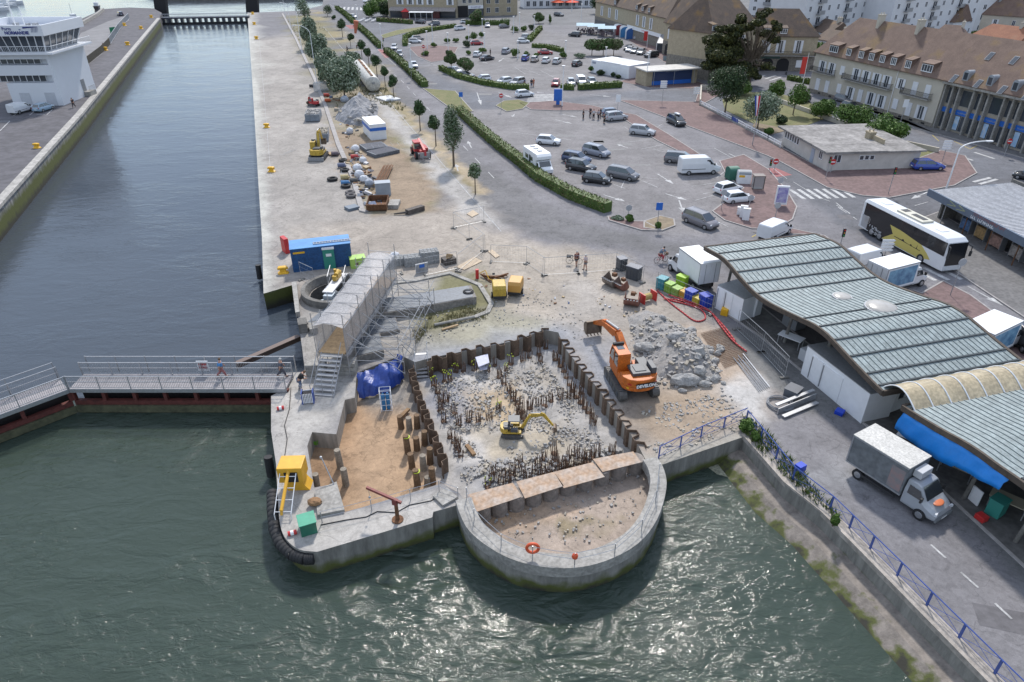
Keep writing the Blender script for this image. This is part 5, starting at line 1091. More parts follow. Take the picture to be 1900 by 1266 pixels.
# big cypress with bare limbs
B=G(1388,158); r_=root('monterey_cypress',B,0,'big ragged dark conifer with yellow green tips and bare grey limbs','tree'); h=topz(1388,158,34); m=(B.y*_c+H*_s)/F
rs=random.Random(5); lob=[]; lm=MB(); lm.cyl((0,0,0),(-.3,0,h*.35),.55,.4,9)
for i,(ux,uz,s_) in enumerate(((-74,.50,24),(-88,.30,18),(-60,.66,17),(-70,.22,17),(-44,.74,13),(-50,.42,22),(-30,.88,11),(-8,.93,12),(14,.95,10),(-58,.10,14),(26,.70,12),(36,.82,9),(-20,.16,13),(14,.18,13),(30,.22,9),(-38,.28,15),(-96,.42,9),(-18,.80,9),(40,.62,8),(0,.12,10))):
    c_=(ux*m*.78,rs.uniform(-3,3),h*uz+1.2); r2=s_*m*.8; lob.append((c_,(r2,r2,r2*.62),1)); lm.cyl((-.3,0,h*.33),(c_[0]*.55,c_[1]*.5,h*.33+(c_[2]-h*.33)*.6),.3,.16,6); lm.cyl((c_[0]*.55,c_[1]*.5,h*.33+(c_[2]-h*.33)*.6),c_,.16,.05,5)
    for j in range(7): e=(c_[0]*rs.uniform(.4,.95)+rs.uniform(-2,2),c_[1]+rs.uniform(-2,2),h*.35+(c_[2]-h*.3)*rs.uniform(.5,1.05)); lm.cyl((c_[0]*.3,c_[1]*.3,h*.4),e,.09,.02,4)
lo2=[]
for c,r,w in lob:
    for k in range(6): q=rs.uniform(.6,1.15); lo2.append(((c[0]+rs.uniform(-1,1)*r[0]*1.1,c[1]+rs.uniform(-1,1)*r[0],c[2]+rs.uniform(-1,1)*r[0]*.8),(r[0]*q*1.1,r[0]*q,r[0]*q*.6),w))
mb=leaves(lo2,44000,.27,surf=.1); mb.build('crown',list(MT['cypress']),r_); lm.build('trunk',BARK,r_)
tree(1610,72,12,40,'clip','large bright green tree in front of the white apartment blocks',n=4200,leaf=.4,trunk=.05,lob=14)
tree(1562,76,36,20,'clip','smaller green tree left of the large one behind the long roof',n=1800,leaf=.4,trunk=.05,lob=9)
tree(1110,26,-14,16,'dark','dark tree between the far street and the brown corner house',n=1600,leaf=.35,trunk=.1,lob=8)
tree(1890,50,8,14,'dark','dark plum tree between the white blocks at the corner',n=1200,leaf=.35,trunk=.1,lob=8)
tree(1518,110,75,14,'clip','green garden tree between the scaffold and the apartment house',n=1100,leaf=.3,trunk=.05,lob=8)
for x,y,t,r2,k_,lab in((690,32,0,17,'clip','green hedge like tree by the far restaurant terrace'),(715,30,2,13,'dark','dark red green shrub left of the stone brasserie'),(700,20,-8,22,'clip','green tree behind the shrubs at the far left of the brasserie')):
    tree(x,y,t,r2,k_,lab,n=1500,leaf=.35,trunk=.02,lob=9)
# shrubs
sh=[(878,75,60,8,'clip'),(893,70,60,5,'clip'),(868,74,66,5,'clip'),(806,88,79,6,'clip'),(789,104,95,8,'clip'),(830,80,71,6,'clip'),(846,79,71,6,'clip'),(870,102,94,6,'clip'),(896,98,88,8,'clip'),(865,88,75,8,'dark'),(956,106,88,9,'clip'),(978,108,95,7,'clip'),(995,106,98,6,'clip'),(935,47,33,12,'clip'),(955,60,48,10,'clip'),(972,58,48,8,'clip'),(987,56,46,8,'dark'),(832,100,93,5,'dark'),(1115,140,130,8,'dark'),(1137,143,135,5,'dark'),(1147,146,138,5,'dark'),(1098,134,120,7,'clip'),(1192,140,130,5,'clip'),(1045,108,96,8,'clip'),(1075,108,98,12,'willow'),(1168,412,398,9,'clip'),(1145,408,401,12,'willow'),(1220,424,410,7,'clip'),(1020,44,26,3,'clip'),(1450,230,212,12,'dark'),(1425,250,238,9,'clip'),(1385,800,778,16,'clip'),(1545,975,955,8,'clip'),(1400,820,800,9,'clip')]
def where(px,py):
    if py>300: return 'beside the harbour railing' if px>1300 else 'on the small island by the road'
    if px>1300: return 'on the bungalow lawn'
    if px>1080: return 'beside the modular office'
    return 'in the far car park beds'
for i,(x,y,t,r2,k_) in enumerate(sh):
    tree(x,y,t,r2,k_,'low %s %s %s'%({'clip':'green shrub','dark':'dark green shrub','willow':'grey lavender shrub'}[k_],where(x,y),['among others','near its edge','in the planted strip'][i%3]),'shrub','shrub',group='shrubs '+where(x,y),n=420 if y<300 else 900,leaf=.2 if y<300 else .1,trunk=0,lob=6)
# ---- hedges
HG=(leafmat('hedge_leaf',(0.085,0.132,0.031),(0.046,0.078,0.019)),leafmat('hedge_leaf_light',(0.186,0.225,0.054),(0.109,0.155,0.031)),leafmat('hedge_brown',(0.186,0.147,0.078),(0.124,0.093,0.046)))
def hedge(px,w,h,label,n=None,ls=.11,dead=0,yel=0.4,group='clipped hedges'):
    P=[G(x,y) for x,y in px]; L_=sum((b-a).length for a,b in zip(P[:-1],P[1:])); n=n or int(L_*(w+2*h)*26/(ls/.11)**1.6); core=MB(); core.ribbon(P,w*.86,0,h*.93)
    V=[];Fc=[];mi=[]; cum=[0]
    for a,b in zip(P[:-1],P[1:]): cum.append(cum[-1]+(b-a).length)
    mb=MB()
    for i in range(n):
        t=random.uniform(0,L_); j=max(k for k in range(len(cum)-1) if cum[k]<=t) ; a,b=P[j],P[j+1]; d=(b-a).normalized(); c_=a+d*(t-cum[j]); nn_=Vector((-d.y,d.x,0))
        s=random.uniform(0,w+2*h)
        if s<h: p=c_+nn_*(w/2)+Vector((0,0,s)); 
        elif s<h+w: p=c_+nn_*(w/2-(s-h))+Vector((0,0,h+random.gauss(0,.03)))
        else: p=c_-nn_*(w/2)+Vector((0,0,s-h-w))
        p=p+Vector((random.gauss(0,.05),random.gauss(0,.05),random.gauss(0,.04))); u=Vector((random.gauss(0,1),random.gauss(0,1),random.gauss(0,1))).normalized(); v=u.orthogonal().normalized(); v.rotate(Matrix.Rotation(random.random()*6,3,u)); q=u.cross(v)
        S_=ls*random.uniform(.6,1.4); mb.mi=2 if random.random()<dead else (1 if random.random()<yel else 0); mb.add([p-v*S_,p+q*S_*.6,p+v*S_,p-q*S_*.6],[(0,1,2,3)])
    mb.mi=0; core.mi=0; o=len(mb.v); mb.v+=core.v; mb.f+=[tuple(i+o for i in f) for f in core.f]; mb.m+=[0]*len(core.f)
    return solo('hedge',mb,list(HG),label,'hedge',group)
hedge([(852,210),(890,245),(925,275),(958,300),(1000,335),(1060,368),(1128,394)],1.5,1.35,'long curved clipped hedge between the road and the large car park',dead=.3,yel=.45)
hedge([(717,97),(735,111),(765,139),(788,162)],1.7,1.3,'dark clipped hedge ending in a thick block beside the grass island',ls=.2,dead=.12,yel=.15)
hedge([(660,47),(683,67),(706,90)],1.6,1.3,'flat hedge between the two far roads below the windsock lamp',ls=.22,yel=.3,dead=.1)
hedge([(625,17),(640,28),(657,44)],1.6,1.3,'farthest roadside hedge by the zebra crossing',ls=.25,yel=.3)
hedge([(818,130),(850,145),(900,158),(950,166),(982,166)],1.3,1.1,'yellow green hedge bordering the curve below the parked white cars',ls=.2,yel=.7)
hedge([(1040,166),(1065,167)],1.2,1.1,'short hedge in front of the dark red car',ls=.2,yel=.4); hedge([(1073,167),(1152,162)],1.4,1.3,'straight green hedge in front of the white and grey parked cars',ls=.2,yel=.4)
hedge([(752,86),(752,72),(775,63),(805,57),(845,51)],1.4,1.2,'curved yellow green hedge round the far car park corner',ls=.25,yel=.7)
hedge([(988,88),(1015,90),(1043,97)],1.6,1.1,'pale green flat hedge behind the red parked car',ls=.22,yel=.7)
hedge([(864,46),(945,47)],1.4,1.5,'dark straight hedge behind the far parked cars',ls=.3,yel=.05)
hedge([(982,78),(1003,55)],1.4,1.3,'yellowish hedge at the car park entrance beside the far junction',ls=.25,yel=.8)
hedge([(700,40),(765,45)],1.4,1.5,'brown reed screen hedge round the far terrace',ls=.3,dead=.8)
hedge([(1462,148),(1510,158)],1.2,1.0,'low dark hedge behind the red banner at the junction',ls=.25,yel=.5)
hedge([(1800,65),(1810,64)],1.2,1.0,'short hedge between the far houses',ls=.3)
# ---- white garden fence
P=GL([(1299,196),(1357,226),(1424,262),(1447,275)]); r_=root('garden_fence',(P[0].x,P[0].y,.1),0,'low white garden fence with one blue panel along the red pavement','fence')
mb=MB(); mb.ribbon(P,.12,.1,.35); mb.build('base_wall',CONC,r_,world=True); mb=MB(); mb.ribbon(P,.05,.75,.95); mb.ribbon(P,.05,.45,.58); mb.build('rail',WHITE,r_,world=True)
for a,b in zip(P[:-1],P[1:]):
    n=int((b-a).length/1.8)
    for i in range(n+1): p=a.lerp(b,i/n); mb=MB(); mb.box(p.x,p.y,.55,.12,.12,.9); mb.build('post',WHITE,r_,world=True)
a,b=G(1357,226),G(1368,232); mb=MB(); mb.ribbon([a,b],.09,.35,.97); mb.build('blue_panel',BLUEP,r_,world=True)
for px,l_ in(([(1432,186),(1505,212),(1560,232),(1640,262),(1740,284)],'long low stone garden wall behind the lawn and bungalow'),([(1298,196),(1300,168),(1345,170)],'short white garden wall in front of the dark oak'),([(1660,305),(1700,292)],'low pale wall beside the blue estate car')):
    mb=MB(); mb.ribbon(GL(px),.3,0,.8 if 'stone' in l_ else 1.2); solo('garden_wall',mb,REND,l_,'wall')
# ---- mooring bollards
def bollard(px,py,z,label,s=1.0):
    p=G(px,py,z); r_=root('mooring_bollard',p,random.uniform(-.3,.3),label,'bollard','yellow mooring bollards'); mb=MB(); mb.loft([[(x*s*a,y*s*.7*a,zz*s) for x,y in((-.5,-.5),(.5,-.5),(.6,0),(.5,.5),(-.5,.5),(-.6,0))] for a,zz in((1,0),(.95,.12),(.62,.2),(.55,.5),(.85,.62),(.8,.75),(.4,.8))]); mb.build('post',YEL,r_)
    mb=MB(); mb.cyl((-.55*s,0,.55*s),(.55*s,0,.55*s),.13*s,.13*s,8); mb.build('horn',YEL,r_)
for x,y,z_,l_ in((526,507,0,'large yellow mooring bollard beside the blue container'),(504,319,0,'yellow bollard on the right quay level with the pile of tyres'),(495,237,0,'yellow bollard on the right quay level with the far skip'),(476,73,0,'yellow bollard on the right quay in the dark tarmac'),(472,46,0,'second farthest yellow bollard on the right quay'),(469,27,0,'farthest yellow bollard on the right quay'),(69,275,LQ,'yellow bollard nearest the bottom of the left quay'),(147,143,LQ,'yellow bollard right behind the white tower'),(196,94,LQ,'yellow bollard beside the red person at the picket fence'),(237,84,LQ,'yellow bollard near the left quay edge halfway up'),(231,48,LQ,'yellow bollard beside the green gate panel'),(262,54,LQ,'yellow bollard closest to the far left quay edge'),(281,33,LQ,'yellow bollard at the far left lock corner')):
    bollard(x,y,z_,l_,.95 if y>100 else 1.2)
# ---- lamps
def lamp(px,py,ty,label,arm=None,name='street_lamp',group='white lamp posts',z=0,r=.09):
    p=G(px,py,z); h=topz(px,py,ty,z)-z; r_=root(name,p,0,label,'street lamp',group); mb=MB(); mb.cyl((0,0,0),(0,0,.9),r*1.5,r*1.5,8); mb.cyl((0,0,.9),(0,0,h if not arm else h*.86),r,r*.7,8)
    if arm: mb.tube([(0,0,h*.86)]+[(arm*(1-math.cos(a*PI/14)),0,h*.86+h*.14*math.sin(a*PI/14)) for a in range(1,8)],r*.65,6)
    mb.build('pole',WHITE,r_); mb=MB()
    if arm: mb.box(arm+(.35 if arm>0 else -.35),0,h,.8,.28,.14); 
    else: mb.cyl((0,0,h),(0,0,h+.12),.32,.36,10); mb.cyl((0,0,h-.35),(0,0,h),.14,.22,8)
    mb.build('lamp_head',WHITE,r_); return r_
lamp(561,100,12,'curved quay lamp beside the farther willows',-2.6); lamp(589,161,47,'curved quay lamp nearest the camera above the dark tyres',-2.8); lamp(541,62,5,'third curved quay lamp by the dry grass',-1.8); lamp(530,33,-8,'farthest curved quay lamp',-1.5)
LB=[(709,93,45,'lamp post holding the orange windsock by the roadside hedge'),(664,47,10,'white lamp post beside the car on the far street'),(803,81,46,'white lamp post over the far car park entrance'),(832,101,62,'white lamp post on the red path between car park halves'),(870,79,47,'white lamp post left of the red car'),(899,93,62,'white lamp post right of the red car'),(895,58,35,'white lamp post behind the far white cars'),(953,62,31,'left one of two lamp posts by the far shrubs'),(964,58,24,'right one of two lamp posts by the far shrubs'),(961,109,76,'white lamp post above the blue hatchback'),(991,68,30,'lamp post beside the two silver cars at the far entrance'),(1049,107,76,'lamp post at the lavender bed'),(1043,197,123,'tall lamp post beside the blue information panel'),(1204,123,95,'lamp post behind the blue kiosk left end'),(1237,122,95,'lamp post behind the blue kiosk middle'),(1078,44,8,'tall lamp post at the far zebra crossing'),(793,91,58,'thin lamp post left in the far hedge'),(764,138,82,'white pole carrying the orange road works sign'),(1198,160,98,'lamp post at the left end of the blue kiosk'),(1124,108,88,'short white pole behind the modular office'),(1061,20,2,'short lamp post beside the orange parasols')]
for x,y,t,l_ in LB: lamp(x,y,t,l_,r=.10)
p=G(707,62); r_=root('windsock',(p.x,G(709,93).y-.2,0),0,'faded orange windsock hanging on the roadside lamp post','windsock'); h=topz(709,93,62); mb=MB(); mb.cyl((-.6,0,h),(0,0,h+3.4),.32,.75,8); mb.build('sock',paint('sock_orange',(.45,.14,.08),.8),r_)
lp=lamp(1746,379,262,'tall grey curved street lamp in front of the souvenir shop',3.0,group='grey street lamps',r=.11);
# flagpole
p=G(1396,269,.1); h=topz(1396,269,172,.1); r_=root('flagpole',p,0,'white flagpole with a drooping red white and pale blue flag','flagpole'); mb=MB(); mb.cyl((0,0,0),(0,0,h),.08,.05,8); mb.build('pole',GALV,r_)
for i,c_ in enumerate(((.03,.06,.3),(.75,.75,.75),(.5,.03,.04))):
    mb=MB(); w0=.95-.32*i; secs=[[(-.06-w0*(1-k*.14),-.02+.06*math.sin(k*1.5+i),h-.6-k*.62),(-.06-max(0,(w0-.32))*(1-k*.14),.02+.06*math.sin(k*1.5+i),h-.6-k*.62)] for k in range(6)]; mb.loft(secs,caps=False,closed=False); mb.build('flag_stripe',paint('flag%d'%i,c_,.8),r_)
for x,y,t,l_ in((1488,163,98,'red vertical banner on a white pole by the junction'),(1200,90,54,'red vertical banner beside the glazed restaurant terrace')):
    p=G(x,y); h=topz(x,y,t); r_=root('banner',p,0,l_,'banner','red banners'); mb=MB(); mb.cyl((0,0,0),(0,0,h),.07,.05,6); mb.build('pole',WHITE,r_); mb=MB(); mb.bx(-1.2,-.08,-.02,.02,h*.4,h*.88); mb.build('flag',RED,r_)
# ---- signs
def sign(px,py,ty,kind,label,z=PAVZ,rz=0,name='road_sign'):
    p=G(px,py,z); h=max(1.8,topz(px,py,ty,z)-z); r_=root(name,p,rz,label,'sign','road signs'); mb=MB(); mb.cyl((0,0,-.1),(0,0,h),.045,.045,6); mb.build('pole',GALV,r_)
    if kind=='noentry':
        mb=MB(); mb.cyl((0,-.05,h-.35),(0,-.08,h-.35),.42,.42,16); o=mb.build('disc',RED,r_); mb=MB(); mb.bx(-.3,.3,-.095,-.082,h-.43,h-.27); mb.build('bar',WHITE,o)
    elif kind=='disc': mb=MB(); mb.cyl((0,-.05,h-.35),(0,-.08,h-.35),.38,.38,16); mb.build('disc',mat('sign_back',(.35,.36,.38),.5),r_)
    elif kind=='blue': mb=MB(); mb.bx(-.38,.38,-.09,-.05,h-.9,h); mb.build('panel',BLS,r_)
    elif kind=='panel': mb=MB(); mb.bx(-.45,.45,-.1,-.05,h-1.3,h); mb.build('panel',WHITE,r_)
    elif kind=='arrows':
        for i in range(4): mb=MB(); mb.prof([(-.7,h-.15-i*.36),(.5,h-.15-i*.36),(.72,h-.01-i*.36),(.5,h+.13-i*.36),(-.7,h+.13-i*.36)],-.09,-.05); mb.build('arm',WHITE,r_)
    elif kind=='light':
        mb=MB(); mb.bx(-.14,.14,-.2,-.02,h-.95,h); o=mb.build('signal_box',BLACK,r_)
        for i,c_ in enumerate(((.5,.02,.02),(.45,.2,.02),(.02,.3,.08))): mb=MB(); mb.cyl((0,-.2,h-.17-i*.3),(0,-.23,h-.17-i*.3),.09,.09,10); mb.build('lens',paint('lens%d'%i,c_,.3),o)
    return r_
sign(930,205,174,'noentry','red no entry sign on the small grass island'); sign(787,110,84,'noentry','red no entry sign at the far car park entrance bed',z=0)
sign(1436,318,298,'noentry','no entry sign at the corner of the red crossing',z=0); sign(1541,320,296,'noentry','no entry sign in front of the bungalow corner')
sign(1427,318,297,'light','black traffic light left of the no entry sign at the crossing',z=0); sign(1532,331,290,'light','traffic light in front of the bungalow corner'); sign(1648,360,310,'light','cluster of traffic lights on the red pavement tip'); sign(1560,452,430,'light','traffic light head showing above the market roof edge',z=0)
sign(713,95,70,'light','traffic light beside the far crossing by the windsock',z=0); sign(663,96,86,'light','small dark signal on the lane between the young trees',z=0)
sign(856,202,171,'blue','blue rectangular sign on the grass island'); sign(1219,422,376,'blue','blue direction sign post on the planted island'); sign(1165,407,384,'disc','round sign back on the shrub bed beside the hedge end')
sign(1228,193,151,'arrows','white arrow signpost on the red pavement above the parked dark van'); sign(1291,186,163,'arrows','white arrow signpost on the red pavement corner'); sign(1748,300,262,'arrows','stack of white arrow signs behind the blue estate car'); sign(1640,478,446,'arrows','grey arrow signs seen beyond the market roof',z=.05)
sign(1145,213,176,'panel','grey back of a sign standing at the tip of the red wedge'); sign(1443,362,330,'disc','dark round sign by the advertising shelter'); sign(1437,410,376,'disc','round sign on the near corner of the red island'); sign(1338,390,352,'disc','parking sign between the white hatchbacks and the kerb',z=0); sign(1388,394,362,'disc','round clock like sign behind the white hatchback'); sign(1763,548,480,'disc','round sign back on the pavement near the bus zebra',z=.05); sign(1863,290,258,'noentry','round red sign at the bank building corner',z=.08)
sign(1668,237,185,'panel','white sign panel between the clipped trees and the long house',z=0); sign(764,150,115,'panel','orange road works board hung on the roadside pole',z=0)
p=G(1035,194,.1); r_=root('information_panel',p,0,'large plain blue information panel at the zebra crossing','sign'); mb=MB(); mb.bx(-.35,.35,-.15,.15,0,.8); mb.build('foot',BLS,r_); mb=MB(); mb.bx(-.85,.85,-.18,.18,.7,3.0); mb.build('panel',BLS,r_,bevel=.03)
p=G(1447,382,.1); r_=root('advertising_panel',p,R(-8),'free standing advertising panel with a purple and white poster','sign'); mb=MB(); mb.bx(-.75,.75,-.12,.12,.2,2.6); o=mb.build('case',WHITE,r_); mb=MB(); mb.bx(-.62,.62,-.135,-.122,.45,2.4); mb.build('poster',mat('purple_poster',(.12,.08,.4),.4,ns=1.4,col2=(.6,.6,.66),coord='Object'),o)
for x,y,l_ in((1373,398,'white litter box with slats beside the round sign'),(1383,408,'tall white electric cabinet on the near tip of the red island'),(1378,403,'low white cabinet beside the taller one')):
    p=G(x,y,.1); r_=root('street_cabinet',p,R(-20),l_,'cabinet','white boxes on the red island'); hh=1.4 if 'tall' in l_ else .9; mb=MB(); mb.bx(-.4,.4,-.25,.25,0,hh); mb.build('body',WHITE,r_,bevel=.03); mb=MB(); mb.bx(-.43,.43,-.28,.28,hh,hh+.05); mb.build('lid',GALV,r_)
# ================= VEHICLES AND PEOPLE =================
CP={}
def carpaint(c): 
    k='car_paint_%d'%len(CP) if c not in CP else None
    if c not in CP: CP[c]=mat('car_paint_%02d'%len(CP),c,.28,0.0,coat=.7,ns=1.5,na=.06)
    return CP[c]
RIM=mat('alloy_rim',(.4,.41,.43),.3,.7); LAMPM=mat('headlight',(.6,.62,.65),.12); TAILM=mat('tail_light',(.35,.02,.02),.25); TRIM=mat('black_trim',(.03,.03,.032),.5)
CST={'hatch':(4.05,.88,1.47,-.47,.27,-.38,.08),'suv':(4.45,.92,1.64,-.48,.25,-.41,.10),'mpv':(4.6,.92,1.66,-.49,.33,-.43,.13),'sedan':(4.5,.9,1.44,-.38,.26,-.2,.06),'estate':(4.7,.91,1.48,-.48,.25,-.42,.05),'small':(3.7,.83,1.5,-.48,.29,-.40,.1)}
def wheels(r_,xs,y,r=.33,w=.24,rim=RIM):
    for x in xs:
        for sg in(-1,1):
            mb=MB(); mb.cyl((x,sg*(y-w),r),(x,sg*y,r),r,r,16); o=mb.build('wheel',BLACK,r_); mb=MB(); mb.cyl((x,sg*(y-.02),r),(x,sg*(y+.012),r),r*.64,r*.58,12); mb.cyl((x,sg*(y+.005),r),(x,sg*(y+.03),r),r*.16,r*.14,8); mb.build('rim',rim,o)
def gq(p,q,r,s,ins,push):   # glass quad inset in a face
    p,q,r,s=map(Vector,(p,q,r,s)); c=(p+q+r+s)/4; n=(q-p).cross(s-p).normalized(); i_=lambda v:v+(c-v)*ins+n*push
    return [i_(p),i_(q),i_(r),i_(s)]
_cars=0
def car(rear,front,style,col,label,z=0.0,group='parked cars',roofbox=False,grill=True):
    L_,w,h,xr,xf,rr,rf=CST[style]; a=G(*rear,z);b=G(*front,z); c=(a+b)/2; r_=root('parked_car',c,head(a,b),label,'car',group); P=carpaint(col)
    hl=L_/2; st=[(-.5,.80,.42,.80),(-.485,.92,.30,.90),(-.44,.985,.22,.97),(-.3,1,.2,.98),(-.1,1,.2,.95),(.1,1,.2,.94),(.24,1,.2,.93),(.32,.99,.2,.90),(.42,.95,.22,.80),(.475,.86,.26,.70),(.5,.74,.34,.58)]
    k=h/1.5; mb=MB(); secs=[]
    for x,ww,zb,zs in st:
        W=w*ww; zs*=k; zm=zb+(zs-zb)*.55; secs.append([(x*L_,-W*.93,zb),(x*L_,-W,zb+.06),(x*L_,-W,zm),(x*L_,-W*.90,zs-.02),(x*L_,-W*.8,zs),(x*L_,W*.8,zs),(x*L_,W*.90,zs-.02),(x*L_,W,zm),(x*L_,W,zb+.06),(x*L_,W*.93,zb)])
    mb.loft(secs); body=mb.build('body',P,r_,smooth=False,fixn=True); me=body.data; me.polygons.foreach_set('use_smooth',[len(p.vertices)==4 for p in me.polygons])
    zb=.92*k; B=[(xr*L_,-w*.86,zb),(xf*L_,-w*.86,zb),(xf*L_,w*.86,zb),(xr*L_,w*.86,zb)]; T=[(rr*L_,-w*.70,h-.05),(rf*L_,-w*.70,h-.03),(rf*L_,w*.70,h-.03),(rr*L_,w*.70,h-.05)]; xm=(rr+rf)/2*L_
    mb=MB(); mb.add(B+T+[(xm,-w*.62,h),(xm,w*.62,h)],[(0,1,5,4),(2,3,7,6),(1,2,6,5),(3,0,4,7),(4,5,8),(5,6,9,8),(6,7,9),(7,4,8,9)]); mb.build('roof',P,body)
    for nm,(p,q,r2,s) ,ins in(('windscreen',(B[1],B[2],T[2],T[1]),.09),('rear_window',(B[3],B[0],T[0],T[3]),.16),('side_window',(B[0],B[1],T[1],T[0]),.11),('side_window',(B[2],B[3],T[3],T[2]),.11)):
        mb=MB(); v=gq(p,q,r2,s,ins,.012); mb.add([tuple(x) for x in v],[(0,1,2,3)])
        if nm=='side_window': pass
        g=mb.build(nm,GLASS,r_)
        if nm=='side_window':
            q2=MB(); e0=(v[0]+v[1])/2*.55+(v[0]*.45); m0=v[0].lerp(v[1],.5); m1=v[3].lerp(v[2],.5); n_=(v[1]-v[0]).cross(v[3]-v[0]).normalized()*.01; q2.add([tuple(m0+n_-Vector((.04,0,0))),tuple(m0+n_+Vector((.04,0,0))),tuple(m1+n_+Vector((.04,0,0))),tuple(m1+n_-Vector((.04,0,0)))],[(0,1,2,3)]); q2.build('pillar',P if col[0]<.4 else TRIM,g)
    wheels(r_,(-L_*.30,L_*.315),w+.012,.31*(1.08 if style in('suv','mpv') else 1))
    for sg in(-1,1):
        mb=MB(); mb.box(L_*.468,sg*w*.66,.66*k,.14,.34,.13,rz=-sg*.35); mb.build('headlight',LAMPM,r_)
        mb=MB(); mb.box(-L_*.487,sg*w*.72,.80*k,.08,.26,.20,rz=sg*.2); mb.build('tail_light',TAILM,r_)
        mb=MB(); mb.box(xf*L_-.28,sg*(w+.07),.98*k,.12,.18,.13); mb.build('mirror',P,r_)
    mb=MB(); mb.bx(L_*.49,L_*.506,-w*.45,w*.45,.33,.5); mb.build('grille',TRIM,r_)
    mb=MB(); mb.bx(-L_*.506,-L_*.497,-.26,.26,.50,.61); mb.build('number_plate',WHITE,r_)
    if style in('mpv','suv','estate'):
        for sg in(-1,1): mb=MB(); mb.cyl((rr*L_+.15,sg*w*.6,h+.035),(rf*L_-.2,sg*w*.6,h+.035),.02,n=5); mb.build('roof_rail',GALV,r_)
    if roofbox: mb=MB(); mb.ball((-.1,.15,h+.2),1,12,6,(.95,.42,.18)); mb.build('roof_box',mat('roofbox_grey',(.4,.42,.46),.4),r_,smooth=True)
    return r_
Wt=(.68,.69,.71);Sl=(.38,.39,.41);Gy=(.13,.13,.14);Dk=(.022,.023,.027);Bl=(.02,.045,.12);LB_=(.25,.36,.46);Rd=(.33,.02,.025);BB=(.02,.06,.33);Be=(.42,.37,.34)
car((999,266),(1036,269),'hatch',Wt,'white hatchback parked alone nearest the motorhome')
car((1173,248),(1210,252),'suv',Sl,'silver hatchback with roof bars at the edge of the red wedge')
car((1121,225),(1163,221),'suv',Sl,'silver coupe like car beside the group of standing people'); car((1118,216),(1152,214),'hatch',Bl,'dark blue car with its boot open behind the silver car')
car((1243,226),(1265,236),'mpv',Dk,'black people carrier with a grey roof box on the road',roofbox=True,group='moving cars')
car((1083,283),(1130,294),'mpv',(.22,.24,.29),'blue grey people carrier with bicycles on its rear rack')
car((1047,298),(1092,306),'suv',Bl,'dark blue suv behind the black suv'); car((1053,312),(1103,321),'suv',Dk,'black suv in the middle of the five parked cars'); car((1081,335),(1134,342),'hatch',Dk,'black hatchback nearest the long curved hedge')
car((1129,326),(1182,336),'mpv',Gy,'grey people carrier right of the black hatchback'); car((1239,300),(1282,304),'mpv',Gy,'grey people carrier beside the large white van')
car((1326,362),(1372,352),'hatch',Wt,'white hatchback farther from the round sign on the red island edge'); car((1343,377),(1393,372),'hatch',Wt,'white hatchback nearer the round sign on the red island edge')
car((1275,408),(1323,427),'mpv',(.17,.16,.175),'grey brown people carrier driving past the planted island',group='moving cars')
car((1692,314),(1746,314),'estate',BB,'bright blue estate car parked by the low wall',z=PAVZ); car((1930,338),(1887,330),'hatch',Dk,'black car entering the picture from the right edge',group='moving cars')
car((955,181),(991,178),'hatch',Wt,'white hatchback waiting before the zebra crossing',group='moving cars')
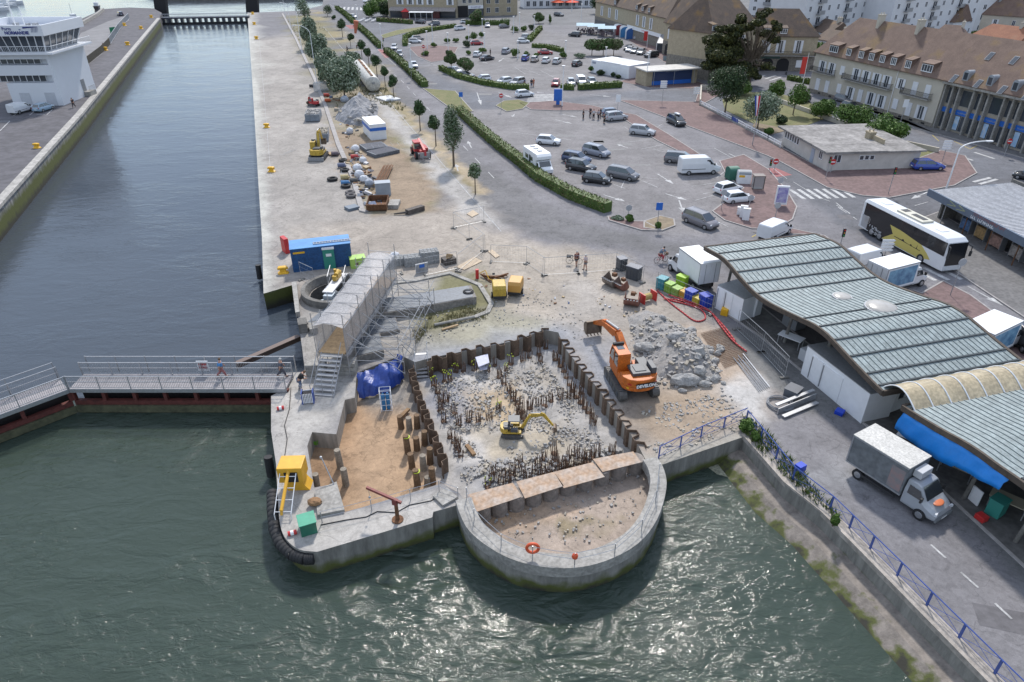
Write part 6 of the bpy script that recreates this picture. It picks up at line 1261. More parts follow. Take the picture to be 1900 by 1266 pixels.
# far car park
for r2,f_,st,c_,l_ in (((758,80),(783,80),'hatch',Wt,'white car beside the yellow hedge in the far car park'),((765,75),(786,74),'hatch',Be,'beige car hidden behind the white car by the hedge'),((734,88),(729,96),'hatch',Wt,'white car first in the queue by the hedge'),((744,100),(740,111),'mpv',(.3,.31,.33),'silver people carrier in the queue by the hedge'),((765,120),(772,131),'hatch',Wt,'white car behind the orange road works board'),
 ((792,45),(768,43),'estate',Dk,'black saloon outside the terrace awning'),((818,47),(793,48),'suv',(.07,.085,.11),'dark blue people carrier outside the terrace'),((844,57),(863,55),'suv',Wt,'white suv at the end of the yellow hedge'),((852,44),(874,43),'hatch',Wt,'white car passing the far shops'),((885,44),(907,42),'hatch',Wt,'second white car passing the far shops'),((904,46),(905,56),'suv',Sl,'silver suv facing the far car park'),((928,53),(943,52),'hatch',Gy,'dark grey car among the far shrubs'),
 ((871,84),(898,83),'hatch',Rd,'red hatchback between two white lamp posts'),((878,109),(893,101),'hatch',Wt,'white hatchback behind the black saloon in the car park'),((890,114),(917,110),'sedan',Dk,'black saloon next to the standing dark figure'),((934,102),(944,97),'suv',(.3,.31,.35),'grey suv driving in the far car park'),((963,80),(979,80),'hatch',Wt,'white hatchback at the far entrance hedge'),((968,72),(988,72),'hatch',Sl,'silver hatchback at the far entrance hedge'),
 ((850,143),(877,145),'sedan',Gy,'dark grey car half hidden by the clipped trees'),((833,134),(855,137),'hatch',Wt,'pale car under the clipped trees'),((907,150),(884,152),'hatch',Wt,'white car nose to the yellow hedge'),((945,154),(925,157),'hatch',Wt,'white car beside the silver one at the hedge'),((968,156),(952,160),'suv',Sl,'silver car beside the two pedestrians'),
 ((968,117),(981,108),'small',BB,'bright blue small car at the head of the row'),((984,119),(1000,110),'small',Be,'beige small car second in the row'),((1006,121),(1020,112),'hatch',Wt,'white hatchback third in the row'),((1026,122),(1040,114),'hatch',(.5,.51,.52),'pale silver hatchback fourth in the row'),((1061,126),(1080,119),'hatch',Dk,'black hatchback parked apart by the lavender'),((997,101),(1026,101),'sedan',Rd,'red low car in front of the pale hedge'),
 ((1034,156),(1028,163),'small',Rd,'dark red car behind the short hedge'),((1057,154),(1062,162),'hatch',(.3,.33,.37),'blue grey car between the red car and the white van'),((1092,152),(1104,161),'hatch',(.3,.35,.37),'grey green car right of the small white van'),
 ((1178,74),(1195,74),'hatch',Sl,'silver car below the barrel roofs'),((1172,90),(1158,96),'hatch',Dk,'dark car behind the white row car'),((1178,92),(1158,100),'hatch',Wt,'white car first in the row of four'),((1185,94),(1168,103),'hatch',Sl,'silver car second in the row of four'),((1198,96),(1180,106),'suv',(.35,.36,.36),'grey car third in the row of four'),((1223,105),(1193,108),'suv',Dk,'black suv last in the row of four'),
 ((1260,121),(1285,119),'hatch',Wt,'white car roof showing above the blue kiosk'),((1031,30),(1043,31),'suv',Dk,'black car at the far crossing'),((1080,69),(1053,67),'suv',Dk,'black pickup like car beside the terrace tents'),((659,4),(659,-4),'suv',Wt,'white car far up the main street'),((651,33),(661,34),'small',Wt,'white car at the far hedge end'),((1497,188),(1482,193),'hatch',Dk,'dark parked car in the side street'),((1548,185),(1585,195),'estate',Gy,'grey parked car below the iron balconies'),((1565,199),(1590,206),'hatch',Dk,'black car behind the clipped trees'),((685,1),(670,8),'hatch',Wt,'white car beside the top hedge')):
    car(r2,f_,st,c_,l_)
car((74,208),(90,203),'hatch',LB_,'pale blue hatchback parked at the foot of the tower',z=LQ); car((232,33),(216,26),'suv',(.05,.055,.09),'dark car on the far left quay road',z=LQ)
# vans
def van(rear,front,label,L_=5.9,w=1.0,h=2.5,col=Wt,z=0,name='van',nose=.17,group='vans',small=False):
    a=G(*rear,z);b=G(*front,z); r_=root(name,(a+b)/2,head(a,b),label,'van',group); P=carpaint(col); k=h/2.5
    st=[(-.5,.93,.4,h*.93),(-.485,.97,.35,h*.985),(-.2,1,.35,h),(.5-nose*2.05,1,.35,h*.99),(.5-nose*1.75,1,.35,h*.955),(.5-nose*.98,1,.35,h*.57),(.5-nose*.4,.96,.36,h*.5),(.485,.88,.38,h*.42),(.5,.8,.42,h*.36)]
    mb=MB(); secs=[]
    for x,ww,zb,zs in st:
        W=w*ww; zm=zb+(zs-zb)*.6; secs.append([(x*L_,-W*.95,zb),(x*L_,-W,zb+.1),(x*L_,-W,zm),(x*L_,-W*.88,zs-.03),(x*L_,-W*.82,zs),(x*L_,W*.82,zs),(x*L_,W*.88,zs-.03),(x*L_,W,zm),(x*L_,W,zb+.1),(x*L_,W*.95,zb)])
    mb.loft(secs); mb.build('body',P,r_,fixn=True)
    x0,x1=(.5-nose*1.72)*L_,(.5-nose*1.02)*L_; mb=MB(); mb.add([(x1+.02,-w*.8,h*.60),(x1+.02,w*.8,h*.60),(x0+.03,w*.78,h*.945),(x0+.03,-w*.78,h*.945)],[(0,1,2,3)]); mb.build('windscreen',GLASS,r_)
    for sg in(-1,1):
        xa=(.5-nose*2.25)*L_; y=sg*(w*.985+.012); y2=sg*(w*.92+.012); mb=MB(); q=[(xa,y,h*.6),(x1-.15,y,h*.6),(x0-.05,y2,h*.86),(xa,y2,h*.86)]; mb.add(q if sg<0 else q[::-1],[(0,1,2,3)]); mb.build('side_window',GLASS,r_)
        mb=MB(); mb.box(x1-.1,sg*(w+.12),h*.62,.14,.2,.3); mb.build('mirror',TRIM,r_); mb=MB(); mb.box(L_*.478,sg*w*.68,h*.40,.14,.3,.2,rz=-sg*.3); mb.build('headlight',LAMPM,r_); mb=MB(); mb.box(-L_*.49,sg*w*.86,h*.45,.06,.12,.5); mb.build('tail_light',TAILM,r_)
    for sg in(-1,1): mb=MB(); mb.bx(-L_*.5,L_*.1,sg*(w+.002),sg*(w+.015),h*.34,h*.37); mb.build('side_strip',TRIM,r_)
    wheels(r_,(-L_*.31,L_*.31),w+.015,.35); return r_
van((1260,323),(1331,320),'large white panel van parked beside the recycling bins')
van((30,212),(52,206),'small white van parked at the foot of the tower',4.4,.92,1.85,z=LQ,nose=.2); van((1073,152),(1083,161),'small white van between the grey cars behind the hedge',4.4,.92,1.85,nose=.2); 
van((1420,445),(1452,430),'white van roof showing above the market roof ridge',5.0,.95,1.9,nose=.2)
# motorhome
a=G(981,304);b=G(1017,330); r_=root('motorhome',(a+b)/2,head(a,b),'white motorhome with roof hatches parked against the curved hedge','motorhome'); L_=6.4
mb=MB(); mb.prof([(-3.2,.45),(1.6,.45),(1.6,1.9),(2.2,2.2),(2.2,2.6),(1.8,2.95),(-3.2,2.95)],-1.12,1.12); mb.build('body',WHITE,r_,bevel=.05)
mb=MB(); mb.prof([(1.55,.4),(3.2,.45),(3.25,.95),(2.75,1.25),(2.1,1.95),(1.55,1.95)],-1.0,1.0); mb.build('cab',WHITE,r_,bevel=.04)
mb=MB(); mb.add([(2.72,-.88,1.3),(2.72,.88,1.3),(2.17,.8,1.92),(2.17,-.8,1.92)],[(0,1,2,3)]); mb.build('windscreen',GLASS,r_)
for sg in(-1,1):
    mb=MB(); mb.bx(1.65,2.35,sg*1.0,sg*1.015,1.15,1.75); mb.build('side_window',GLASS,r_); mb=MB(); mb.bx(-2.3,-1.2,sg*1.12,sg*1.14,1.6,2.2); mb.bx(-.4,.5,sg*1.12,sg*1.14,1.6,2.2); mb.build('side_window',GLASS,r_)
for x in(-2.3,-1,.4): mb=MB(); mb.bx(x-.3,x+.3,-.3,.3,2.95,3.08); mb.build('roof_hatch',mat('hatch_grey',(.45,.46,.48),.4),r_)
mb=MB(); mb.bx(-.9,-.2,-1.135,-1.12,.6,2.3); mb.build('door',GLASSB,r_); wheels(r_,(-1.9,2.3),1.13,.34)
# ---- box trucks
def boxtruck(rear,front,label,W=1.06,boxL=3.9,boxh=(.95,3.05),cabcol=Wt,boxcol=None,side=None,z=0,reefer=False,name='box_truck',roofc=None,decal=None):
    a=G(*rear,z);b=G(*front,z); r_=root(name,(a+b)/2,head(a,b),label,'truck','delivery trucks'); T=boxL+2.15; x0=-T/2; x1=x0+boxL; bm=boxcol or WHITE
    mb=MB(); mb.bx(x0,x1,-W,W,*boxh); box=mb.build('box_body',bm,r_,bevel=.02); mb=MB(); mb.bx(x0-.02,x1+.02,-W-.02,W+.02,boxh[1],boxh[1]+.05); mb.build('roof',roofc or WHITE,box)
    for y0,y1 in((-W+.04,-.03),(.03,W-.04)): mb=MB(); mb.bx(x0-.04,x0-.005,y0,y1,boxh[0]+.08,boxh[1]-.08); d_=mb.build('door',bm,box); mb=MB(); mb.cyl((x0-.06,(y0+y1)/2,boxh[0]+.1),(x0-.06,(y0+y1)/2,boxh[1]-.1),.02,n=6); mb.build('handle',STEEL,d_)
    for sg in(-1,1): mb=MB(); mb.bx(x0,x1,sg*(W+.005),sg*(W+.03),boxh[0],boxh[0]+.1); mb.bx(x0,x1,sg*(W+.005),sg*(W+.03),boxh[1]-.09,boxh[1]); mb.bx(x0,x0+.08,sg*(W+.005),sg*(W+.03),boxh[0]+.1,boxh[1]-.09); mb.build('trim',GALV,box)
    mb=MB(); mb.bx(x0+.1,x1+1,-.45,.45,.5,boxh[0]-.01); mb.bx(x0+1.2,x1-.3,-W+.02,-W+.08,.4,.6); mb.bx(x0+1.2,x1-.3,W-.08,W-.02,.4,.6); mb.build('chassis',TRIM,r_)
    cw=W*.9; P=carpaint(cabcol); c0=x1+.08; mb=MB(); secs=[]
    for x,zs,ww in((c0,2.12,1),(c0+.55,2.16,1),(c0+.8,2.08,1),(c0+1.32,1.38,1),(c0+1.75,1.12,.97),(c0+2.0,.92,.9),(c0+2.07,.7,.84)):
        w2=cw*ww; secs.append([(x,-w2*.96,.42),(x,-w2,.55),(x,-w2,.5+(zs-.5)*.6),(x,-w2*.86,zs-.04),(x,-w2*.78,zs),(x,w2*.78,zs),(x,w2*.86,zs-.04),(x,w2,.5+(zs-.5)*.6),(x,w2,.55),(x,w2*.96,.42)])
    mb.loft(secs); mb.build('cab',P,r_,fixn=True)
    mb=MB(); mb.add([(c0+1.34,-cw*.84,1.40),(c0+1.34,cw*.84,1.40),(c0+.86,cw*.74,2.06),(c0+.86,-cw*.74,2.06)],[(0,1,2,3)]); mb.build('windscreen',GLASS,r_)
    for sg in(-1,1):
        mb=MB(); q=[(c0+.2,sg*(cw+.02),1.3),(c0+1.2,sg*(cw+.02),1.3),(c0+.86,sg*(cw*.93+.03),1.86),(c0+.2,sg*(cw*.93+.03),1.9)]; mb.add(q if sg<0 else q[::-1],[(0,1,2,3)]); mb.build('side_window',GLASS,r_)
        mb=MB(); mb.box(c0+1.15,sg*(cw+.2),1.5,.1,.22,.32); mb.build('mirror',TRIM,r_); mb=MB(); mb.box(c0+1.98,sg*cw*.72,.86,.12,.34,.17,rz=-sg*.3); mb.build('headlight',LAMPM,r_)
    mb=MB(); mb.bx(c0+2.06,c0+2.16,-cw*.85,cw*.85,.35,.58); mb.build('bumper',mat('bumper_grey',(.16,.17,.18),.6),r_); mb=MB(); mb.bx(c0+2.161,c0+2.17,-.26,.26,.4,.52); mb.build('number_plate',WHITE,r_)
    if reefer: mb=MB(); mb.bx(x1+.03,x1+.55,-.55,.55,2.25,2.75); mb.build('refrigeration_unit',mat('reefer_grey',(.45,.46,.48),.5),r_,bevel=.04)
    if decal: mb=MB(); mb.ball((c0+1.62,-.1,1.235),.5,12,6,(.55,.9,.10)); mb.build('decal',paint('orange_decal',(.6,.18,.08)),r_,smooth=True)
    wheels(r_,(x0+.95,c0+1.25),W*.97,.37); return r_,box,(x0,x1,W)
TG=mat('truck_grey_side',(.17,.185,.20),.5,ns=.9,na=.25,n2=3)
r_,box,(x0,x1,W_)=boxtruck((1590,868),(1735,962),'scuffed grey box truck with a dirty white roof driving along the harbour wall',1.08,3.7,(.85,2.95),(.34,.36,.39),TG,reefer=True,roofc=mat('dirty_white_roof',(.6,.585,.55),.7,ns=2.5,na=.2,n2=8),decal=True)
mb=MB(); mb.bx(x1-.95,x1-.1,-W_-.012,-W_-.002,1.05,2.6); mb.build('faded_graffiti',mat('faded_pink',(.30,.19,.18),.7,ns=2,col2=(.18,.19,.2)),box)
boxtruck((1318,548),(1246,490),'white box truck with closed rear doors parked at the end of the market hall',1.08,4.1,(.95,3.1),Wt,WHITE)
DB=mat('blue_advert',(.03,.10,.22),.4,ns=1.2,col2=(.25,.45,.6))
for re_,fr,l_ in(((1610,545),(1705,520),'white roofed market truck with a blue printed side nearest the bus'),((1795,668),(1872,630),'white roofed market truck with a dark printed side behind the canopy')):
    r_,box,(x0,x1,W_)=boxtruck(re_,fr,l_,1.15,4.3,(.6,2.95),Wt,WHITE)
    mb=MB(); mb.bx(x0+.3,x1-.2,-W_-.012,-W_-.002,.9,2.7); mb.build('printed_panel',DB,box)
van((1578,500),(1625,488),'small white caravan like van roof between the market roof and the market truck',4.2,1.0,2.1,nose=.15)
van((1920,660),(1880,620),'dark van at the picture edge beyond the market truck',4.8,.98,1.9,Dk,nose=.2)
# ---- coach
a=G(1581,419);b=G(1752,515); dd=(b-a).normalized(); n_=Vector((-dd.y,dd.x,0)); c_=(a+b)/2+n_*1.27; BL_=12.9
r_=root('coach',c_,head(a,b),'white and black touring coach with a yellow painted side crossing the junction','coach'); hb=BL_/2; BW=1.27
mb=MB(); secs=[]
for x,ww,zt in((-hb,.9,3.3),(-hb+.15,.98,3.62),(-hb+.5,1,3.7),(hb-1.2,1,3.7),(hb-.5,.99,3.62),(hb-.12,.95,3.3),(hb+.12,.9,2.3),(hb+.2,.9,1.2),(hb+.1,.88,.35)):
    w2=BW*ww; secs.append([(x,-w2,.35),(x,-w2,min(zt,3.35)),(x,-w2*.86,zt),(x,w2*.86,zt),(x,w2,min(zt,3.35)),(x,w2,.35)])
mb.loft(secs); body=mb.build('body',mat('coach_white',(.66,.67,.69),.3,coat=.5),r_,fixn=True,bevel=.04)
BG=mat('coach_glass',(.012,.013,.016),.1,spec=.7)
for sg in(-1,1):
    y=sg*(BW+.012); mb=MB(); mb.bx(-hb+.5,hb-.12,min(y,sg*BW*.95),max(y,sg*BW*.95),1.9,3.32); mb.build('side_window',BG,r_)
    def flat(nm,pts,m,off): 
        q=MB(); q.prof(pts,min(sg*BW,sg*(BW+off)),max(sg*BW,sg*(BW+off))); return q.build(nm,m,r_,fixn=True)
    flat('black_panel',[(-2.5,.45),(-hb+1.5,.45),(-hb+1.5,2.3),(.6,2.3),(-.9,1.0)],BG,.018)
    flat('grey_panel',[(-hb+1.51,.5),(-hb+.5,.6),(-hb+.4,1.94),(-hb+1.51,1.94)],mat('coach_silver',(.35,.35,.36),.35),.016)
    flat('yellow_panel',[(-2.3,.45),(3.2,.45),(4.9,.9),(4.3,1.35),(3.3,1.9),(.2,2.25),(-1.6,2.3),(-.85,1.5)],mat('coach_yellow',(.52,.43,.12),.35),.022)
    flat('skyline_print',[(-.6,1.32),(3.4,1.22),(3.4,1.27),(2.9,1.3),(2.86,1.75),(2.8,1.3),(2.2,1.3),(2.0,1.45),(1.8,1.3),(1.0,1.36),(.8,1.55),(.55,1.38),(-.6,1.38)],BG,.027)
# emblem ring and plain lettering on the visible side
mb=MB(); 
for k in range(20): a1,a2=2*PI*k/20,2*PI*(k+1)/20; mb.cyl((-hb+1.35+.42*math.cos(a1),-BW-.03,1.55+.42*math.sin(a1)),(-hb+1.35+.42*math.cos(a2),-BW-.03,1.55+.42*math.sin(a2)),.03,n=4)
mb.tube([(-hb+1.1,-BW-.03,1.35),(-hb+1.2,-BW-.03,1.75),(-hb+1.35,-BW-.03,1.4),(-hb+1.5,-BW-.03,1.75),(-hb+1.6,-BW-.03,1.35)],.025,4); mb.build('emblem',mat('pale_print',(.4,.36,.33),.5),r_)
for n_g,x,z_,sz in((7,-hb+2.6,1.1,.3),(10,-3.2,.95,.26),(10,-3.1,.6,.26),(60,0,3.4,.16)): glyphs(n_g,sz,r_,(x,-BW-.03,z_),WHITE)
mb=MB(); mb.add([(hb+.155,-1.12,.95),(hb+.155,1.12,.95),(hb-.04,1.13,3.28),(hb-.04,-1.13,3.28)],[(0,1,2,3)]); mb.v=[(v[0]+.09,v[1],v[2]) for v in mb.v]; mb.build('windscreen',BG,r_)
for y in(-1.02,1.02): mb=MB(); mb.box(hb+.16,y*.9,.75,.1,.4,.2); mb.build('headlight',LAMPM,r_); mb=MB(); mb.tube([(hb-.1,y,3.1),(hb+.45,y*1.25,3.0),(hb+.45,y*1.3,2.3)],.05,6); mb.box(hb+.45,y*1.3,2.2,.14,.22,.55); mb.build('mirror',TRIM,r_)
mb=MB(); mb.bx(-1.9,2.0,-.72,.72,3.7,3.9); ac=mb.build('air_conditioner',mat('ac_cream',(.52,.5,.42),.5),r_,bevel=.06); mb=MB(); mb.bx(-.2,1.6,-.3,.3,3.9,3.93); mb.bx(-1.7,-1.0,-.4,.4,3.9,3.93); mb.build('grille',TRIM,ac)
for x in(-4.3,4.0): mb=MB(); mb.bx(x-.45,x+.45,-.45,.45,3.7,3.76); mb.build('roof_hatch',WHITE,r_,bevel=.01)
wheels(r_,(-hb+2.4,-hb+3.75,hb-2.75),BW+.03,.5,.3)
# ---- telehandler
a=G(785,262);b=G(782,296)
p=G(781,290); r_=root('telehandler',p,R(-72),'red telescopic handler with big tyres driving on the dusty lane','telehandler')
TR=mat('machine_red',(.42,.03,.035),.45,ns=2,na=.25)
mb=MB(); mb.bx(-2.3,2.0,-.5,.5,.7,1.35); mb.bx(-2.4,-1.5,-.95,.95,.75,1.3); mb.bx(-1.0,1.1,.35,1.0,.75,1.5); mb.build('chassis',TR,r_,bevel=.04)
mb=MB(); mb.bx(-.9,.7,-1.05,-.15,.8,2.3); cb=mb.build('cab',TR,r_,bevel=.05); mb=MB(); mb.bx(-.75,.72,-1.07,-.13,1.35,2.15); mb.build('window',GLASS,cb)
mb=MB(); mb.bx(-1.0,.8,-1.1,-.1,2.3,2.38); mb.build('roof',TR,cb)
mb=MB(); mb.box(.2,.18,1.75,4.6,.36,.4,ry=R(9)); mb.box(2.7,.18,1.2,.5,.3,.9,ry=R(-20)); mb.build('boom',TR,r_,bevel=.03)
mb=MB(); mb.bx(2.7,2.8,-.6,.9,.5,1.3); mb.bx(2.8,3.7,-.4,-.25,.5,.56); mb.bx(2.8,3.7,.55,.7,.5,.56); mb.build('fork_carriage',STEEL,r_)
wheels(r_,(-1.7,1.5),1.2,.58,.42,paint('red_rim',(.4,.04,.04)))
for y in(-.8,.8): mb=MB(); mb.box(2.02,y*.8,1.0,.1,.25,.2); mb.build('headlight',LAMPM,r_)
# ---- PEOPLE
SKIN=mat('skin',(.42,.24,.17),.6); HAIR=[mat('hair_dark',(.03,.02,.015),.7),mat('hair_grey',(.45,.44,.42),.7),mat('hair_brown',(.11,.06,.03),.7)]
def cloth(c): return mat('cloth_%03d_%03d_%03d'%tuple(int(x*999) for x in c),c,.85,ns=9,na=.15)
def skinmesh(name,vs,es,rs,m,par,sub=1):
    rs=[tuple(q*1.28 for q in r) if isinstance(r,tuple) else r*1.32 for r in rs]
    me=bpy.data.meshes.new(name); me.from_pydata(vs,es,[]); o=bpy.data.objects.new(name,me); COL.objects.link(o); o.parent=par; me.materials.append(m)
    md=o.modifiers.new('s','SKIN'); md.use_smooth_shade=True
    sv=me.skin_vertices[0].data if me.skin_vertices else None
    if sv is None: 
        bm=bmesh.new(); bm.from_mesh(me); bm.verts.layers.skin.verify(); bm.to_mesh(me); bm.free(); sv=me.skin_vertices[0].data
    for i,r in enumerate(rs): sv[i].radius=(r,r) if not isinstance(r,tuple) else r
    sv[0].use_root=True
    if sub: s2=o.modifiers.new('u','SUBSURF'); s2.levels=sub; s2.render_levels=sub
    return o
def person(px,py,rz,top,leg,label,z=0,pose='stand',h=1.72,hair=0,seed=0,group=None,loc=None,shorts=False):
    p=loc or G(px,py,z); r_=root('person',p,rz,label,'person',group); k=h/1.72; rs=random.Random(seed+int(px)); st=rs.uniform(.05,.16)
    hip=(0,0,.92*k)
    if pose=='stand': ft=[(st,-.11,.0),(-st*.6,.11,.0)]; kn=[(st*.7,-.1,.48*k),(-st*.1,.1,.48*k)]; ch=(0.02,0,1.36*k); nk=(.03,0,1.5*k); hd=(.05,0,1.62*k); bend=rs.choice([0,1])
    elif pose=='walk': ft=[(.32,-.1,.03),(-.34,.1,.08)]; kn=[(.2,-.1,.5*k),(-.06,.1,.46*k)]; ch=(.05,0,1.35*k); nk=(.07,0,1.49*k); hd=(.1,0,1.61*k); bend=0
    elif pose=='lean': ft=[(-.1,-.14,0),(-.15,.14,0)]; kn=[(0,-.13,.48*k),(-.02,.13,.48*k)]; hip=(-.1,0,.9*k); ch=(.22,0,1.27*k); nk=(.32,0,1.38*k); hd=(.42,0,1.46*k); bend=1
    else: hip=(-.2,0,.98); ft=[(.12,-.12,.22),(-.02,.12,.5)]; kn=[(.22,-.12,.66),(.2,.12,.86)]; ch=(.1,0,1.42); nk=(.18,0,1.54); hd=(.24,0,1.66); bend=1
    V=[hip,ch,nk]; E_=[(0,1),(1,2)]; rr=[(.13,.15),(.12,.17),.055]
    sh=[(ch[0],-.2*k,ch[2]+.06),(ch[0],.2*k,ch[2]+.06)]; hands=[]
    for i,sg in enumerate((-1,1)):
        if pose=='ride': el=(ch[0]+.22,sg*.27,1.26); wr=(ch[0]+.46,sg*.24,1.12)
        elif bend: el=(ch[0]+.02,sg*.29*k,1.12*k if pose!='lean' else ch[2]-.22); wr=(ch[0]+.24,sg*.16*k,1.12*k if pose!='lean' else ch[2]-.28)
        else: sw=(.12 if pose=='walk' else .03)*sg; el=(ch[0]+sw*.6,sg*.26*k,1.12*k); wr=(ch[0]+sw*1.6+.04,sg*.27*k,.88*k)
        n=len(V); V+=[sh[i],el,wr,(wr[0]+.05,wr[1],wr[2]-.07)]; E_+=[(1,n),(n,n+1),(n+1,n+2),(n+2,n+3)]; rr+=[.062,.048,.034,.03]; hands.append((sh[i],el,wr))
    for i in range(2):
        n=len(V); V+=[((hip[0]),(-.09,.09)[i],hip[2]-.06),kn[i],(ft[i][0]-.03,ft[i][1],ft[i][2]+.09),(ft[i][0]+.13,ft[i][1],ft[i][2]+.04)]; E_+=[(0,n),(n,n+1),(n+1,n+2),(n+2,n+3)]; rr+=[.095,.062,.04,.035]
    n=len(V); V+=[hd]; E_+=[(2,n)]; rr+=[(.095,.085)]
    body=skinmesh('body',V,E_,rr,SKIN,r_)
    sv=[hip,ch]; se=[(0,1)]; sr=[(.15,.17),(.14,.19)]
    for i in range(2): n=len(sv); sv+=[hands[i][0],hands[i][1]]; se+=[(1,n),(n,n+1)]; sr+=[.08,.058]
    skinmesh('shirt',sv,se,sr,cloth(top),body)
    tv=[(hip[0],0,hip[2]+.04)]; te=[]; tr_=[(.14,.16)]
    for i in range(2):
        n=len(tv); end=kn[i] if shorts else (ft[i][0]-.03,ft[i][1],ft[i][2]+.13); tv+=[(hip[0],(-.095,.095)[i],hip[2]-.07),kn[i] if not shorts else tuple((Vector(kn[i])+Vector((hip[0],(-.09,.09)[i],hip[2])))/2),end]; te+=[(0,n),(n,n+1),(n+1,n+2)]; tr_+=[.108,.078,.058]
    skinmesh('trousers',tv,te,tr_,cloth(leg),body)
    mb=MB(); mb.ball((hd[0]-.012,0,hd[2]+.035),.108,10,6,(1.02,.92,.95)); mb.build('hair',HAIR[hair],body,smooth=True)
    for i in range(2): mb=MB(); mb.ball((ft[i][0]+.04,ft[i][1],ft[i][2]+.045),.13,8,5,(1.05,.42,.40)); mb.build('shoe',BLACK,body,smooth=True)
    return r_
person(1086,501,R(200),(.5,.42,.42),(.18,.19,.22),'person in a pale pink top and grey shorts beside the black bicycle',shorts=True,hair=1)
person(1069,494,R(-60),(.10,.015,.02),(.02,.02,.03),'person in a dark red striped top holding the black bicycle',shorts=True,hair=1)
bw=G(1068,495)
def bicycle(p,rz,col,label,lean=0,basket=False):
    r_=root('bicycle',p,rz,label,'bicycle'); m=paint('bike_'+label.split()[0],col)
    for x in(-.52,.52):
        mb=MB(); 
        for k in range(20): a1,a2=2*PI*k/20,2*PI*(k+1)/20; mb.cyl((x+.34*math.cos(a1),0,.35+.34*math.sin(a1)),(x+.34*math.cos(a2),0,.35+.34*math.sin(a2)),.022,n=5)
        w_=mb.build('wheel',BLACK,r_); mb=MB()
        for k in range(8): a1=PI*k/8; mb.cyl((x+.33*math.cos(a1),0,.35+.33*math.sin(a1)),(x-.33*math.cos(a1),0,.35-.33*math.sin(a1)),.004,n=3)
        mb.build('spokes',GALV,w_)
    mb=MB(); mb.tube([(-.52,0,.35),(-.1,0,.32),(.4,0,.78),(-.2,0,.82),(-.1,0,.32)],.022,6); mb.tube([(-.52,0,.35),(-.2,0,.8)],.014,5); mb.tube([(.52,0,.35),(.38,0,.95)],.02,6); mb.build('frame',m,r_)
    mb=MB(); mb.tube([(-.2,0,.8),(-.22,0,.93)],.016,5); mb.ball((-.24,0,.96),.13,8,4,(1.1,.6,.3)); mb.build('saddle',BLACK,r_); mb=MB(); mb.tube([(.3,-.28,1.0),(.38,-.1,1.0),(.38,.1,1.0),(.3,.28,1.0)],.014,5); mb.build('handlebar',GALV,r_)
    if basket: mb=MB(); mb.bx(.42,.72,-.18,.18,.82,1.08); mb.build('basket',mat('wicker',(.12,.08,.05),.8),r_)
    else: mb=MB(); mb.bx(-.8,-.35,-.16,.16,.72,.95); mb.build('pannier',BLACK,r_)
    return r_
bicycle(G(1065,490),R(-12),(.03,.03,.035),'black touring bicycle with panniers standing behind the fence')
p=G(1226,487); bicycle(p,R(22),(.4,.04,.05),'red city bicycle with a basket being ridden past the white truck',basket=True)
person(1226,487,R(22),(.10,.14,.20),(.35,.03,.05),'cyclist in a grey blue top and red trousers riding the red bicycle',pose='ride',loc=p,hair=0)
for x,y,t,l_,lab,ps,zz in((413,700,(.08,.25,.5),(.3,.12,.12),'person in a light blue jacket crossing the footbridge','walk',.35),(524,700,(.10,.11,.14),(.08,.08,.1),'grey haired person in dark clothes at the end of the footbridge','walk',.35),(560,722,(.015,.015,.018),(.10,.14,.22),'person in a black jumper and cap bending beside the litter bin','lean',0)):
    person(x,y,R(20),t,l_,lab,z=zz,pose=ps,hair=1 if x==524 else 2)
for i,(x,y,t,l_,lab) in enumerate(((1082,221,(.03,.03,.035),(.02,.02,.03),'lone person in black left of the standing group'),(1095,217,(.05,.05,.06),(.03,.03,.05),'person in dark clothes at the back of the group'),(1101,221,(.5,.5,.52),(.04,.04,.05),'person in a white top in the group by the silver car'),(1110,222,(.35,.33,.35),(.05,.05,.06),'person in a pale top leaning to the open boot'),(1114,218,(.04,.04,.05),(.03,.03,.03),'person in black nearest the silver car boot'),(1121,229,(.03,.03,.04),(.03,.03,.03),'small figure in black in front of the silver car wheel'))): person(x,y,R(40*i),t,l_,lab,seed=i,hair=i%3,group='people gathered at the silver car',h=1.75)
for i,(x,y,t,l_,lab) in enumerate(((973,161,(.05,.06,.1),(.04,.05,.08),'person in navy beside the silver car at the hedge'),(986,162,(.02,.03,.05),(.05,.1,.2),'person in dark top and jeans left of the one in orange'),(990,161,(.5,.2,.12),(.45,.25,.2),'person in orange red clothes in the far car park'),(910,103,(.02,.02,.025),(.02,.02,.025),'dark figure standing behind the black saloon'),(645,97,(.03,.04,.04),(.03,.03,.04),'person in black walking on the lane between the trees'),(1377,147,(.03,.03,.04),(.03,.03,.04),'dark figure beside the scooters at the junction'))): person(x,y,R(50*i+20),t,l_,lab,seed=i,h=1.75,pose='walk' if i==4 else 'stand')
person(138,200,R(-90),(.03,.03,.035),(.03,.03,.035),'person in black walking past the tower',z=LQ,pose='walk',h=1.8); person(193,92,R(0),(.5,.05,.06),(.5,.3,.05),'person in a red top beside the picket fence',z=LQ)
# ================= BUILDING SITE, EXCAVATION AND YARD =================
PB=-1.35
PILE=mat('pile_concrete',(.30,.26,.21),.9,ns=2,na=.4,n2=9,bs=9); OR=mat('excavator_orange',(.58,.14,.015),.5,ns=1.6,na=.28,n2=7); EY=mat('digger_yellow',(.55,.37,.05),.5,ns=2.5,na=.3,n2=8); DG=mat('hood_grey',(.075,.08,.09),.5,ns=3,na=.2)
LG=mat('pale_steel',(.5,.5,.51),.5,.3,ns=2,na=.15)
def gpt(x,y,z=0): p=G(x,y,z); return (p.x,p.y,p.z)
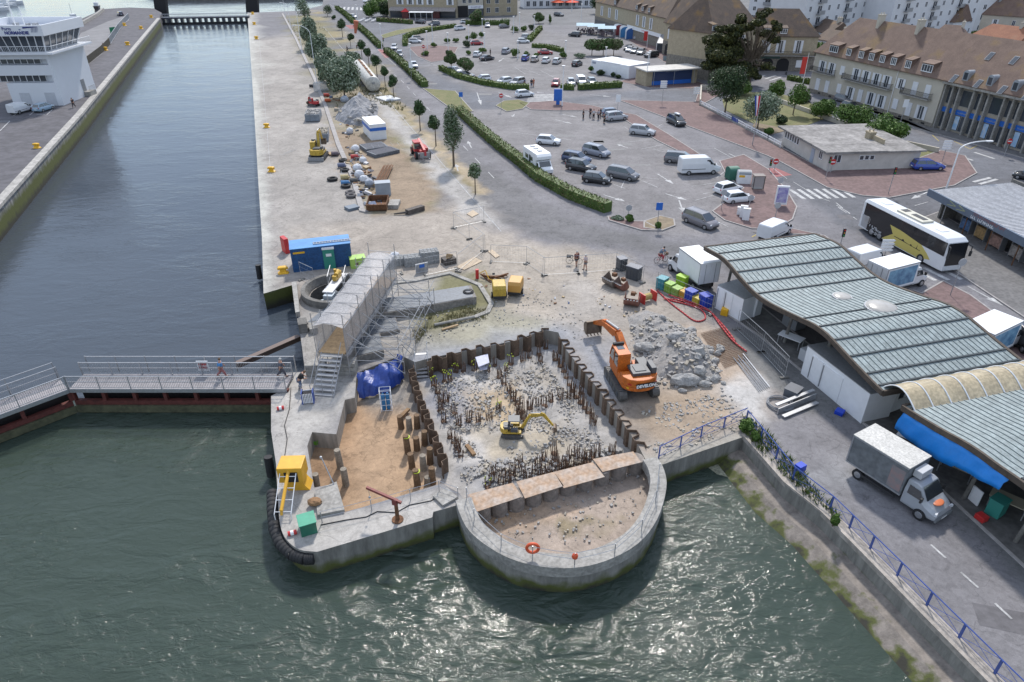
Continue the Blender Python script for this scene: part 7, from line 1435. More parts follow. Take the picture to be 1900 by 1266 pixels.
# ---- sheet piles
def sheetpile(px,z0,z1,label,zp=0,amp=.3,per=1.3,side=1,jag=.1):
    P=GL(px,zp); L_=[0]
    for a,b in zip(P[:-1],P[1:]): L_.append(L_[-1]+(b-a).length)
    def at(t):
        j=max(k for k in range(len(L_)-1) if L_[k]<=t+1e-6); d=(P[j+1]-P[j]).normalized(); return P[j]+d*(t-L_[j]),Vector((-d.y,d.x,0))
    mb=MB(); t=0; pts=[]; q=0
    pat=[(0,0),(.32,0),(.5,1),(.82,1)]
    while t<L_[-1]-per:
        for f,o in pat:
            p,n=at(t+f*per); pts.append((p+n*(o*2-1)*amp*side,z1+random.uniform(-jag,jag) if f==0 else None))
        t+=per
    zt=z1; secs=[]
    for p,zz in pts:
        if zz is not None: zt=zz
        d=.03; secs.append((p,zt))
    vs=[];fs=[]
    for p,zt in secs: vs+=[(p.x,p.y,z0),(p.x,p.y,zt)]
    for i in range(len(secs)-1): fs.append((2*i,2*i+2,2*i+3,2*i+1))
    mb.add(vs,fs); o=solo('sheet_pile_wall',mb,mat('sheet_pile_rust',(.17,.115,.08),.85,.1,ns=1.5,na=.45,n2=7,bs=12),label,'sheet piling','rusty sheet pile walls'); md=o.modifiers.new('t','SOLIDIFY'); md.thickness=.05; return o
sheetpile([(790,672),(880,650),(955,634),(1010,614),(1034,618)],PB-.3,.16,'rusty corrugated sheet piling along the back of the pit',side=1)
sheetpile([(1042,628),(1075,676),(1110,718),(1150,770),(1186,824),(1194,842)],PB-.3,.16,'rusty corrugated sheet piling beside the orange excavator',side=1)
sheetpile([(763,700),(775,745),(795,800),(815,850),(832,895),(838,912)],PB-.3,-.1,'free standing rusty sheet pile row between the sand and the starter bars',zp=PB,side=-1,amp=.24)
# ---- starter bar clusters
bars=[(805,685),(800,700),(806,716),(812,728),(817,745),(818,762),(826,708),(835,706),(846,692),(860,690),(880,688),(905,690),(828,745),(842,768),(824,782),(852,788),(870,780),(888,784),(908,780),(925,762),(918,678),(927,700),(935,715),(945,730),(952,742),(960,752),(968,764),(940,690),(948,676),
(962,772),(983,758),(998,752),(1010,754),(1022,745),(1040,740),(1055,738),(972,778),(970,672),(982,665),(1000,658),(1013,648),(1002,672),(1030,668),(1040,680),(1046,690),(1050,702),(1056,715),(1062,726),(1069,737),(1078,747),(1085,757),(1091,767),(1098,778),(1078,730),(1100,790),
(835,812),(843,822),(850,838),(855,850),(848,830),(905,905),(912,893),(922,890),(916,880),(930,902),(944,898),(950,884),(960,872),(970,882),(976,893),(986,900),(990,880),(998,866),(1010,852),(1006,880),(1020,872),(1030,856),(1038,862),(1046,870),(1055,850),(1060,866),(1070,846),(1084,851),(1098,850),(1108,846),(1135,842),(1000,895),(1018,888),(1034,878),(1050,874),(1075,862),(1090,860),(935,885),(966,860),(1028,842)]
RB2=mat('rebar_rust',(.15,.092,.062),.85,.2,ns=6,na=.4); YG=paint('cap_lime',(.45,.55,.03),.6)
protos=[]
def cluster(seed,tips):
    rs=random.Random(seed); mb=MB(); n=rs.randint(6,9); tp=[]
    for i in range(n):
        a=2*PI*i/n; r=.16+rs.uniform(0,.05); b=(r*math.cos(a),r*math.sin(a),-.15); h=rs.uniform(.6,1.0); lx=rs.gauss(0,.05); ly=rs.gauss(0,.05); t=(b[0]+lx,b[1]+ly,h); mb.cyl(b,t,.03,.026,5); tp.append(t)
    mb.ball((0,0,0),.27,8,4,(1,1,.35),jit=.15)
    return mb,tp
for i,(x,y) in enumerate(bars):
    lime=(x<850 and y<725) or (x in(880,905,948,940,925))
    p=G(x,y,PB-.02); r_=root('starter_bars',p,random.uniform(0,6),'','rebar','bundles of rusty starter bars in the pit')
    k=(i%6)+(10 if lime else 0); c=[q for q in protos if q[0]==k]
    if not c:
        mb,tp=cluster(k,lime); o=mb.build('rods',RB2,r_); caps=None
        if lime: m2=MB(); [m2.ball(t,.045,6,4) for t in tp]; caps=m2.build('caps',YG,r_)
        protos.append((k,o,caps))
    else:
        for q in c[0][1:]:
            if q: d=q.copy(); COL.objects.link(d); d.parent=r_
    reg='in the pit corner by the steps' if x<870 and y<730 else 'on the left side near the sheet piles' if x<900 and y<860 else 'in the thicket behind the rusty plates' if y>=835 else 'along the sheet piling by the excavator' if x>1025 and y>660 else 'in the far corner of the pit' if x>962 and y<700 else 'in the middle row behind the digger'
    s_=random.uniform(.85,1.12); r_.scale=(s_,s_,s_)
    r_['label']=('lime capped' if lime else 'rusty')+' starter bars '+reg
# ---- pile stubs in the sand
for i,(x,y,t,m_,l_) in enumerate(((632,868,835,'g','tall grey pile stub standing alone in the sand'),(642,900,870,'g','grey pile stub with a pale top near the pit front wall'),(588,905,880,'g','short pale stub against the concrete wall by the yellow crane'),(745,795,772,'w','leaning brown stub at the upper end of the stub row'),(760,798,775,'g','pale grey stub beside the square brown one'),(774,795,770,'w','square topped brown stub nearest the sheet piles'),(757,840,808,'w','lime ringed brown stub left of the row'),(774,835,812,'w','thick brown stub in the upper middle of the row'),(788,825,800,'w','pair stub leaning against the sheet piles'),(765,868,842,'w','brown stub at the left of the lower row'),(786,872,845,'g','speckled grey stub in the lower row'),(798,860,832,'w','tall brown stub next to the sheet piles'),(775,902,872,'w','lime ringed stub lowest on the left'),(803,898,868,'w','lowest stub beside the sheet piles'),(793,900,885,'g','short broken stub between the two lowest'))):
    p=G(x,y,PB); h=topz(x,y,t,PB)-PB; h=max(.5,min(1.6,h)); mb=MB(); mb.cyl((p.x,p.y,PB-.1),(p.x+.05*((i%3)-1),p.y,PB+h),.24,.21,12)
    if 'lime' in l_: mb.mi=1; mb.cyl((p.x,p.y,PB+h-.14),(p.x,p.y,PB+h-.1),.245,.245,12)
    solo('pile_stub',mb,[PILE if m_=='g' else mat('pile_brown',(.20,.125,.07),.9,ns=2,na=.45,n2=8,bs=9),YG],l_,'pile stub','pile stubs in the sand pit',smooth=False)
for a,b,l_ in(((741,778),(758,757),'rotten timber beam leaning behind the brown stubs'),((866,828),(880,842),'short rusty channel lying among the starter bars')):
    A,B=G(*a,PB+.15),G(*b,PB+.35); mb=MB(); mb.box(*((A+B)/2),(B-A).length,.28,.16,rz=head(A,B)); solo('beam',mb,mat('old_timber',(.24,.15,.08),.9,ns=3,na=.4),l_,'beam')
# ---- concrete piles and rusty plates behind the bastion
for i in range(10):
    x=893+i*32.2; y=948-i*9.6; p=G(x,y,.12); mb=MB(); mb.cyl((p.x,p.y+.62,PB-.2),(p.x,p.y+.62,.12),.56,.54,18); solo('concrete_pile',mb,mat('bored_pile',(.33,.29,.26),.85,ns=.9,na=.4,n2=4,bs=7),'round concrete pile %s under the rusty plates'%['at the left end','second from the left','third from the left','fourth from the left','fifth from the left','fifth from the right','fourth from the right','third from the right','second from the right','at the right end'][i],'pile','row of concrete piles',smooth=False)
PLT=mat('rusty_plate',(.42,.37,.33),.75,.1,ns=1.1,na=.3,col2=(.40,.24,.13),n2=4,bs=8)
for q,l_ in(([(867,918),(952,896),(968,922),(884,950)],'orange rusted steel plate at the left end of the row'),([(958,894),(1028,876),(1046,902),(974,925)],'grey soiled steel plate second from the left'),([(1028,876),(1100,858),(1122,885),(1046,906)],'grey steel plate with an orange corner third from the left'),([(1100,852),(1175,838),(1190,858),(1118,876)],'pale steel plate at the right end of the row')):
    mb=MB(); mb.prism(GL(q,.2),.17,.21); o=solo('steel_plate',mb,PLT,l_,'steel plate','rusty steel plates over the piles'); 
# ---- broken concrete scatter
def scatter(name,px,n,s,m,z=0,hf=None):
    poly=P2(GL(px,z)); xs=[p[0] for p in poly]; ys=[p[1] for p in poly]; P=rng.uniform([min(xs),min(ys)],[max(xs),max(ys)],(n*4,2)); P=P[inside(P,poly)]; P=P[fbm(P,2.0,55)>.40][:n]; mb=MB()
    for x,y in P:
        r=s*random.uniform(.35,1.3)**1.6; zz=z+(hf(x,y) if hf else 0); mb.mi=random.choice((0,0,1)); mb.box(x,y,zz+r*.2,r*random.uniform(.8,1.6),r*random.uniform(.6,1.2),r*random.uniform(.4,.8),rz=random.uniform(0,3),ry=random.uniform(-.5,.5))
    return struct(name,mb,m,kind='stuff')
RUB=[mat('rubble_grey',(.33,.32,.31),.9,ns=5,na=.35,coord='World'),mat('rubble_tan',(.38,.34,.28),.9,ns=5,na=.35,coord='World')]
scatter('rubble',[(800,720),(860,690),(960,670),(1010,670),(1090,780),(1120,820),(1060,840),(900,880),(860,900),(840,830)],2600,.11,RUB,z=PB+.05)
scatter('rubble',[(890,860),(1130,830),(1160,835),(900,910)],500,.17,RUB,z=PB+.08)
scatter('rubble',[(1190,760),(1340,720),(1400,770),(1370,800),(1230,845),(1195,830)],500,.11,RUB)
scatter('rubble',[(880,560),(1000,540),(1120,600),(1110,660),(1040,610),(940,610)],260,.09,RUB)
scatter('rubble',[(920,930),(1040,910),(1190,870),(1200,930),(1130,1000),(1000,1020),(900,970)],200,.10,RUB,z=PB+.42)
scatter('rubble',[(760,590),(900,560),(900,600),(790,640)],160,.09,RUB)
# ---- rubble mounds
def mound(px,hmax,label,m,seed,lump=.35,z=0,step=.22,name='rubble_heap'):
    poly=P2(GL(px,z)); xs=[p[0] for p in poly]; ys=[p[1] for p in poly]; nx=int((max(xs)-min(xs))/step)+2; ny=int((max(ys)-min(ys))/step)+2
    X,Y=np.meshgrid(np.linspace(min(xs),max(xs),nx),np.linspace(min(ys),max(ys),ny)); Q=np.stack([X.ravel(),Y.ravel()],1); d=edist(Q,poly); d=np.where(inside(Q,poly),d,-d*.6)
    dm=d.max(); hh=hmax*np.clip(d/dm,-.2,1)**1.0 if False else hmax*np.sign(d)*np.abs(np.clip(d/dm,-.1,1))**.85; hh=hh*(.62+.75*fbm(Q,2.4,seed))+np.where(d>0,(vnoise(Q,.45,seed+5)-.5)*lump*.5+(vnoise(Q,.2,seed+9)-.5)*lump*.35,0); hh=np.where(d<-.2,-.25,hh)
    f=[]
    for j in range(ny-1):
        for i in range(nx-1):
            a=j*nx+i
            if max(hh[a],hh[a+1],hh[a+nx],hh[a+nx+1])>-.1: f.append((a,a+1,a+nx+1,a+nx))
    mb=MB(); mb.v=[(q[0],q[1],h+z) for q,h in zip(Q,hh)]; mb.f=f; mb.m=[0]*len(f)
    o=solo(name,mb,m,label,'rubble heap',smooth=False); return Q,hh
HM=mat('heap_grey',(.27,.265,.265),.95,ns=1.3,na=.35,col2=(.36,.33,.30),n2=6,bs=9,ba=.8)
Qh,hh=mound([(1165,590),(1195,575),(1240,590),(1290,620),(1325,660),(1335,700),(1290,712),(1225,700),(1180,650)],1.5,'big heap of crushed grey rubble beside the orange excavator',HM,4)
def hz2(x,y): k=np.argmin((Qh[:,0]-x)**2+(Qh[:,1]-y)**2); return max(0,float(hh[k]))
scatter('rubble',[(1170,600),(1200,590),(1290,625),(1340,690),(1300,725),(1220,720),(1170,660)],420,.2,RUB,hf=hz2)
BO=mat('broken_concrete',(.40,.39,.375),.9,ns=1.5,na=.3,n2=6,bs=7,ba=.7)
BL=[(1270,712,1.0,'long rounded concrete block lying at the foot of the heap'),(1307,716,.5,'pale angular block right of the long rounded one'),(1326,706,.5,'rounded block at the right end of the heap foot'),(1296,700,.62,'round boulder above the pale angular block'),(1291,676,.72,'tall white boulder halfway up the heap edge'),(1196,654,.8,'long tan block behind the excavator boom'),(1283,618,.55,'lone pale boulder on the sand above the mesh'),(1226,612,.4,'small pale boulder on the heap top'),(1216,640,.4,'white boulder just right of the long tan block'),(1252,655,.7,'slab of concrete half buried in the middle of the heap'),(1266,727,.3,'small flat stone in front of the long block')]
rs=random.Random(9)
for i in range(26): x=rs.uniform(1283,1342); BL.append((x,rs.uniform(645,712) ,rs.uniform(.22,.42),'medium broken concrete lump %s'%('on the upper right edge of the heap' if x<1300 else 'in the stony right flank of the heap')))
for x,y,r,l_ in BL:
    p=G(x,y); z=hz2(p.x,p.y)*.9; mb=MB(); sq=(1.45,.75,.7) if 'long' in l_ or 'slab' in l_ else (rs.uniform(.85,1.2),rs.uniform(.8,1.1),rs.uniform(.65,.9)); random.seed(int(x*3)); mb.ball((0,0,0),r*.85,9,6,sq,jit=.17 if r>.5 else .26); a=rs.uniform(-.6,.3); ca,sa=math.cos(a),math.sin(a)
    mb.v=[(p.x+v[0]*ca-v[1]*sa,p.y+v[0]*sa+v[1]*ca,z+r*.3+v[2]) for v in mb.v]; solo('boulder',mb,BO,l_,'boulder','broken concrete boulders on the heap')
mound([(625,212),(650,198),(690,193),(702,200),(698,225),(680,236),(640,230),(622,222)],3.0,'pale heap of broken slabs behind the white site cabin',mat('heap_pale',(.34,.34,.355),.95,ns=1.5,na=.4,n2=5,bs=6,ba=.8),8,.9,step=.45)
scatter('rubble',[(625,214),(650,200),(695,196),(700,226),(660,236)],300,.45,RUB,hf=lambda x,y:1.0)
for c_,k_ in(((.5,.5,.52),50),((.06,.1,.2),30),((.24,.13,.07),60),((.08,.08,.09),50),((.4,.3,.17),45)):
    m_=mat('litter_%d'%k_+str(c_[0]),c_,.7,ns=4,na=.3); scatter('site_litter',[(640,270),(668,275),(700,340),(712,385),(684,392),(650,330)],k_,.42,[m_,m_]); scatter('site_litter',[(610,170),(700,190),(705,245),(640,262)],k_//2,.4,[m_,m_]); scatter('site_litter',[(1120,540),(1210,530),(1215,580),(1150,590),(860,530),(900,505)],k_//3,.16,[m_,m_])
# reinforcing mesh sheet
a,b,c,d_=GL([(1300,620),(1345,608),(1390,668),(1345,684)]); mb=MB()
for i in range(25): t=i/24; mb.cyl(a.lerp(b,t)+Vector((0,0,.06)),d_.lerp(c,t)+Vector((0,0,.06)),.014,n=4); mb.cyl(a.lerp(d_,t)+Vector((0,0,.08)),b.lerp(c,t)+Vector((0,0,.08)),.014,n=4)
solo('reinforcing_mesh',mb,RUST,'flat rusty reinforcing mesh lying on the ground right of the boulders','reinforcing mesh')
# ---- excavators
def stadium(x0,x1,z0,z1,n=6):
    r=(z1-z0)/2; zc=(z0+z1)/2; return [(x1-r+r*math.sin(PI*i/n),zc-r*math.cos(PI*i/n)) for i in range(n+1)]+[(x0+r-r*math.sin(PI*i/n),zc+r*math.cos(PI*i/n)) for i in range(n+1)]
def excavator(name,c,rz,s,P,label,boom,swing=0,canopy=False,wheeled=False,brand=None,blade=False,boomswing=0):
    r_=root(name,c,rz,label,'excavator','excavators'); S_=lambda l:[(x*s,z*s) for x,z in l]
    for sg in(-1,1):
        if wheeled: continue
        mb=MB(); mb.prof(S_(stadium(-2.05,2.05,0,.85)),sg*1.0*s,sg*1.55*s); o=mb.build('track',mat('track_steel',(.12,.115,.11),.7,.3,ns=4,na=.4),r_,fixn=True)
        mb=MB(); 
        for k in range(16): mb.bx((-1.7+k*.226)*s-.02,(-1.7+k*.226)*s+.03,sg*.98*s,sg*1.57*s,.84*s,.88*s)
        for k in range(5): mb.cyl(((-1.3+k*.65)*s,sg*1.56*s,.36*s),((-1.3+k*.65)*s,sg*1.6*s,.36*s),.2*s,n=8)
        mb.build('track_pads',DG,o)
    mb=MB(); mb.bx(-1.2*s,1.2*s,-1.0*s,1.0*s,.35*s,.8*s); mb.cyl((0,0,.8*s),(0,0,1.02*s),.75*s,n=16); mb.build('undercarriage',DG,r_)
    if blade: mb=MB(); mb.bx(-2.7*s,-2.5*s,-1.5*s,1.5*s,.05,.8*s); mb.bx(-2.5*s,-1.2*s,-.9*s,-.7*s,.3*s,.5*s); mb.bx(-2.5*s,-1.2*s,.7*s,.9*s,.3*s,.5*s); mb.build('dozer_blade',STEEL,r_)
    if wheeled: wheels(r_,(-1.3*s,1.5*s),1.3*s,.55*s,.4*s,EY)
    U=Matrix.Rotation(swing,4,'Z'); mb=MB()
    hull=[(-2.05,-1.0),(-2.3,-.5),(-2.35,0),(-2.3,.5),(-2.05,1.0),(-1.6,1.32),(1.35,1.32),(1.5,1.2),(1.5,.45),(.9,.35),(.9,-.35),(1.5,-.45),(1.5,-1.2),(1.35,-1.32),(-1.6,-1.32)]
    mb.prism([(x*s,y*s) for x,y in hull],1.05*s,1.38*s,M=U); mb.prism([(x*s,y*s) for x,y in hull[:6]+[(-.9,1.34),(-.9,-1.34)]+hull[-1:]],1.38*s,2.05*s,M=U); mb.prism([(x*s,y*s) for x,y in((-.9,1.33),(1.2,1.33),(1.2,.9),(-.9,.9))],1.38*s,1.75*s,M=U); body=mb.build('house',P,r_,bevel=.05*s,fixn=True)
    mb=MB(); mb.bx(-1.75*s,-.45*s,-.75*s,.62*s,2.05*s,2.3*s,M=U); mb.bx(-1.5*s,-.7*s,-.5*s,.35*s,2.3*s,2.35*s,M=U); mb.bx(-1.6*s,-.5*s,-1.25*s,-.85*s,2.05*s,2.55*s,M=U); mb.bx(-.4*s,.9*s,-1.25*s,-.5*s,1.4*s,1.95*s,M=U); mb.build('engine_cover',DG,r_,bevel=.03*s)
    mb=MB()
    for k in range(6): mb.cyl((U@Vector(((-.3+k*.18)*s,(-.2+.1*(k%2))*s,1.5*s))),(U@Vector(((-.1+k*.2)*s,(.25-.12*(k%3))*s,1.8*s))),.06*s,n=5)
    mb.build('hydraulic_hoses',BLACK,r_)
    if canopy:
        mb=MB(); mb.bx(-.9*s,1.2*s,-.95*s,.95*s,3.5*s,3.65*s,M=U); cb=mb.build('canopy',DG,r_,bevel=.05*s); mb=MB()
        for x,y in((-.8,-.85),(-.8,.85),(1.1,-.85),(1.1,.85)): mb.cyl(U@Vector((x*s,y*s,1.3*s)),U@Vector((x*s,y*s,3.5*s)),.06*s,n=6)
        mb.build('canopy_post',BLACK,cb); mb=MB(); mb.bx(-.6*s,0,-.35*s,.35*s,1.8*s,2.1*s,M=U); mb.bx(-.75*s,-.55*s,-.35*s,.35*s,2.1*s,2.9*s,M=U); mb.build('seat',BLACK,r_)
    else:
        mb=MB(); prf=[(-.35,1.38),(1.5,1.38),(1.55,2.1),(1.15,3.05),(-.35,3.05)]; mb.prof([(x*s,z*s) for x,z in prf],.42*s,1.32*s,M=U); cb=mb.build('cab',GLASS,r_,fixn=True); mb=MB()
        mb.bx(-.4*s,1.18*s,.38*s,1.36*s,3.05*s,3.18*s,M=U); mb.bx(-.42*s,-.3*s,.38*s,1.36*s,1.38*s,3.05*s,M=U); mb.bx(-.38*s,1.5*s,1.29*s,1.35*s,1.36*s,1.95*s,M=U); mb.bx(-.38*s,1.5*s,.38*s,.44*s,1.36*s,1.95*s,M=U)
        for y in(.42,1.33): mb.cyl(U@Vector((1.55*s,y*s,2.1*s)),U@Vector((1.17*s,y*s,3.06*s)),.05*s,n=5); mb.cyl(U@Vector((.6*s,y*s,1.9*s)),U@Vector((.55*s,y*s,3.06*s)),.04*s,n=5)
        mb.build('cab_frame',P,cb,bevel=.02*s); mb=MB(); mb.bx(.35*s,.95*s,.6*s,1.15*s,3.18*s,3.2*s,M=U); mb.build('roof_window',GLASS,cb)
        mb=MB(); mb.bx(1.0*s,1.2*s,.45*s,1.3*s,3.18*s,3.34*s,M=U); mb.build('work_lamps',BLACK,cb)
    if boomswing: U=U@Matrix.Rotation(boomswing,4,'Z')
    (x0,z0),(xa,za),(x1,z1),(x2,z2),(x3,z3)=boom
    def arm(pts,w0,w1,wd,nm,m,par=None):
        mb=MB(); 
        for (a,b_),(c_,d2),ww,w2 in zip(pts[:-1],pts[1:],w0,w1):
            dx,dz=c_-a,d2-b_; L_=math.hypot(dx,dz); nx,nz_=-dz/L_,dx/L_; mb.prof([(s*(a+nx*ww),s*(b_+nz_*ww)),(s*(a-nx*ww),s*(b_-nz_*ww)),(s*(c_-nx*w2),s*(d2-nz_*w2)),(s*(c_+nx*w2),s*(d2+nz_*w2))],-wd*s,wd*s,M=U)
        return mb.build(nm,m,par or r_,fixn=True,bevel=.02*s)
    bo=arm([(x0,z0),(xa,za),(x1,z1)],(.22,.36),(.38,.2),.24,'boom',P); st=arm([(x1-.5,z1+.35),(x1,z1),(x2,z2)],(.15,.3),(.3,.14),.17,'stick',P)
    mb=MB(); V=lambda x,y,z:U@Vector((x*s,y*s,z*s))
    for y in(-.34,.34): mb.cyl(V(x0+.35,y,z0-.45),V(xa*.75+x0*.25,y,(za*.75+z0*.25)-.15),.085*s,n=8); mb.cyl(V(xa*.75+x0*.25,y,(za*.75+z0*.25)-.15),V(xa,y,za-.1),.05*s,n=8)
    mb.cyl(V(xa,0,za+.5),V(x1-.45,0,z1+.42),.09*s,n=8); mb.build('hydraulic_ram',LG,bo)
    bw_=.72
    outer=[(x2+.1+.62*math.sin(i*PI/9),z2-.55+.6*math.cos(i*PI/9)) for i in range(10)]; inner=[(x2+.1+.55*math.sin(i*PI/9),z2-.55+.53*math.cos(i*PI/9)) for i in range(10)]
    mb=MB()
    for i in range(9): mb.prof([(a*s,b_*s) for a,b_ in(outer[i],outer[i+1],inner[i+1],inner[i])],-bw_*s,bw_*s,M=U)
    for sg in(-1,1): mb.prof([(a*s,b_*s) for a,b_ in outer],min(sg*bw_,sg*(bw_-.05))*s,max(sg*bw_,sg*(bw_-.05))*s,M=U)
    for k in range(5): y=(-bw_+.1+k*(2*bw_-.2)/4); mb.prof([((x2+.12)*s,(z2-1.16)*s),((x2-.22)*s,(z2-1.2)*s),((x2+.12)*s,(z2-1.08)*s)],(y-.05)*s,(y+.05)*s,M=U)
    mb.build('bucket',mat('bucket_steel',(.20,.15,.11),.6,.3,ns=3,na=.4),r_,fixn=True)
    if brand:
        M_=Matrix.Translation((-2.37*s,0,1.58*s))@Matrix.Rotation(R(-90),4,'Z'); q=MB(); q.add([(-.85*s,0,.24*s),(.85*s,0,.24*s),(.62*s,0,-.2*s),(-.62*s,0,-.2*s)],[(3,2,1,0)],M=U@M_@Matrix.Translation((0,-.015,0)) ); pn=q.build('brand_panel',BLACK,r_)
        t_=text(brand,.34*s,pn,(0,0,0),(0,0,0),WHITE,bold=.015); t_.matrix_basis=U@M_@Matrix.Translation((0,-.03,0))@Matrix.Rotation(R(90),4,'X')
        for sg in(-1,1): mb=MB(); mb.box(-2.2*s,sg*1.0*s,1.72*s,.05,.3*s,.1*s,rz=-sg*.7); mb.build('tail_light',TAILM,r_)
        for sg in(-1,1):
            mb=MB(); mb.box(-2.0*s,sg*1.05*s,1.3*s,.04,.18*s,.14*s,rz=-sg*.9); mb.build('sticker',YEL,r_)
    return r_
c=G(1170,716); hd=head(G(1188,742),G(1140,662))
excavator('excavator',c,hd,1.0,OR,'large orange tracked excavator with its bucket stretched over the site',((1.0,1.9),(3.0,2.9),(5.7,2.5),(7.6,1.5),(8.1,.9)),brand='DEVELON',boomswing=R(5))
c=G(952,806,PB+.05); excavator('mini_excavator',c,R(-8),.40,EY,'small yellow tracked digger with a dark canopy digging inside the pit',((1.6,1.6),(3.2,4.4),(5.4,4.6),(7.2,2.2),(7.6,1.4)),canopy=True,blade=False,swing=R(6))
c=G(592,293); excavator('wheeled_excavator',c,R(92),.78,EY,'yellow excavator with a dozer blade loading the skip on the quay',((1.0,1.9),(1.9,4.4),(3.2,4.6),(4.6,2.6),(4.6,2.0)),blade=True)
c=G(583,197); excavator('mini_excavator',c,R(150),.5,TR,'small red digger behind the rubble filled skip',((1.2,1.7),(1.8,3.0),(2.4,3.0),(2.8,1.6),(2.8,1.0)))
# ---- generic boxes
def boxthing(name,A,B,D,h,m,label,cat,z=0,grp=None,bevel=.02,lid=None,lidm=None,ribs=0,door=None,ribm=None):
    A=G(*A,z);B=G(*B,z); r_=root(name,A,head(A,B),label,cat,grp); L_=(B-A).length; mb=MB(); mb.bx(0,L_,0,D,0,h); o=mb.build('body',m,r_,bevel=bevel)
    if lid: mb=MB(); mb.bx(-.04,L_+.04,-.04,D+.04,h,h+lid); mb.build('lid',lidm or m,r_,bevel=.01)
    if ribs:
        mb=MB()
        for i in range(ribs): x=L_*(i+.5)/ribs; mb.bx(x-.04,x+.04,-.035,-.001,.12,h-.12)
        mb.build('rib',ribm or m,o)
    if door: mb=MB(); mb.bx(door[0],door[1],-.05,-.003,.1,h-.3); mb.build('door',door[2],r_)
    return r_,L_
CB=mat('container_blue',(.018,.095,.26),.5,ns=1.2,na=.3,n2=5); 
r_,L_=boxthing('shipping_container',(545,506),(655,493),2.44,2.5,CB,'blue shipping container with a white ladder lying on its roof','container',ribs=26,lid=.06,lidm=mat('container_roof',(.08,.25,.52),.45,ns=1,na=.2),bevel=0)
mb=MB(); mb.bx(.25,1.4,-.06,-.04,2.0,2.2); mb.build('label_plate',YEL,r_)
q=root('ladder',r_.location+Vector((0,0,2.56)),r_.rotation_euler.z,'white aluminium ladder lying on the blue container roof','ladder'); mb=MB(); mb.bx(2.3,6.2,.55,.6,.02,.1); mb.bx(2.3,6.2,.95,1.0,.02,.1)
for i in range(14): mb.bx(2.4+i*.28,2.44+i*.28,.6,.95,.04,.08)
mb.build('frame',LG,q)
r_,_=boxthing('red_tank',(531,472),(539,470),1.2,1.7,RED,'red box unit standing against the left end of the blue container','box')
r_,L_=boxthing('portable_toilet',(603,500),(624,498),1.1,2.15,mat('toilet_green',(.03,.22,.17),.45),'green portable toilet with a white roof in front of the blue container','toilet',lid=.22,lidm=WHITE); mb=MB(); mb.bx(.3,.85,-.03,-.002,1.4,1.7); mb.build('sign',WHITE,r_)
r_,L_=boxthing('generator_box',(652,500),(680,496),1.1,1.05,mat('lime_paint',(.35,.55,.12),.5,ns=2,na=.2),'lime green generator box beside the blue container','generator',lid=.04); mb=MB(); mb.bx(.5,.8,-.02,-.002,.35,.65); mb.build('sticker',RUST,r_)
# ---- lock machinery pit
r_=root('machinery_pit',(PITC.x,PITC.y,0),0,'round concrete machinery pit with a steel walkway and golden gear','machinery pit')
mb=MB(); sec=[]; n=40
for i in range(n+1): a=2*PI*i/n; ca,sa=math.cos(a),math.sin(a); sec.append([(2.6*ca,2.6*sa,-2.2),(3.3*ca,3.3*sa,-.2),(3.3*ca,3.3*sa,.75),(2.9*ca,2.9*sa,.75),(2.6*ca,2.6*sa,.1)])
mb.loft(sec,caps=False); mb.build('wall',CONCD,r_,fixn=True)
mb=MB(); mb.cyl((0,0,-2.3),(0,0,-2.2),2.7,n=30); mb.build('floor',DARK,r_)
mb=MB(); mb.box(-.1,.4,.95,1.0,4.2,.14,rz=R(-8)); wk=mb.build('walkway',LG,r_); mb=MB(); mb.box(-.1,1.3,1.3,.4,1.5,.5,rz=R(-8)); mb.cyl((-.1,.9,1.5),(-.1,1.9,1.5),.25,n=10); mb.cyl((-.25,1.4,1.6),(-.25,1.4,1.95),.14,n=8); mb.build('gear',mat('brass_gear',(.5,.33,.07),.4,.4),r_)
mb=MB(); 
for x in(-.75,.75): rail(mb,[(x-.2,2.4,1.0),(x+.1,-.2,1.0)],.9,.7,.025)
mb.build('railing',GALV,wk)
mb=MB(); mb.box(-.2,-1.6,.6,.9,1.2,.5,rz=R(-8)); mb.box(.6,-.9,-.2,.25,2.6,.25,rz=R(60)); mb.box(-1.0,-.5,-.4,.2,2.4,.2,rz=R(-50)); mb.build('drive_frame',mat('frame_blue_grey',(.35,.4,.45),.5,.3),r_)
# gate recess slab, grey covers
GC=mat('grey_cover',(.115,.135,.165),.5,ns=1.2,na=.15,n2=4)
def cover(px,h,label,lines=6,z=0):
    P=GL(px,z+h); mb=MB(); mb.prism(P,z-.1,z+h); c0=P[0]; r_=root('cover_slab',(c0.x,c0.y,z),0,label,'cover','grey lock chamber covers'); mb.build('base_wall',mat('cover_concrete',(.27,.25,.23),.85,ns=1.4,na=.35,n2=5),r_,world=True)
    c=sum(P,Vector())/len(P); Q=[c+(p-c)*.93 for p in P]; mb=MB(); mb.prism(Q,z+h,z+h+.04); t=mb.build('panel',GC,r_,world=True); mb=MB()
    for i in range(1,lines): a=Q[0].lerp(Q[1],i/lines); b=Q[3].lerp(Q[2],i/lines); mb.ribbon([a,b],.03,z+h+.04,z+h+.046)
    mb.ribbon([Q[0].lerp(Q[3],.5),Q[1].lerp(Q[2],.5)],.03,z+h+.047,z+h+.052); mb.build('joint',mat('joint_line',(.2,.23,.27),.5),t,world=True)
cover([(712,582),(884,551),(874,529),(700,556)],.75,'long raised grey cover with a concrete side wall beside the scaffold',8)
cover([(662,662),(712,650),(705,618),(655,628)],.6,'short grey cover at the foot of the scaffold',3)
cover([(568,600),(600,595),(640,560),(610,566)],.12,'flat grey cover left under the covered scaffold',3)
cover([(676,625),(742,612),(734,588),(690,592)],.3,'middle grey cover under the raking scaffold poles',3)
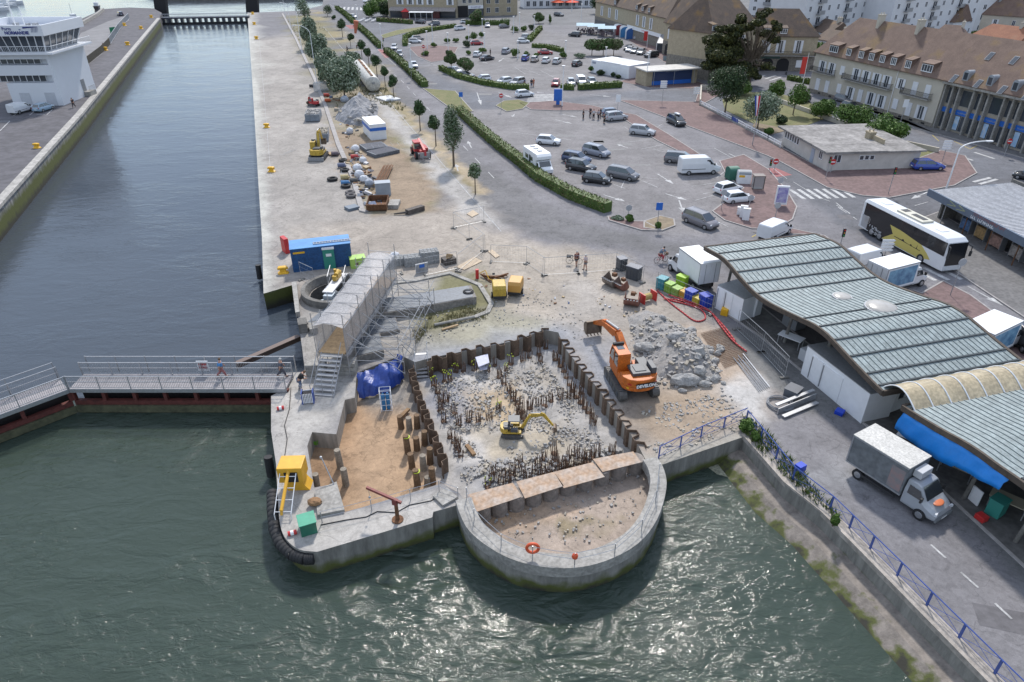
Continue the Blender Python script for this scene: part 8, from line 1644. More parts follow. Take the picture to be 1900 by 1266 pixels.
mb=MB(); mb.prism(GL([(541,524),(550,522),(556,578),(548,580)],.5),0,.5); solo('stop_log',mb,CONC,'long pale concrete slab edging the lock gate recess','slab')
mb=MB(); mb.prism(GL([(553,602),(570,600),(571,612),(555,614)],.3),0,.9); solo('dock_block',mb,CONCD,'dark mooring block at the lock edge by the covered scaffold','block')
mb=MB(); mb.prism(GL([(572,602),(588,600),(590,612),(575,615)],.3),0,.5); solo('dock_block',mb,CONC,'pale stone block beside the dark one at the lock edge','block')
A,B=G(556,627,-.6),G(440,678,-.6); mb=MB(); mb.box(*((A+B)/2),(B-A).length,.45,.4,rz=head(A,B)); mb.box((A.x+B.x)/2,(A.y+B.y)/2-.15,-.32,(B-A).length,.5,.1,rz=head(A,B)); solo('gate_strut',mb,mat('wet_steel',(.13,.09,.075),.6),'long brown beam running from the lock edge out over the water','beam')
# ---- covered scaffold bridge
ZR=4.7; ZF=2.2; a1,b1,c1,d1=G(588,600,ZR),G(627,605,ZR),G(722,470,ZR),G(694,467,ZR)
A=(a1+b1)/2;B=(c1+d1)/2; A.z=B.z=0; r_=root('scaffold_bridge',A,head(A,B),'covered scaffold footbridge wrapped in translucent sheeting over the lock machinery','scaffold'); L_=(B-A).length; W2=1.15
NET=mat('debris_net',(.50,.49,.50),.7,ns=2,na=.2,n2=8,bs=5,alpha=.68)
mb=MB(); secs=[]
for i in range(25): x=L_*i/24; sg=.06*math.sin(i*1.3); secs.append([(x,-W2,ZR-.25+sg),(x,-W2*.3,ZR+.02),(x,W2*.3,ZR+.05),(x,W2,ZR-.2-sg)])
mb.loft(secs,caps=False,closed=False); mb.build('roof_sheet',NET,r_,smooth=True)
for y in(-W2,W2):
    mb=MB(); secs=[]
    for i in range(37): x=L_*i/36; w_=.05*math.sin(i*1.9); secs.append([(x,y+w_,ZR-.25),(x,y-w_,(ZR+ZF)/2),(x,y+w_*.7,ZF-.5)])
    mb.loft(secs,caps=False,closed=False); mb.build('side_sheet',NET,r_,smooth=True)
mb=MB(); mb.bx(0,L_,-W2+.1,W2-.1,ZF-.15,ZF); mb.build('deck',WOOD,r_)
TUBE=mat('scaffold_tube',(.36,.36,.37),.45,.5)
for i in range(9):
    x=L_*i/8; mb=MB()
    for y in(-W2-.08,W2+.08): mb.cyl((x,y,0),(x,y,ZR+(.9 if i%2==0 else .25)),.035,n=5)
    mb.cyl((x,-W2-.2,ZR+.1),(x,W2+.2,ZR+.1),.03,n=5); mb.cyl((x,-W2,ZF-.1),(x,W2,ZF-.1),.03,n=5); mb.cyl((x,-W2,ZF-.1),(x,W2,.3),.025,n=5); mb.build('frame',TUBE,r_)
mb=MB()
for y in(-W2-.08,W2+.08):
    for z in(ZR-.25,ZF,ZF*.5): mb.cyl((0,y,z),(L_,y,z),.03,n=5)
mb.build('ledger',TUBE,r_)
for i in range(8):
    x=L_*(i+.4)/8; mb=MB(); ex=x+.3; yo=-W2-4.2+(i%2)*.9; mb.cyl((x,-W2,3.6),(ex,yo,.1),.03,n=5); mb.cyl((x,-W2,1.2),(ex,yo,1.2),.026,n=5); mb.cyl((ex,yo,0),(ex,yo,2.6),.03,n=5); mb.cyl((x,-W2,2.4),(ex,yo,2.4),.026,n=5); mb.cyl((x+.9,-W2,2.4),(ex,yo,1.2),.024,n=5); mb.build('raking_brace',TUBE,r_)
mb=MB(); yo=-W2-3.8
for z in(.8,1.7,2.5): mb.cyl((L_*.05,yo,z),(L_*.95,yo,z),.028,n=5)
for k in range(4): mb.cyl((L_*(.1+.2*k),yo-.2,2.6),(L_*(.28+.2*k),yo-.2,.1),.028,n=5)
mb.build('brace_ledger',TUBE,r_)
for e,sg in((0,-1),):
    for k in range(9): mb=MB(); mb.bx(-.3-k*.30,-.02-k*.30,-.8,.8,ZF-.2-k*.245,ZF-.14-k*.245); mb.build('step',LG,r_)
    for y in(-.85,.85): mb=MB(); mb.cyl((0,y,ZF+1),(-2.8,y,1.0),.03,n=5); mb.cyl((0,y,ZF),(-2.8,y,0),.04,n=5); mb.cyl((-2.8,y,0),(-2.8,y,1.0),.03,n=5); mb.cyl((-1.4,y,ZF*.5),(-1.4,y,ZF*.5+1),.03,n=5); mb.build('handrail',TUBE,r_)
for x,y,l_ in((589,693,'stack of pale concrete ballast blocks left of the scaffold steps'),(645,690,'stack of pale concrete ballast blocks right of the scaffold steps')):
    p=G(x,y); r2=root('ballast_blocks',p,0,l_,'blocks','ballast block stacks'); 
    for k in range(3): mb=MB(); mb.bx(-.75,.75,-.5,.5,k*.36+.01,k*.36+.34); mb.build('block',CONC,r2,bevel=.02)
# ---- blue tarpaulin
P=GL([(664,728),(690,726),(720,716),(744,700),(747,686)],-.6); mb=MB(); secs=[]
tp_=GL([(663,692),(690,684),(718,674),(738,660),(746,662)],.35)
for i in range(33):
    t=i/32*4; j=min(3,int(t)); f=t-j; lo=P[j].lerp(P[j+1],f); hi=tp_[j].lerp(tp_[j+1],f); w_=.07*math.sin(i*.9)+.05*math.sin(i*2.3+1); secs.append([tuple(lo.lerp(hi,k/6)+Vector((w_+.06*math.sin(k*2.1+i*.7),-w_-.3*math.sin(PI*k/6)-.12*math.sin(i*.5+k*1.4),(-.5 if k==0 else -.16*math.sin(i*.45+k*.9))))) for k in range(7)])
mb.loft(secs,caps=False,closed=False); solo('blue_tarpaulin',mb,mat('tarp_blue',(.02,.055,.27),.38,ns=2,na=.25,bs=5,ba=.6),'crumpled dark blue tarpaulin hung over the corner of the pit','tarpaulin',smooth=True)
# gas bottle cage, steps, tools
p=G(718,760,PB); r_=root('gas_bottle_cage',p,R(8),'blue gas bottles in a white wire cage trolley below the blue tarpaulin','gas bottles')
for x,y in((-.2,0),(.15,.05)): mb=MB(); mb.cyl((x,y,.05),(x,y,1.35),.15,.15,12); mb.cyl((x,y,1.35),(x,y,1.55),.15,.05,12); mb.build('bottle',mat('bottle_blue',(.02,.16,.36),.4),r_)
mb=MB(); 
for x in(-.42,.4):
    for y in(-.28,.3): mb.cyl((x,y,0),(x,y,1.9),.022,n=5)
for z in(.1,.6,1.1,1.6,1.9): mb.tube([(-.42,-.28,z),(.4,-.28,z),(.4,.3,z),(-.42,.3,z),(-.42,-.28,z)],.018,4)
mb.build('cage',WHITE,r_)
p=G(784,703,PB); r_=root('pit_steps',p,R(98),'pale steel steps with dark treads leading down into the pit','steps')
for k in range(7): mb=MB(); mb.bx(k*.26,k*.26+.24,-.5,.5,.12+k*.2,.17+k*.2); mb.build('step',LG,r_)
for y in(-.52,.52): mb=MB(); mb.prof([(-.05,0),(.1,0),(1.9,1.35),(1.9,1.55),(1.7,1.55)],y-.03,y+.03); mb.build('stringer',LG,r_); mb=MB(); mb.cyl((0,y,.1),(0,y,1.0),.02,n=5); mb.cyl((1.8,y,1.5),(1.8,y,2.5),.02,n=5); mb.cyl((0,y,1.0),(1.8,y,2.5),.02,n=5); mb.build('handrail',GALV,r_)
mb=MB(); P=GL([(882,662),(905,656),(908,672),(888,680)],PB+1.1); mb.prism(P,PB+1.0,PB+1.06); mb.prism(GL([(888,672),(906,668),(904,684),(890,686)],PB+.7),PB+.6,PB+.66); mb.cyl((P[0].x,P[0].y,PB),(P[0].x,P[0].y,PB+1.05),.03); mb.cyl((P[1].x,P[1].y,PB),(P[1].x,P[1].y,PB+1.05),.03); solo('work_table',mb,mat('pale_cloth',(.5,.5,.6),.8,ns=3,na=.2),'pale sheet draped over starter bars at the back of the pit','sheet')
# ---- pier furniture: hoist, green box, davit, bin, lifebuoys, fender
CY_=mat('crane_yellow',(.66,.36,.03),.42,ns=1.5,na=.15)
p=G(548,912); r_=root('crane_cabinet',p,R(2),'yellow hydraulic crane cabinet with folded boom and white ladder frame on the pier','crane'); r_.scale=(.82,.82,.85)
mb=MB(); mb.bx(-1.0,.85,-.2,1.35,1.0,2.35); mb.build('hood',CY_,r_,bevel=.06)
mb=MB(); mb.prof([(-.55,0),(1.1,0),(.75,.5),(.6,1.0),(-.75,1.0),(-.7,.4)],.1,1.2); mb.build('pedestal',CY_,r_); mb=MB(); mb.bx(-.5,.5,-.23,-.205,1.1,2.0); mb.build('opening',DARK,r_)
mb=MB(); mb.cyl((-.15,-.1,2.05),(-.15,-3.0,.9),.13,n=10); mb.cyl((-.15,-2.9,.95),(-.15,-3.1,.6),.1,n=8); mb.build('boom',CY_,r_)
mb=MB()
for x in(-.75,.45): mb.cyl((x,-.3,2.0),(x,-2.9,.5),.035,n=6); mb.cyl((x,-2.9,.5),(x,-2.9,0),.035,n=6)
for k in range(4): y=-.5-k*.75; z=2.0-(-y-.3)*.577; mb.cyl((-.75,y,z),(.45,y,z),.03,n=5)
mb.build('ladder_frame',WHITE,r_)
r_,L_=boxthing('green_box',(560,998),(590,989),.95,.85,mat('cabinet_green',(.02,.14,.09),.5,ns=2,na=.2),'green metal box with a lighter lid on the rounded pier corner','box',lid=.05,lidm=mat('lid_green',(.05,.30,.19),.5,ns=2,na=.15))
p=G(738,965); h=topz(738,965,930); r_=root('davit',p,R(160),'small rusty red davit crane on the pier front','davit'); mb=MB(); mb.cyl((0,0,0),(0,0,1.5),.13,.11,10); mb.cyl((0,0,0),(0,0,.08),.35,.35,12); mb.build('post',RUST,r_); mb=MB(); mb.box(.75,0,1.75,2.3,.14,.16,ry=R(-12)); mb.box(.05,0,1.45,.3,.22,.4); mb.build('jib',mat('davit_red',(.2,.04,.035),.6,ns=3,na=.4),r_); mb=MB(); mb.cyl((1.75,0,1.9),(1.75,0,1.3),.015,n=4); mb.ball((1.75,0,1.25),.08,8,5); mb.build('hook',STEEL,r_)
p=G(573,746); r_=root('litter_bin',p,R(10),'blue framed white slatted litter bin on the pier','bin'); mb=MB(); 
for k in range(7): mb.bx(-.36+k*.11,-.3+k*.11,-.3,-.27,.1,.9)
mb.bx(-.36,.36,-.27,.3,.1,.12); mb.bx(-.36,.36,.27,.3,.1,.9); mb.build('slats',WHITE,r_); mb=MB(); 
for x in(-.4,.4): mb.bx(x-.035,x+.035,-.32,.32,0,1.0)
mb.build('frame',BLUEP,r_); mb=MB(); mb.bx(-.3,.3,-.2,.22,.5,.86); mb.build('bag',BLACK,r_)
def ring(c,R0,r,n=20,up='y'):
    mb=MB(); secs=[]
    for i in range(n+1):
        a=2*PI*i/n; s_=[]
        for k in range(7): b_=2*PI*k/7; q=R0+r*math.cos(b_); s_.append((c[0]+q*math.cos(a),c[1]+(q*math.sin(a) if up=='z' else r*math.sin(b_)),c[2]+(r*math.sin(b_) if up=='z' else q*math.sin(a))))
        secs.append(s_)
    mb.loft(secs,caps=False); return mb
p=G(988,1035,.34); r_=root('lifebuoy',p,0,'orange lifebuoy on the bastion rail left of the orange marker','lifebuoy'); ring((0,0,.75),.33,.09).build('ring',mat('buoy_orange',(.6,.09,.03),.5),r_,smooth=True,fixn=True); mb=MB(); mb.cyl((0,0,-.3),(0,0,.9),.03,n=6); mb.build('stand',GALV,r_)
p=G(1066,1048,.34); r_=root('rope_marker',p,0,'bright orange rope bundle tied to the bastion rail','marker'); mb=MB(); mb.ball((0,0,.65),.18,8,6,(1,.8,1.2),jit=.15); mb.build('bundle',mat('buoy_orange'),r_); mb=MB(); mb.cyl((0,0,-.3),(0,0,.6),.03,n=6); mb.build('stand',GALV,r_)
for x,y,l_ in((521,760,'small red and white mooring gear bundle at the pier left edge'),(543,992,'small red and white striped roller near the green box'),):
    p=G(x,y); r_=root('mooring_gear',p,R(20),l_,'gear'); mb=MB(); mb.cyl((-.25,0,.14),(.25,0,.14),.14,n=10); mb.build('roller',RED,r_); mb=MB(); mb.cyl((-.1,0,.14),(.08,0,.14),.15,n=10); mb.build('band',WHITE,r_)
FP=GL([(514,905),(515,935),(519,972),(531,1000),(553,1019),(575,1026),(592,1025)],-.25); mb=MB(); pts=[p+Vector((-.28,-.2,-.25)) for p in FP]; sp=[]
for a,b in zip(pts[:-1],pts[1:]): sp+=[a.lerp(b,k/4) for k in range(4)]
mb.tube([tuple(p) for p in sp+[pts[-1]]],.36,10); solo('rubber_fender',mb,BLACK,'long black rubber fender wrapped round the pier corner','fender',smooth=True)
for x,y,l_ in((506,860,'black tyre fender standing on the pier left side'),(484,500,'black and red fender hanging at the quay corner')):
    p=G(x,y,-.5); mb=MB(); mb.cyl((p.x-.3,p.y,-1.6),(p.x-.3,p.y+.2,-.1),.28,.28,10); solo('rubber_fender',mb,BLACK,l_,'fender',smooth=False)
def railrope(px,label,z=0,h=.9,posts=True,name='cable_railing',m=GALV,mids=(.5,),r=.018):
    P=GL(px,z); c=P[0]; r_=root(name,c,0,label,'railing'); mb=MB()
    for f in (1,)+tuple(mids): 
        for a,b in zip(P[:-1],P[1:]): m_=(a+b)/2; mb.tube([(a.x,a.y,z+h*f),(m_.x,m_.y,z+h*f-.05),(b.x,b.y,z+h*f)],r,4)
    mb.build('cable',m,r_,world=True)
    for p in P: mb=MB(); mb.cyl((p.x,p.y,z-.1),(p.x,p.y,z+h),.03,n=6); mb.build('post',m,r_,world=True)
    return r_
railrope([(598,970),(690,948),(762,928),(815,912),(850,925)],'thin cable railing along the pier front behind the davit')
railrope([(866,925),(880,965),(930,1012),(988,1036),(1066,1048),(1140,1030),(1190,985),(1216,930),(1222,880)],'sagging cable railing round the curved bastion rim',z=.34)
railrope([(560,735),(600,733),(598,700)],'grey pipe barrier between the litter bin and the scaffold steps',h=1.0)
mb=MB(); mb.tube([tuple(p+Vector((0,0,.03))) for p in GL([(540,720),(537,760),(528,790),(533,815),(528,850),(522,880)])],.03,5); solo('cable',mb,BLACK,'black cable snaking down the left side of the pier','cable')
mb=MB(); mb.tube([tuple(p+Vector((0,0,.03))) for p in GL([(595,975),(640,966),(680,960),(700,950),(735,952),(760,938),(800,930),(815,920)])],.03,5); solo('cable',mb,BLACK,'black cable lying along the pier front','cable')
mb=MB(); P=GL([(585,915),(625,898),(640,950),(590,960)],.02); mb.prism(P,0,.22); struct('pier_slab',mb,CONC)
p=G(620,900,.2); mb=MB(); mb.cyl((p.x,p.y,.2),(p.x-.8,p.y+.9,1.6),.04,n=6); mb.ball((p.x-.85,p.y+.92,1.65),.1,8,5); solo('inclined_post',mb,GALV,'thin leaning grey post at the slab corner by the yellow crane','post')
p=G(585,938,.0); mb=MB(); mb.ball((p.x,p.y,.3),.42,10,6,(1.1,.8,.6),jit=.12); solo('rope_coil',mb,mat('rope_brown',(.28,.16,.08),.9,ns=5,na=.4),'brown rope heap beside the yellow crane cabinet','rope')
p=G(826,925); mb=MB(); mb.box(p.x,p.y,.12,1.1,1.1,.14,rz=R(40)); solo('manhole_slab',mb,CONC,'tilted pale square slab where pier meets bastion','slab')
# graffiti-green weeds stripe on the pit wall
mb=MB(); a,b=G(572,820,-.7),G(624,808,-.7); d=(b-a).normalized(); 
for k in range(110): t=random.random(); q=a.lerp(b,t); q=Vector((q.x,q.y-.06,-.95+random.uniform(-.16,.16))); mb.add([tuple(q),tuple(q+d*.1),tuple(q+d*.06+Vector((0,-.05,.2)))],[(0,1,2)])
struct('algae_growth',mb,mat('bright_algae',(.13,.34,.03),.8),kind='stuff')
# ---- foam scum in the corner
P=GL([(1312,866),(1350,858),(1378,872),(1398,915),(1365,890),(1330,880)],WZ); mb=MB(); mb.prism(P,WZ,WZ+.02); struct('scum_foam',mb,mat('foam',(.3,.3,.22),.9,ns=6,na=.6,n2=14,coord='World'),kind='stuff')
# ---- blue harbour railing
def bluerail(P,label,z=.14,h=1.0):
    r_=root('harbour_railing',P[0],0,label,'railing','blue harbour railings'); mb=MB()
    for a,b in zip(P[:-1],P[1:]):
        n=max(1,round((b-a).length/2.1))
        for k in range(n):
            p=a.lerp(b,k/n);q=a.lerp(b,(k+1)/n); U=Vector((0,0,1)); mb.cyl(p+U*(z+h),q+U*(z+h),.035,n=5); mb.cyl(p+U*(z+.12),q+U*(z+.12),.02,n=4); mb.cyl(p+U*(z+.12),q+U*(z+h),.016,n=4); mb.cyl(p+U*(z+h),q+U*(z+.12),.016,n=4)
            pp=MB(); pp.box(p.x,p.y,z+h/2,.07,.12,h); pp.build('post',BLUEP,r_,world=True)
    mb.build('rail',BLUEP,r_,world=True); return r_
bluerail([G(1383,786)]+[Vector((p.x+.55,p.y+.35,0)) for p in rv[1:]],'long blue railing on the sea wall parapet beside the street')
bluerail([G(1222,850),G(1300,812),G(1383,778)],'short blue railing over the bridge opening beside the pit',z=0)
# ---- temporary fence panels
FM=mat('fence_wire',(.38,.39,.40),.45,.5)
def fpanel(A,B,label,z=0,h=2.0):
    A=G(*A,z);B=G(*B,z); r_=root('fence_panel',A,head(A,B),label,'fence','temporary site fence panels'); L_=(B-A).length; mb=MB(); mb.tube([(0,0,.12),(0,0,h),(L_,0,h),(L_,0,.12),(0,0,.12)],.022,5); mb.build('frame',FM,r_); mb=MB()
    n=int(L_/.28)
    for i in range(1,n): mb.cyl((L_*i/n,0,.12),(L_*i/n,0,h),.0045,n=3)
    for k in range(1,4): mb.cyl((0,0,h*k/4),(L_,0,h*k/4),.005,n=3)
    mb.build('wire_mesh',FM,r_)
    for x in(0,L_): mb=MB(); mb.bx(x-.12,x+.12,-.35,.35,0,.13); mb.build('foot',CONCD,r_)
for i,(a,b,l_) in enumerate((((842,424),(871,445),'beside the far rack'),((871,445),(900,467),'second down the lane mouth'),((842,424),(898,412),'closing the lane mouth'),((911,487),(977,490),'left of the two people with bicycle'),((977,490),(1010,512),'linking to the long front panels'),((1007,512),(1073,508),'in front of the black bicycle'),((1073,508),(1142,502),'in front of the person in grey shorts'),((1142,502),(1192,526),'behind the digger buckets'),((1218,540),(1268,562),'in front of the lime boxes'),((1268,562),(1320,585),'in front of the blue crates'),((1366,612),(1412,655),'beside the red pipe and market'),((1412,655),(1455,702),'leaning over the cable drum end'),((850,505),(897,467),'above the compressor'),((668,520),(745,508),'behind the scaffold far end'),((790,512),(848,500),'in front of the block stack'),((560,520),(585,532),'small panel at the machinery pit'))): fpanel(a,b,'wire site fence panel '+l_)
# ---- compressors, bins, buckets
for x,y,m_,l_,rz in((926,550,EY,'bright yellow wheeled compressor at the site entrance',R(95)),(957,543,mat('compressor_orange',(.5,.27,.06),.5),'orange covered compressor right of the yellow one',R(80))):
    p=G(x,y); r_=root('compressor',p,rz,l_,'compressor','site compressors'); mb=MB(); mb.prof([(-1.0,.45),(1.0,.45),(1.0,1.1),(.7,1.5),(-.8,1.5),(-1.0,1.2)],-.62,.62); mb.build('hood',m_,r_,bevel=.08); mb=MB(); mb.bx(-1.0,1.0,-.6,.6,.25,.5); mb.bx(1.0,1.8,-.05,.05,.35,.45); mb.build('chassis',TRIM,r_); wheels(r_,(-.1,),.74,.27,.16)
p=G(912,520); r_=root('tool_heap',p,R(-15),'heap of timbers and hoses with a red jack behind the yellow compressor','tools'); mb=MB()
for k in range(6): mb.box(.3*k-.6,.1*k,.15+.05*k,1.9,.14,.12,rz=R(20*k-40),ry=.1)
mb.build('timber',RUST,r_); mb=MB(); mb.cyl((-1.5,0,0),(-1.5,0,1.0),.18,n=8); mb.build('jack',RED,r_); mb=MB(); mb.tube([(-1.3,0,.6),(-.7,.2,.9),(-.2,-.3,.3),(.8,-.7,.1),(1.2,-.9,.3)],.04,5); mb.build('hose',YEL,r_)
DBN=mat('bin_grey',(.06,.068,.08),.55,ns=2,na=.2)
for a,b,l_ in(((1149,505),(1163,503),'dark grey wheeled bin behind the digger buckets'),((1160,516),(1182,523),'large dark grey four wheeled bin behind the digger buckets')): boxthing('wheeled_bin',a,b,.9,1.3,DBN,l_,'bin',lid=.09,lidm=mat('bin_lid',(.11,.12,.15),.5),ribs=4,grp='grey wheeled bins',ribm=DBN)
def bucket(x,y,rz,s,label,m):
    p=G(x,y); r_=root('digger_bucket',p,rz,label,'bucket','loose digger buckets'); o_=[(s*.75*math.cos(PI*.95+i*PI/9),s*.7+s*.7*math.sin(PI*.95+i*PI/9)) for i in range(9)]; n_=[(a*.92,s*.7+(b-s*.7)*.9) for a,b in o_]; mb=MB()
    for i in range(8): mb.prof([o_[i],o_[i+1],n_[i+1],n_[i]],-s*.75,s*.75)
    for sg in(-1,1): mb.prof(o_+[(0.2*s,1.35*s)],sg*s*.75-.02,sg*s*.75+.02)
    mb.build('shell',m,r_,fixn=True); mb=MB(); 
    for k in range(5): y_=-s*.65+k*s*.325; mb.prof([(o_[0][0]-.02,o_[0][1]),(o_[0][0]-.3*s,o_[0][1]+.22*s),(o_[0][0]+.1,o_[0][1]+.1)],y_-.05,y_+.05)
    mb.build('tooth',STEEL,r_); mb=MB(); mb.bx(.1*s,.5*s,-.2,.2,1.0*s,1.35*s); mb.build('hitch',RUST,r_)
BS=mat('old_bucket',(.22,.10,.075),.6,.2,ns=2,na=.45)
bucket(1135,530,R(35),.95,'wide toothed digger bucket lying at the fence',mat('worn_bucket',(.2,.17,.15),.5,.4,ns=2,na=.4)); bucket(1152,536,R(35),.8,'narrow rusty digger bucket beside the wide one',BS); bucket(1172,566,R(70),.9,'rusty bucket full of green and red gear behind the heap',BS)
p=G(1198,560); r_=root('hose_drum',p,R(30),'yellow hose coiled over a rusty drum with red ends','hose reel'); mb=MB(); mb.cyl((-.5,0,.5),(.5,0,.5),.32,n=12); mb.build('drum',mat('hose_yellow',(.42,.32,.12),.8,ns=6,na=.4),r_); 
for x in(-.55,.85): mb=MB(); mb.bx(x,x+.1,-.45,.45,0,.95); mb.build('end_plate',RED,r_)
# crates and boxes by the market
CRT=[((1216,535),(1230,540),.9,1.1,(.03,.24,.30),'teal and white insulated box at the left end of the crate row'),((1231,541),(1243,546),.8,.9,(.22,.42,.05),'lime green crate stack beside the teal box'),((1244,546),(1256,552),.8,.75,(.24,.40,.08),'second lime green crate stack in the row'),((1257,550),(1268,556),.8,.7,(.55,.32,.03),'orange yellow crate stack in the middle of the row'),((1268,556),(1282,563),.8,1.05,(.015,.06,.42),'tall blue crate stack next to the orange one'),((1282,562),(1294,569),.8,.7,(.5,.4,.05),'yellow crates between the blue stacks'),((1294,566),(1306,574),.9,1.2,(.01,.05,.42),'blue crate stack at the right end of the row'),((1252,533),(1268,539),.7,1.25,(.30,.50,.03),'bright lime tub raised above the crate row')]
for a,b,D_,h_,c_,l_ in CRT: boxthing('crate_stack',a,b,D_,h_,mat('crate_%d'%int(c_[0]*1000+c_[2]*100),c_,.5,ns=3,na=.3),l_,'crates',lid=.06,grp='fish crates by the market',ribs=3)
boxthing('crate',(1336,585),(1349,588),.7,.65,YEL,'single yellow crate in front of the cold store','crate',ribs=3); boxthing('crate',(1547,768),(1562,774),.6,.3,mat('crate_blue',(.01,.05,.45),.5),'blue crate lying on the ground before the long cold store','crate',ribs=3); boxthing('crate',(1472,872),(1483,880),.6,.5,mat('crate_blue'),'blue crate by the harbour railing','crate',z=.1,ribs=2)
# red pipes
RP=mat('red_pipe',(.42,.04,.045),.5)
for i,(pts,l_) in enumerate((([(1219,540),(1240,560),(1265,580),(1290,597),(1308,593),(1303,578),(1280,568),(1248,560),(1235,555)],'looped red plastic pipe in front of the crates'),([(1231,557),(1262,560),(1295,572),(1318,582),(1338,608),(1360,635),(1388,657)],'long red pipe running along the market kerb'),([(1240,550),(1275,562),(1310,576),(1342,608),(1366,640)],'second red pipe beside the long one'))):
    P=GL(pts); sp=[]
    for k in range(len(P)-1):
        p0,p1,p2,p3=P[max(0,k-1)],P[k],P[k+1],P[min(len(P)-1,k+2)]
        for j in range(6): t=j/6; sp.append(.5*((2*p1)+(p2-p0)*t+(2*p0-5*p1+4*p2-p3)*t*t+(-p0+3*p1-3*p2+p3)*t**3)+Vector((0,0,.08+.05*i)))
    mb=MB(); mb.tube([tuple(q) for q in sp],.07,7); solo('red_pipe',mb,RP,l_,'pipe','red plastic pipes',smooth=True)
a,b=G(1386,658),G(1436,720)
for k in range(7): mb=MB(); o=Vector((-.35-.16*k,-.1*k,.1)); mb.cyl(a+o+Vector((0,-.8*(k%3)*.5,0)),b+o,.035,n=5); solo('scaffold_pole',mb,GALV if k else WHITE,'%s steel pole in the bundle beside the market kerb'%['white outermost','first grey','second grey','third grey','fourth grey','fifth grey','last grey'][k],'pole','poles by the market kerb')
p=G(1447,752); mb=MB()
for k in range(5): m2=ring((p.x,p.y,.06+.05*k),.95-.07*(k%3),.035,24,'z'); mb.add(m2.v,m2.f)
solo('cable_coil',mb,mat('grey_cable',(.2,.21,.23),.6),'large coil of grey cable between the fence and the cold store','cable coil')
boxthing('steel_cabinet',(1452,735),(1475,745),1.1,.7,mat('cabinet_dark',(.1,.11,.13),.5,ns=1,na=.2),'dark flat steel cabinet lying beside the cable coil','cabinet',lid=.03)
a,b=G(1440,752,.5),G(1510,724,.5); mb=MB(); mb.box(*((a+b)/2),(b-a).length,.25,.12,rz=head(a,b)); mb.box((a.x+b.x)/2,(a.y+b.y)/2-.5,.3,(b-a).length,.06,.5,rz=head(a,b)); mb.box((a.x+b.x)/2+.1,(a.y+b.y)/2-1.0,.15,(b-a).length*.9,.3,.1,rz=head(a,b)); solo('guard_rail_section',mb,GALV,'fallen galvanised guard rail sections at the market kerb','guard rail')
for x,y,l_ in((1465,640,'white plastic table under the market roof edge'),(1690,830,'white stall table behind the grey truck'),(1770,880,'grey folding stall counter under the blue tarpaulin'),(1400,560,'white work table beside the first cold store'),(1865,945,'beige stall counter at the picture edge')):
    p=G(x,y,.09); r_=root('stall_table',p,R(-45),l_,'table','market stall tables'); mb=MB(); mb.bx(-1.0,1.0,-.5,.5,.8,.86); mb.build('top',WHITE if 'white' in l_ else mat('stall_beige',(.4,.36,.27),.6),r_)
    for sx in(-.9,.9):
        for sy in(-.42,.42): mb=MB(); mb.bx(sx-.03,sx+.03,sy-.03,sy+.03,0,.8); mb.build('leg',GALV,r_)
boxthing('fish_tub',(1450,600),(1475,615),1.2,.9,mat('tub_grey',(.2,.21,.22),.6),'dark fish tub deep under the market roof','tub',z=.09); boxthing('fish_tub',(1480,665),(1500,678),1.1,1.0,mat('tub_pale',(.45,.46,.48),.5),'pale fish tub beside the long cold store','tub',z=.09); boxthing('sign_board',(1795,925),(1812,940),.1,1.1,WHITE,'square white board leaning below the blue tarpaulin','board',z=.09); boxthing('green_bin',(1825,950),(1850,965),.9,1.1,mat('teal_bin',(.04,.24,.20),.5),'teal green bin in front of the stall counters','bin',z=.09,lid=.05); boxthing('crate',(1806,960),(1822,972),.5,.35,RED,'red and blue crates at the foot of the teal bin','crate',z=.09,ribs=2)
# recycling bins + shelter
for a,b,m_,l_ in(((1353,335),(1371,334),mat('bin_green',(.03,.13,.09),.5),'dark green recycling container next to the white van'),((1368,341),(1392,342),WHITE,'white recycling container with a yellow panel')):
    A,B=G(*a,.1),G(*b,.1); r_=root('recycling_container',A,head(A,B),l_,'recycling bin','recycling containers'); L_=(B-A).length; sec=[(0,0),(0,1.25)]+[(.0+.8-.8*math.cos(PI*i/8),1.25+.45*math.sin(PI*i/8)) for i in range(1,8)]+[(1.6,1.25),(1.6,0)]; mb=MB(); M_=Matrix.Rotation(R(90),4,'Z'); mb.prof(sec,-L_,0,M=M_); mb.build('body',m_,r_,fixn=True); mb=MB(); mb.prof([(x,z+.02) for x,z in sec[1:-1]],-L_*.98,-L_*.02,M=M_); mb.build('lid',mat('lid_g',(.2,.22,.24),.5) if m_ is WHITE else m_,r_,fixn=True)
    if m_ is WHITE: mb=MB(); mb.bx(.1,L_*.5,-.02,-.002,.9,1.2); mb.build('yellow_panel',YEL,r_)
p=G(1404,350,.1); r_=root('glass_shelter',p,0,'small glazed cube shelter beside the white recycling container','shelter'); mb=MB(); mb.bx(-.75,.75,-.6,.6,1.8,1.9); mb.build('roof',mat('shelter_brown',(.16,.13,.12),.5),r_); mb=MB(); mb.bx(-.65,.65,-.5,.5,.1,1.8); mb.build('glass',mat('shelter_glass',(.3,.32,.33),.1,alpha=.6),r_)
for x in(-.7,.7): mb=MB(); mb.bx(x-.04,x+.04,-.55,-.47,0,1.8); mb.build('post',TRIM,r_)
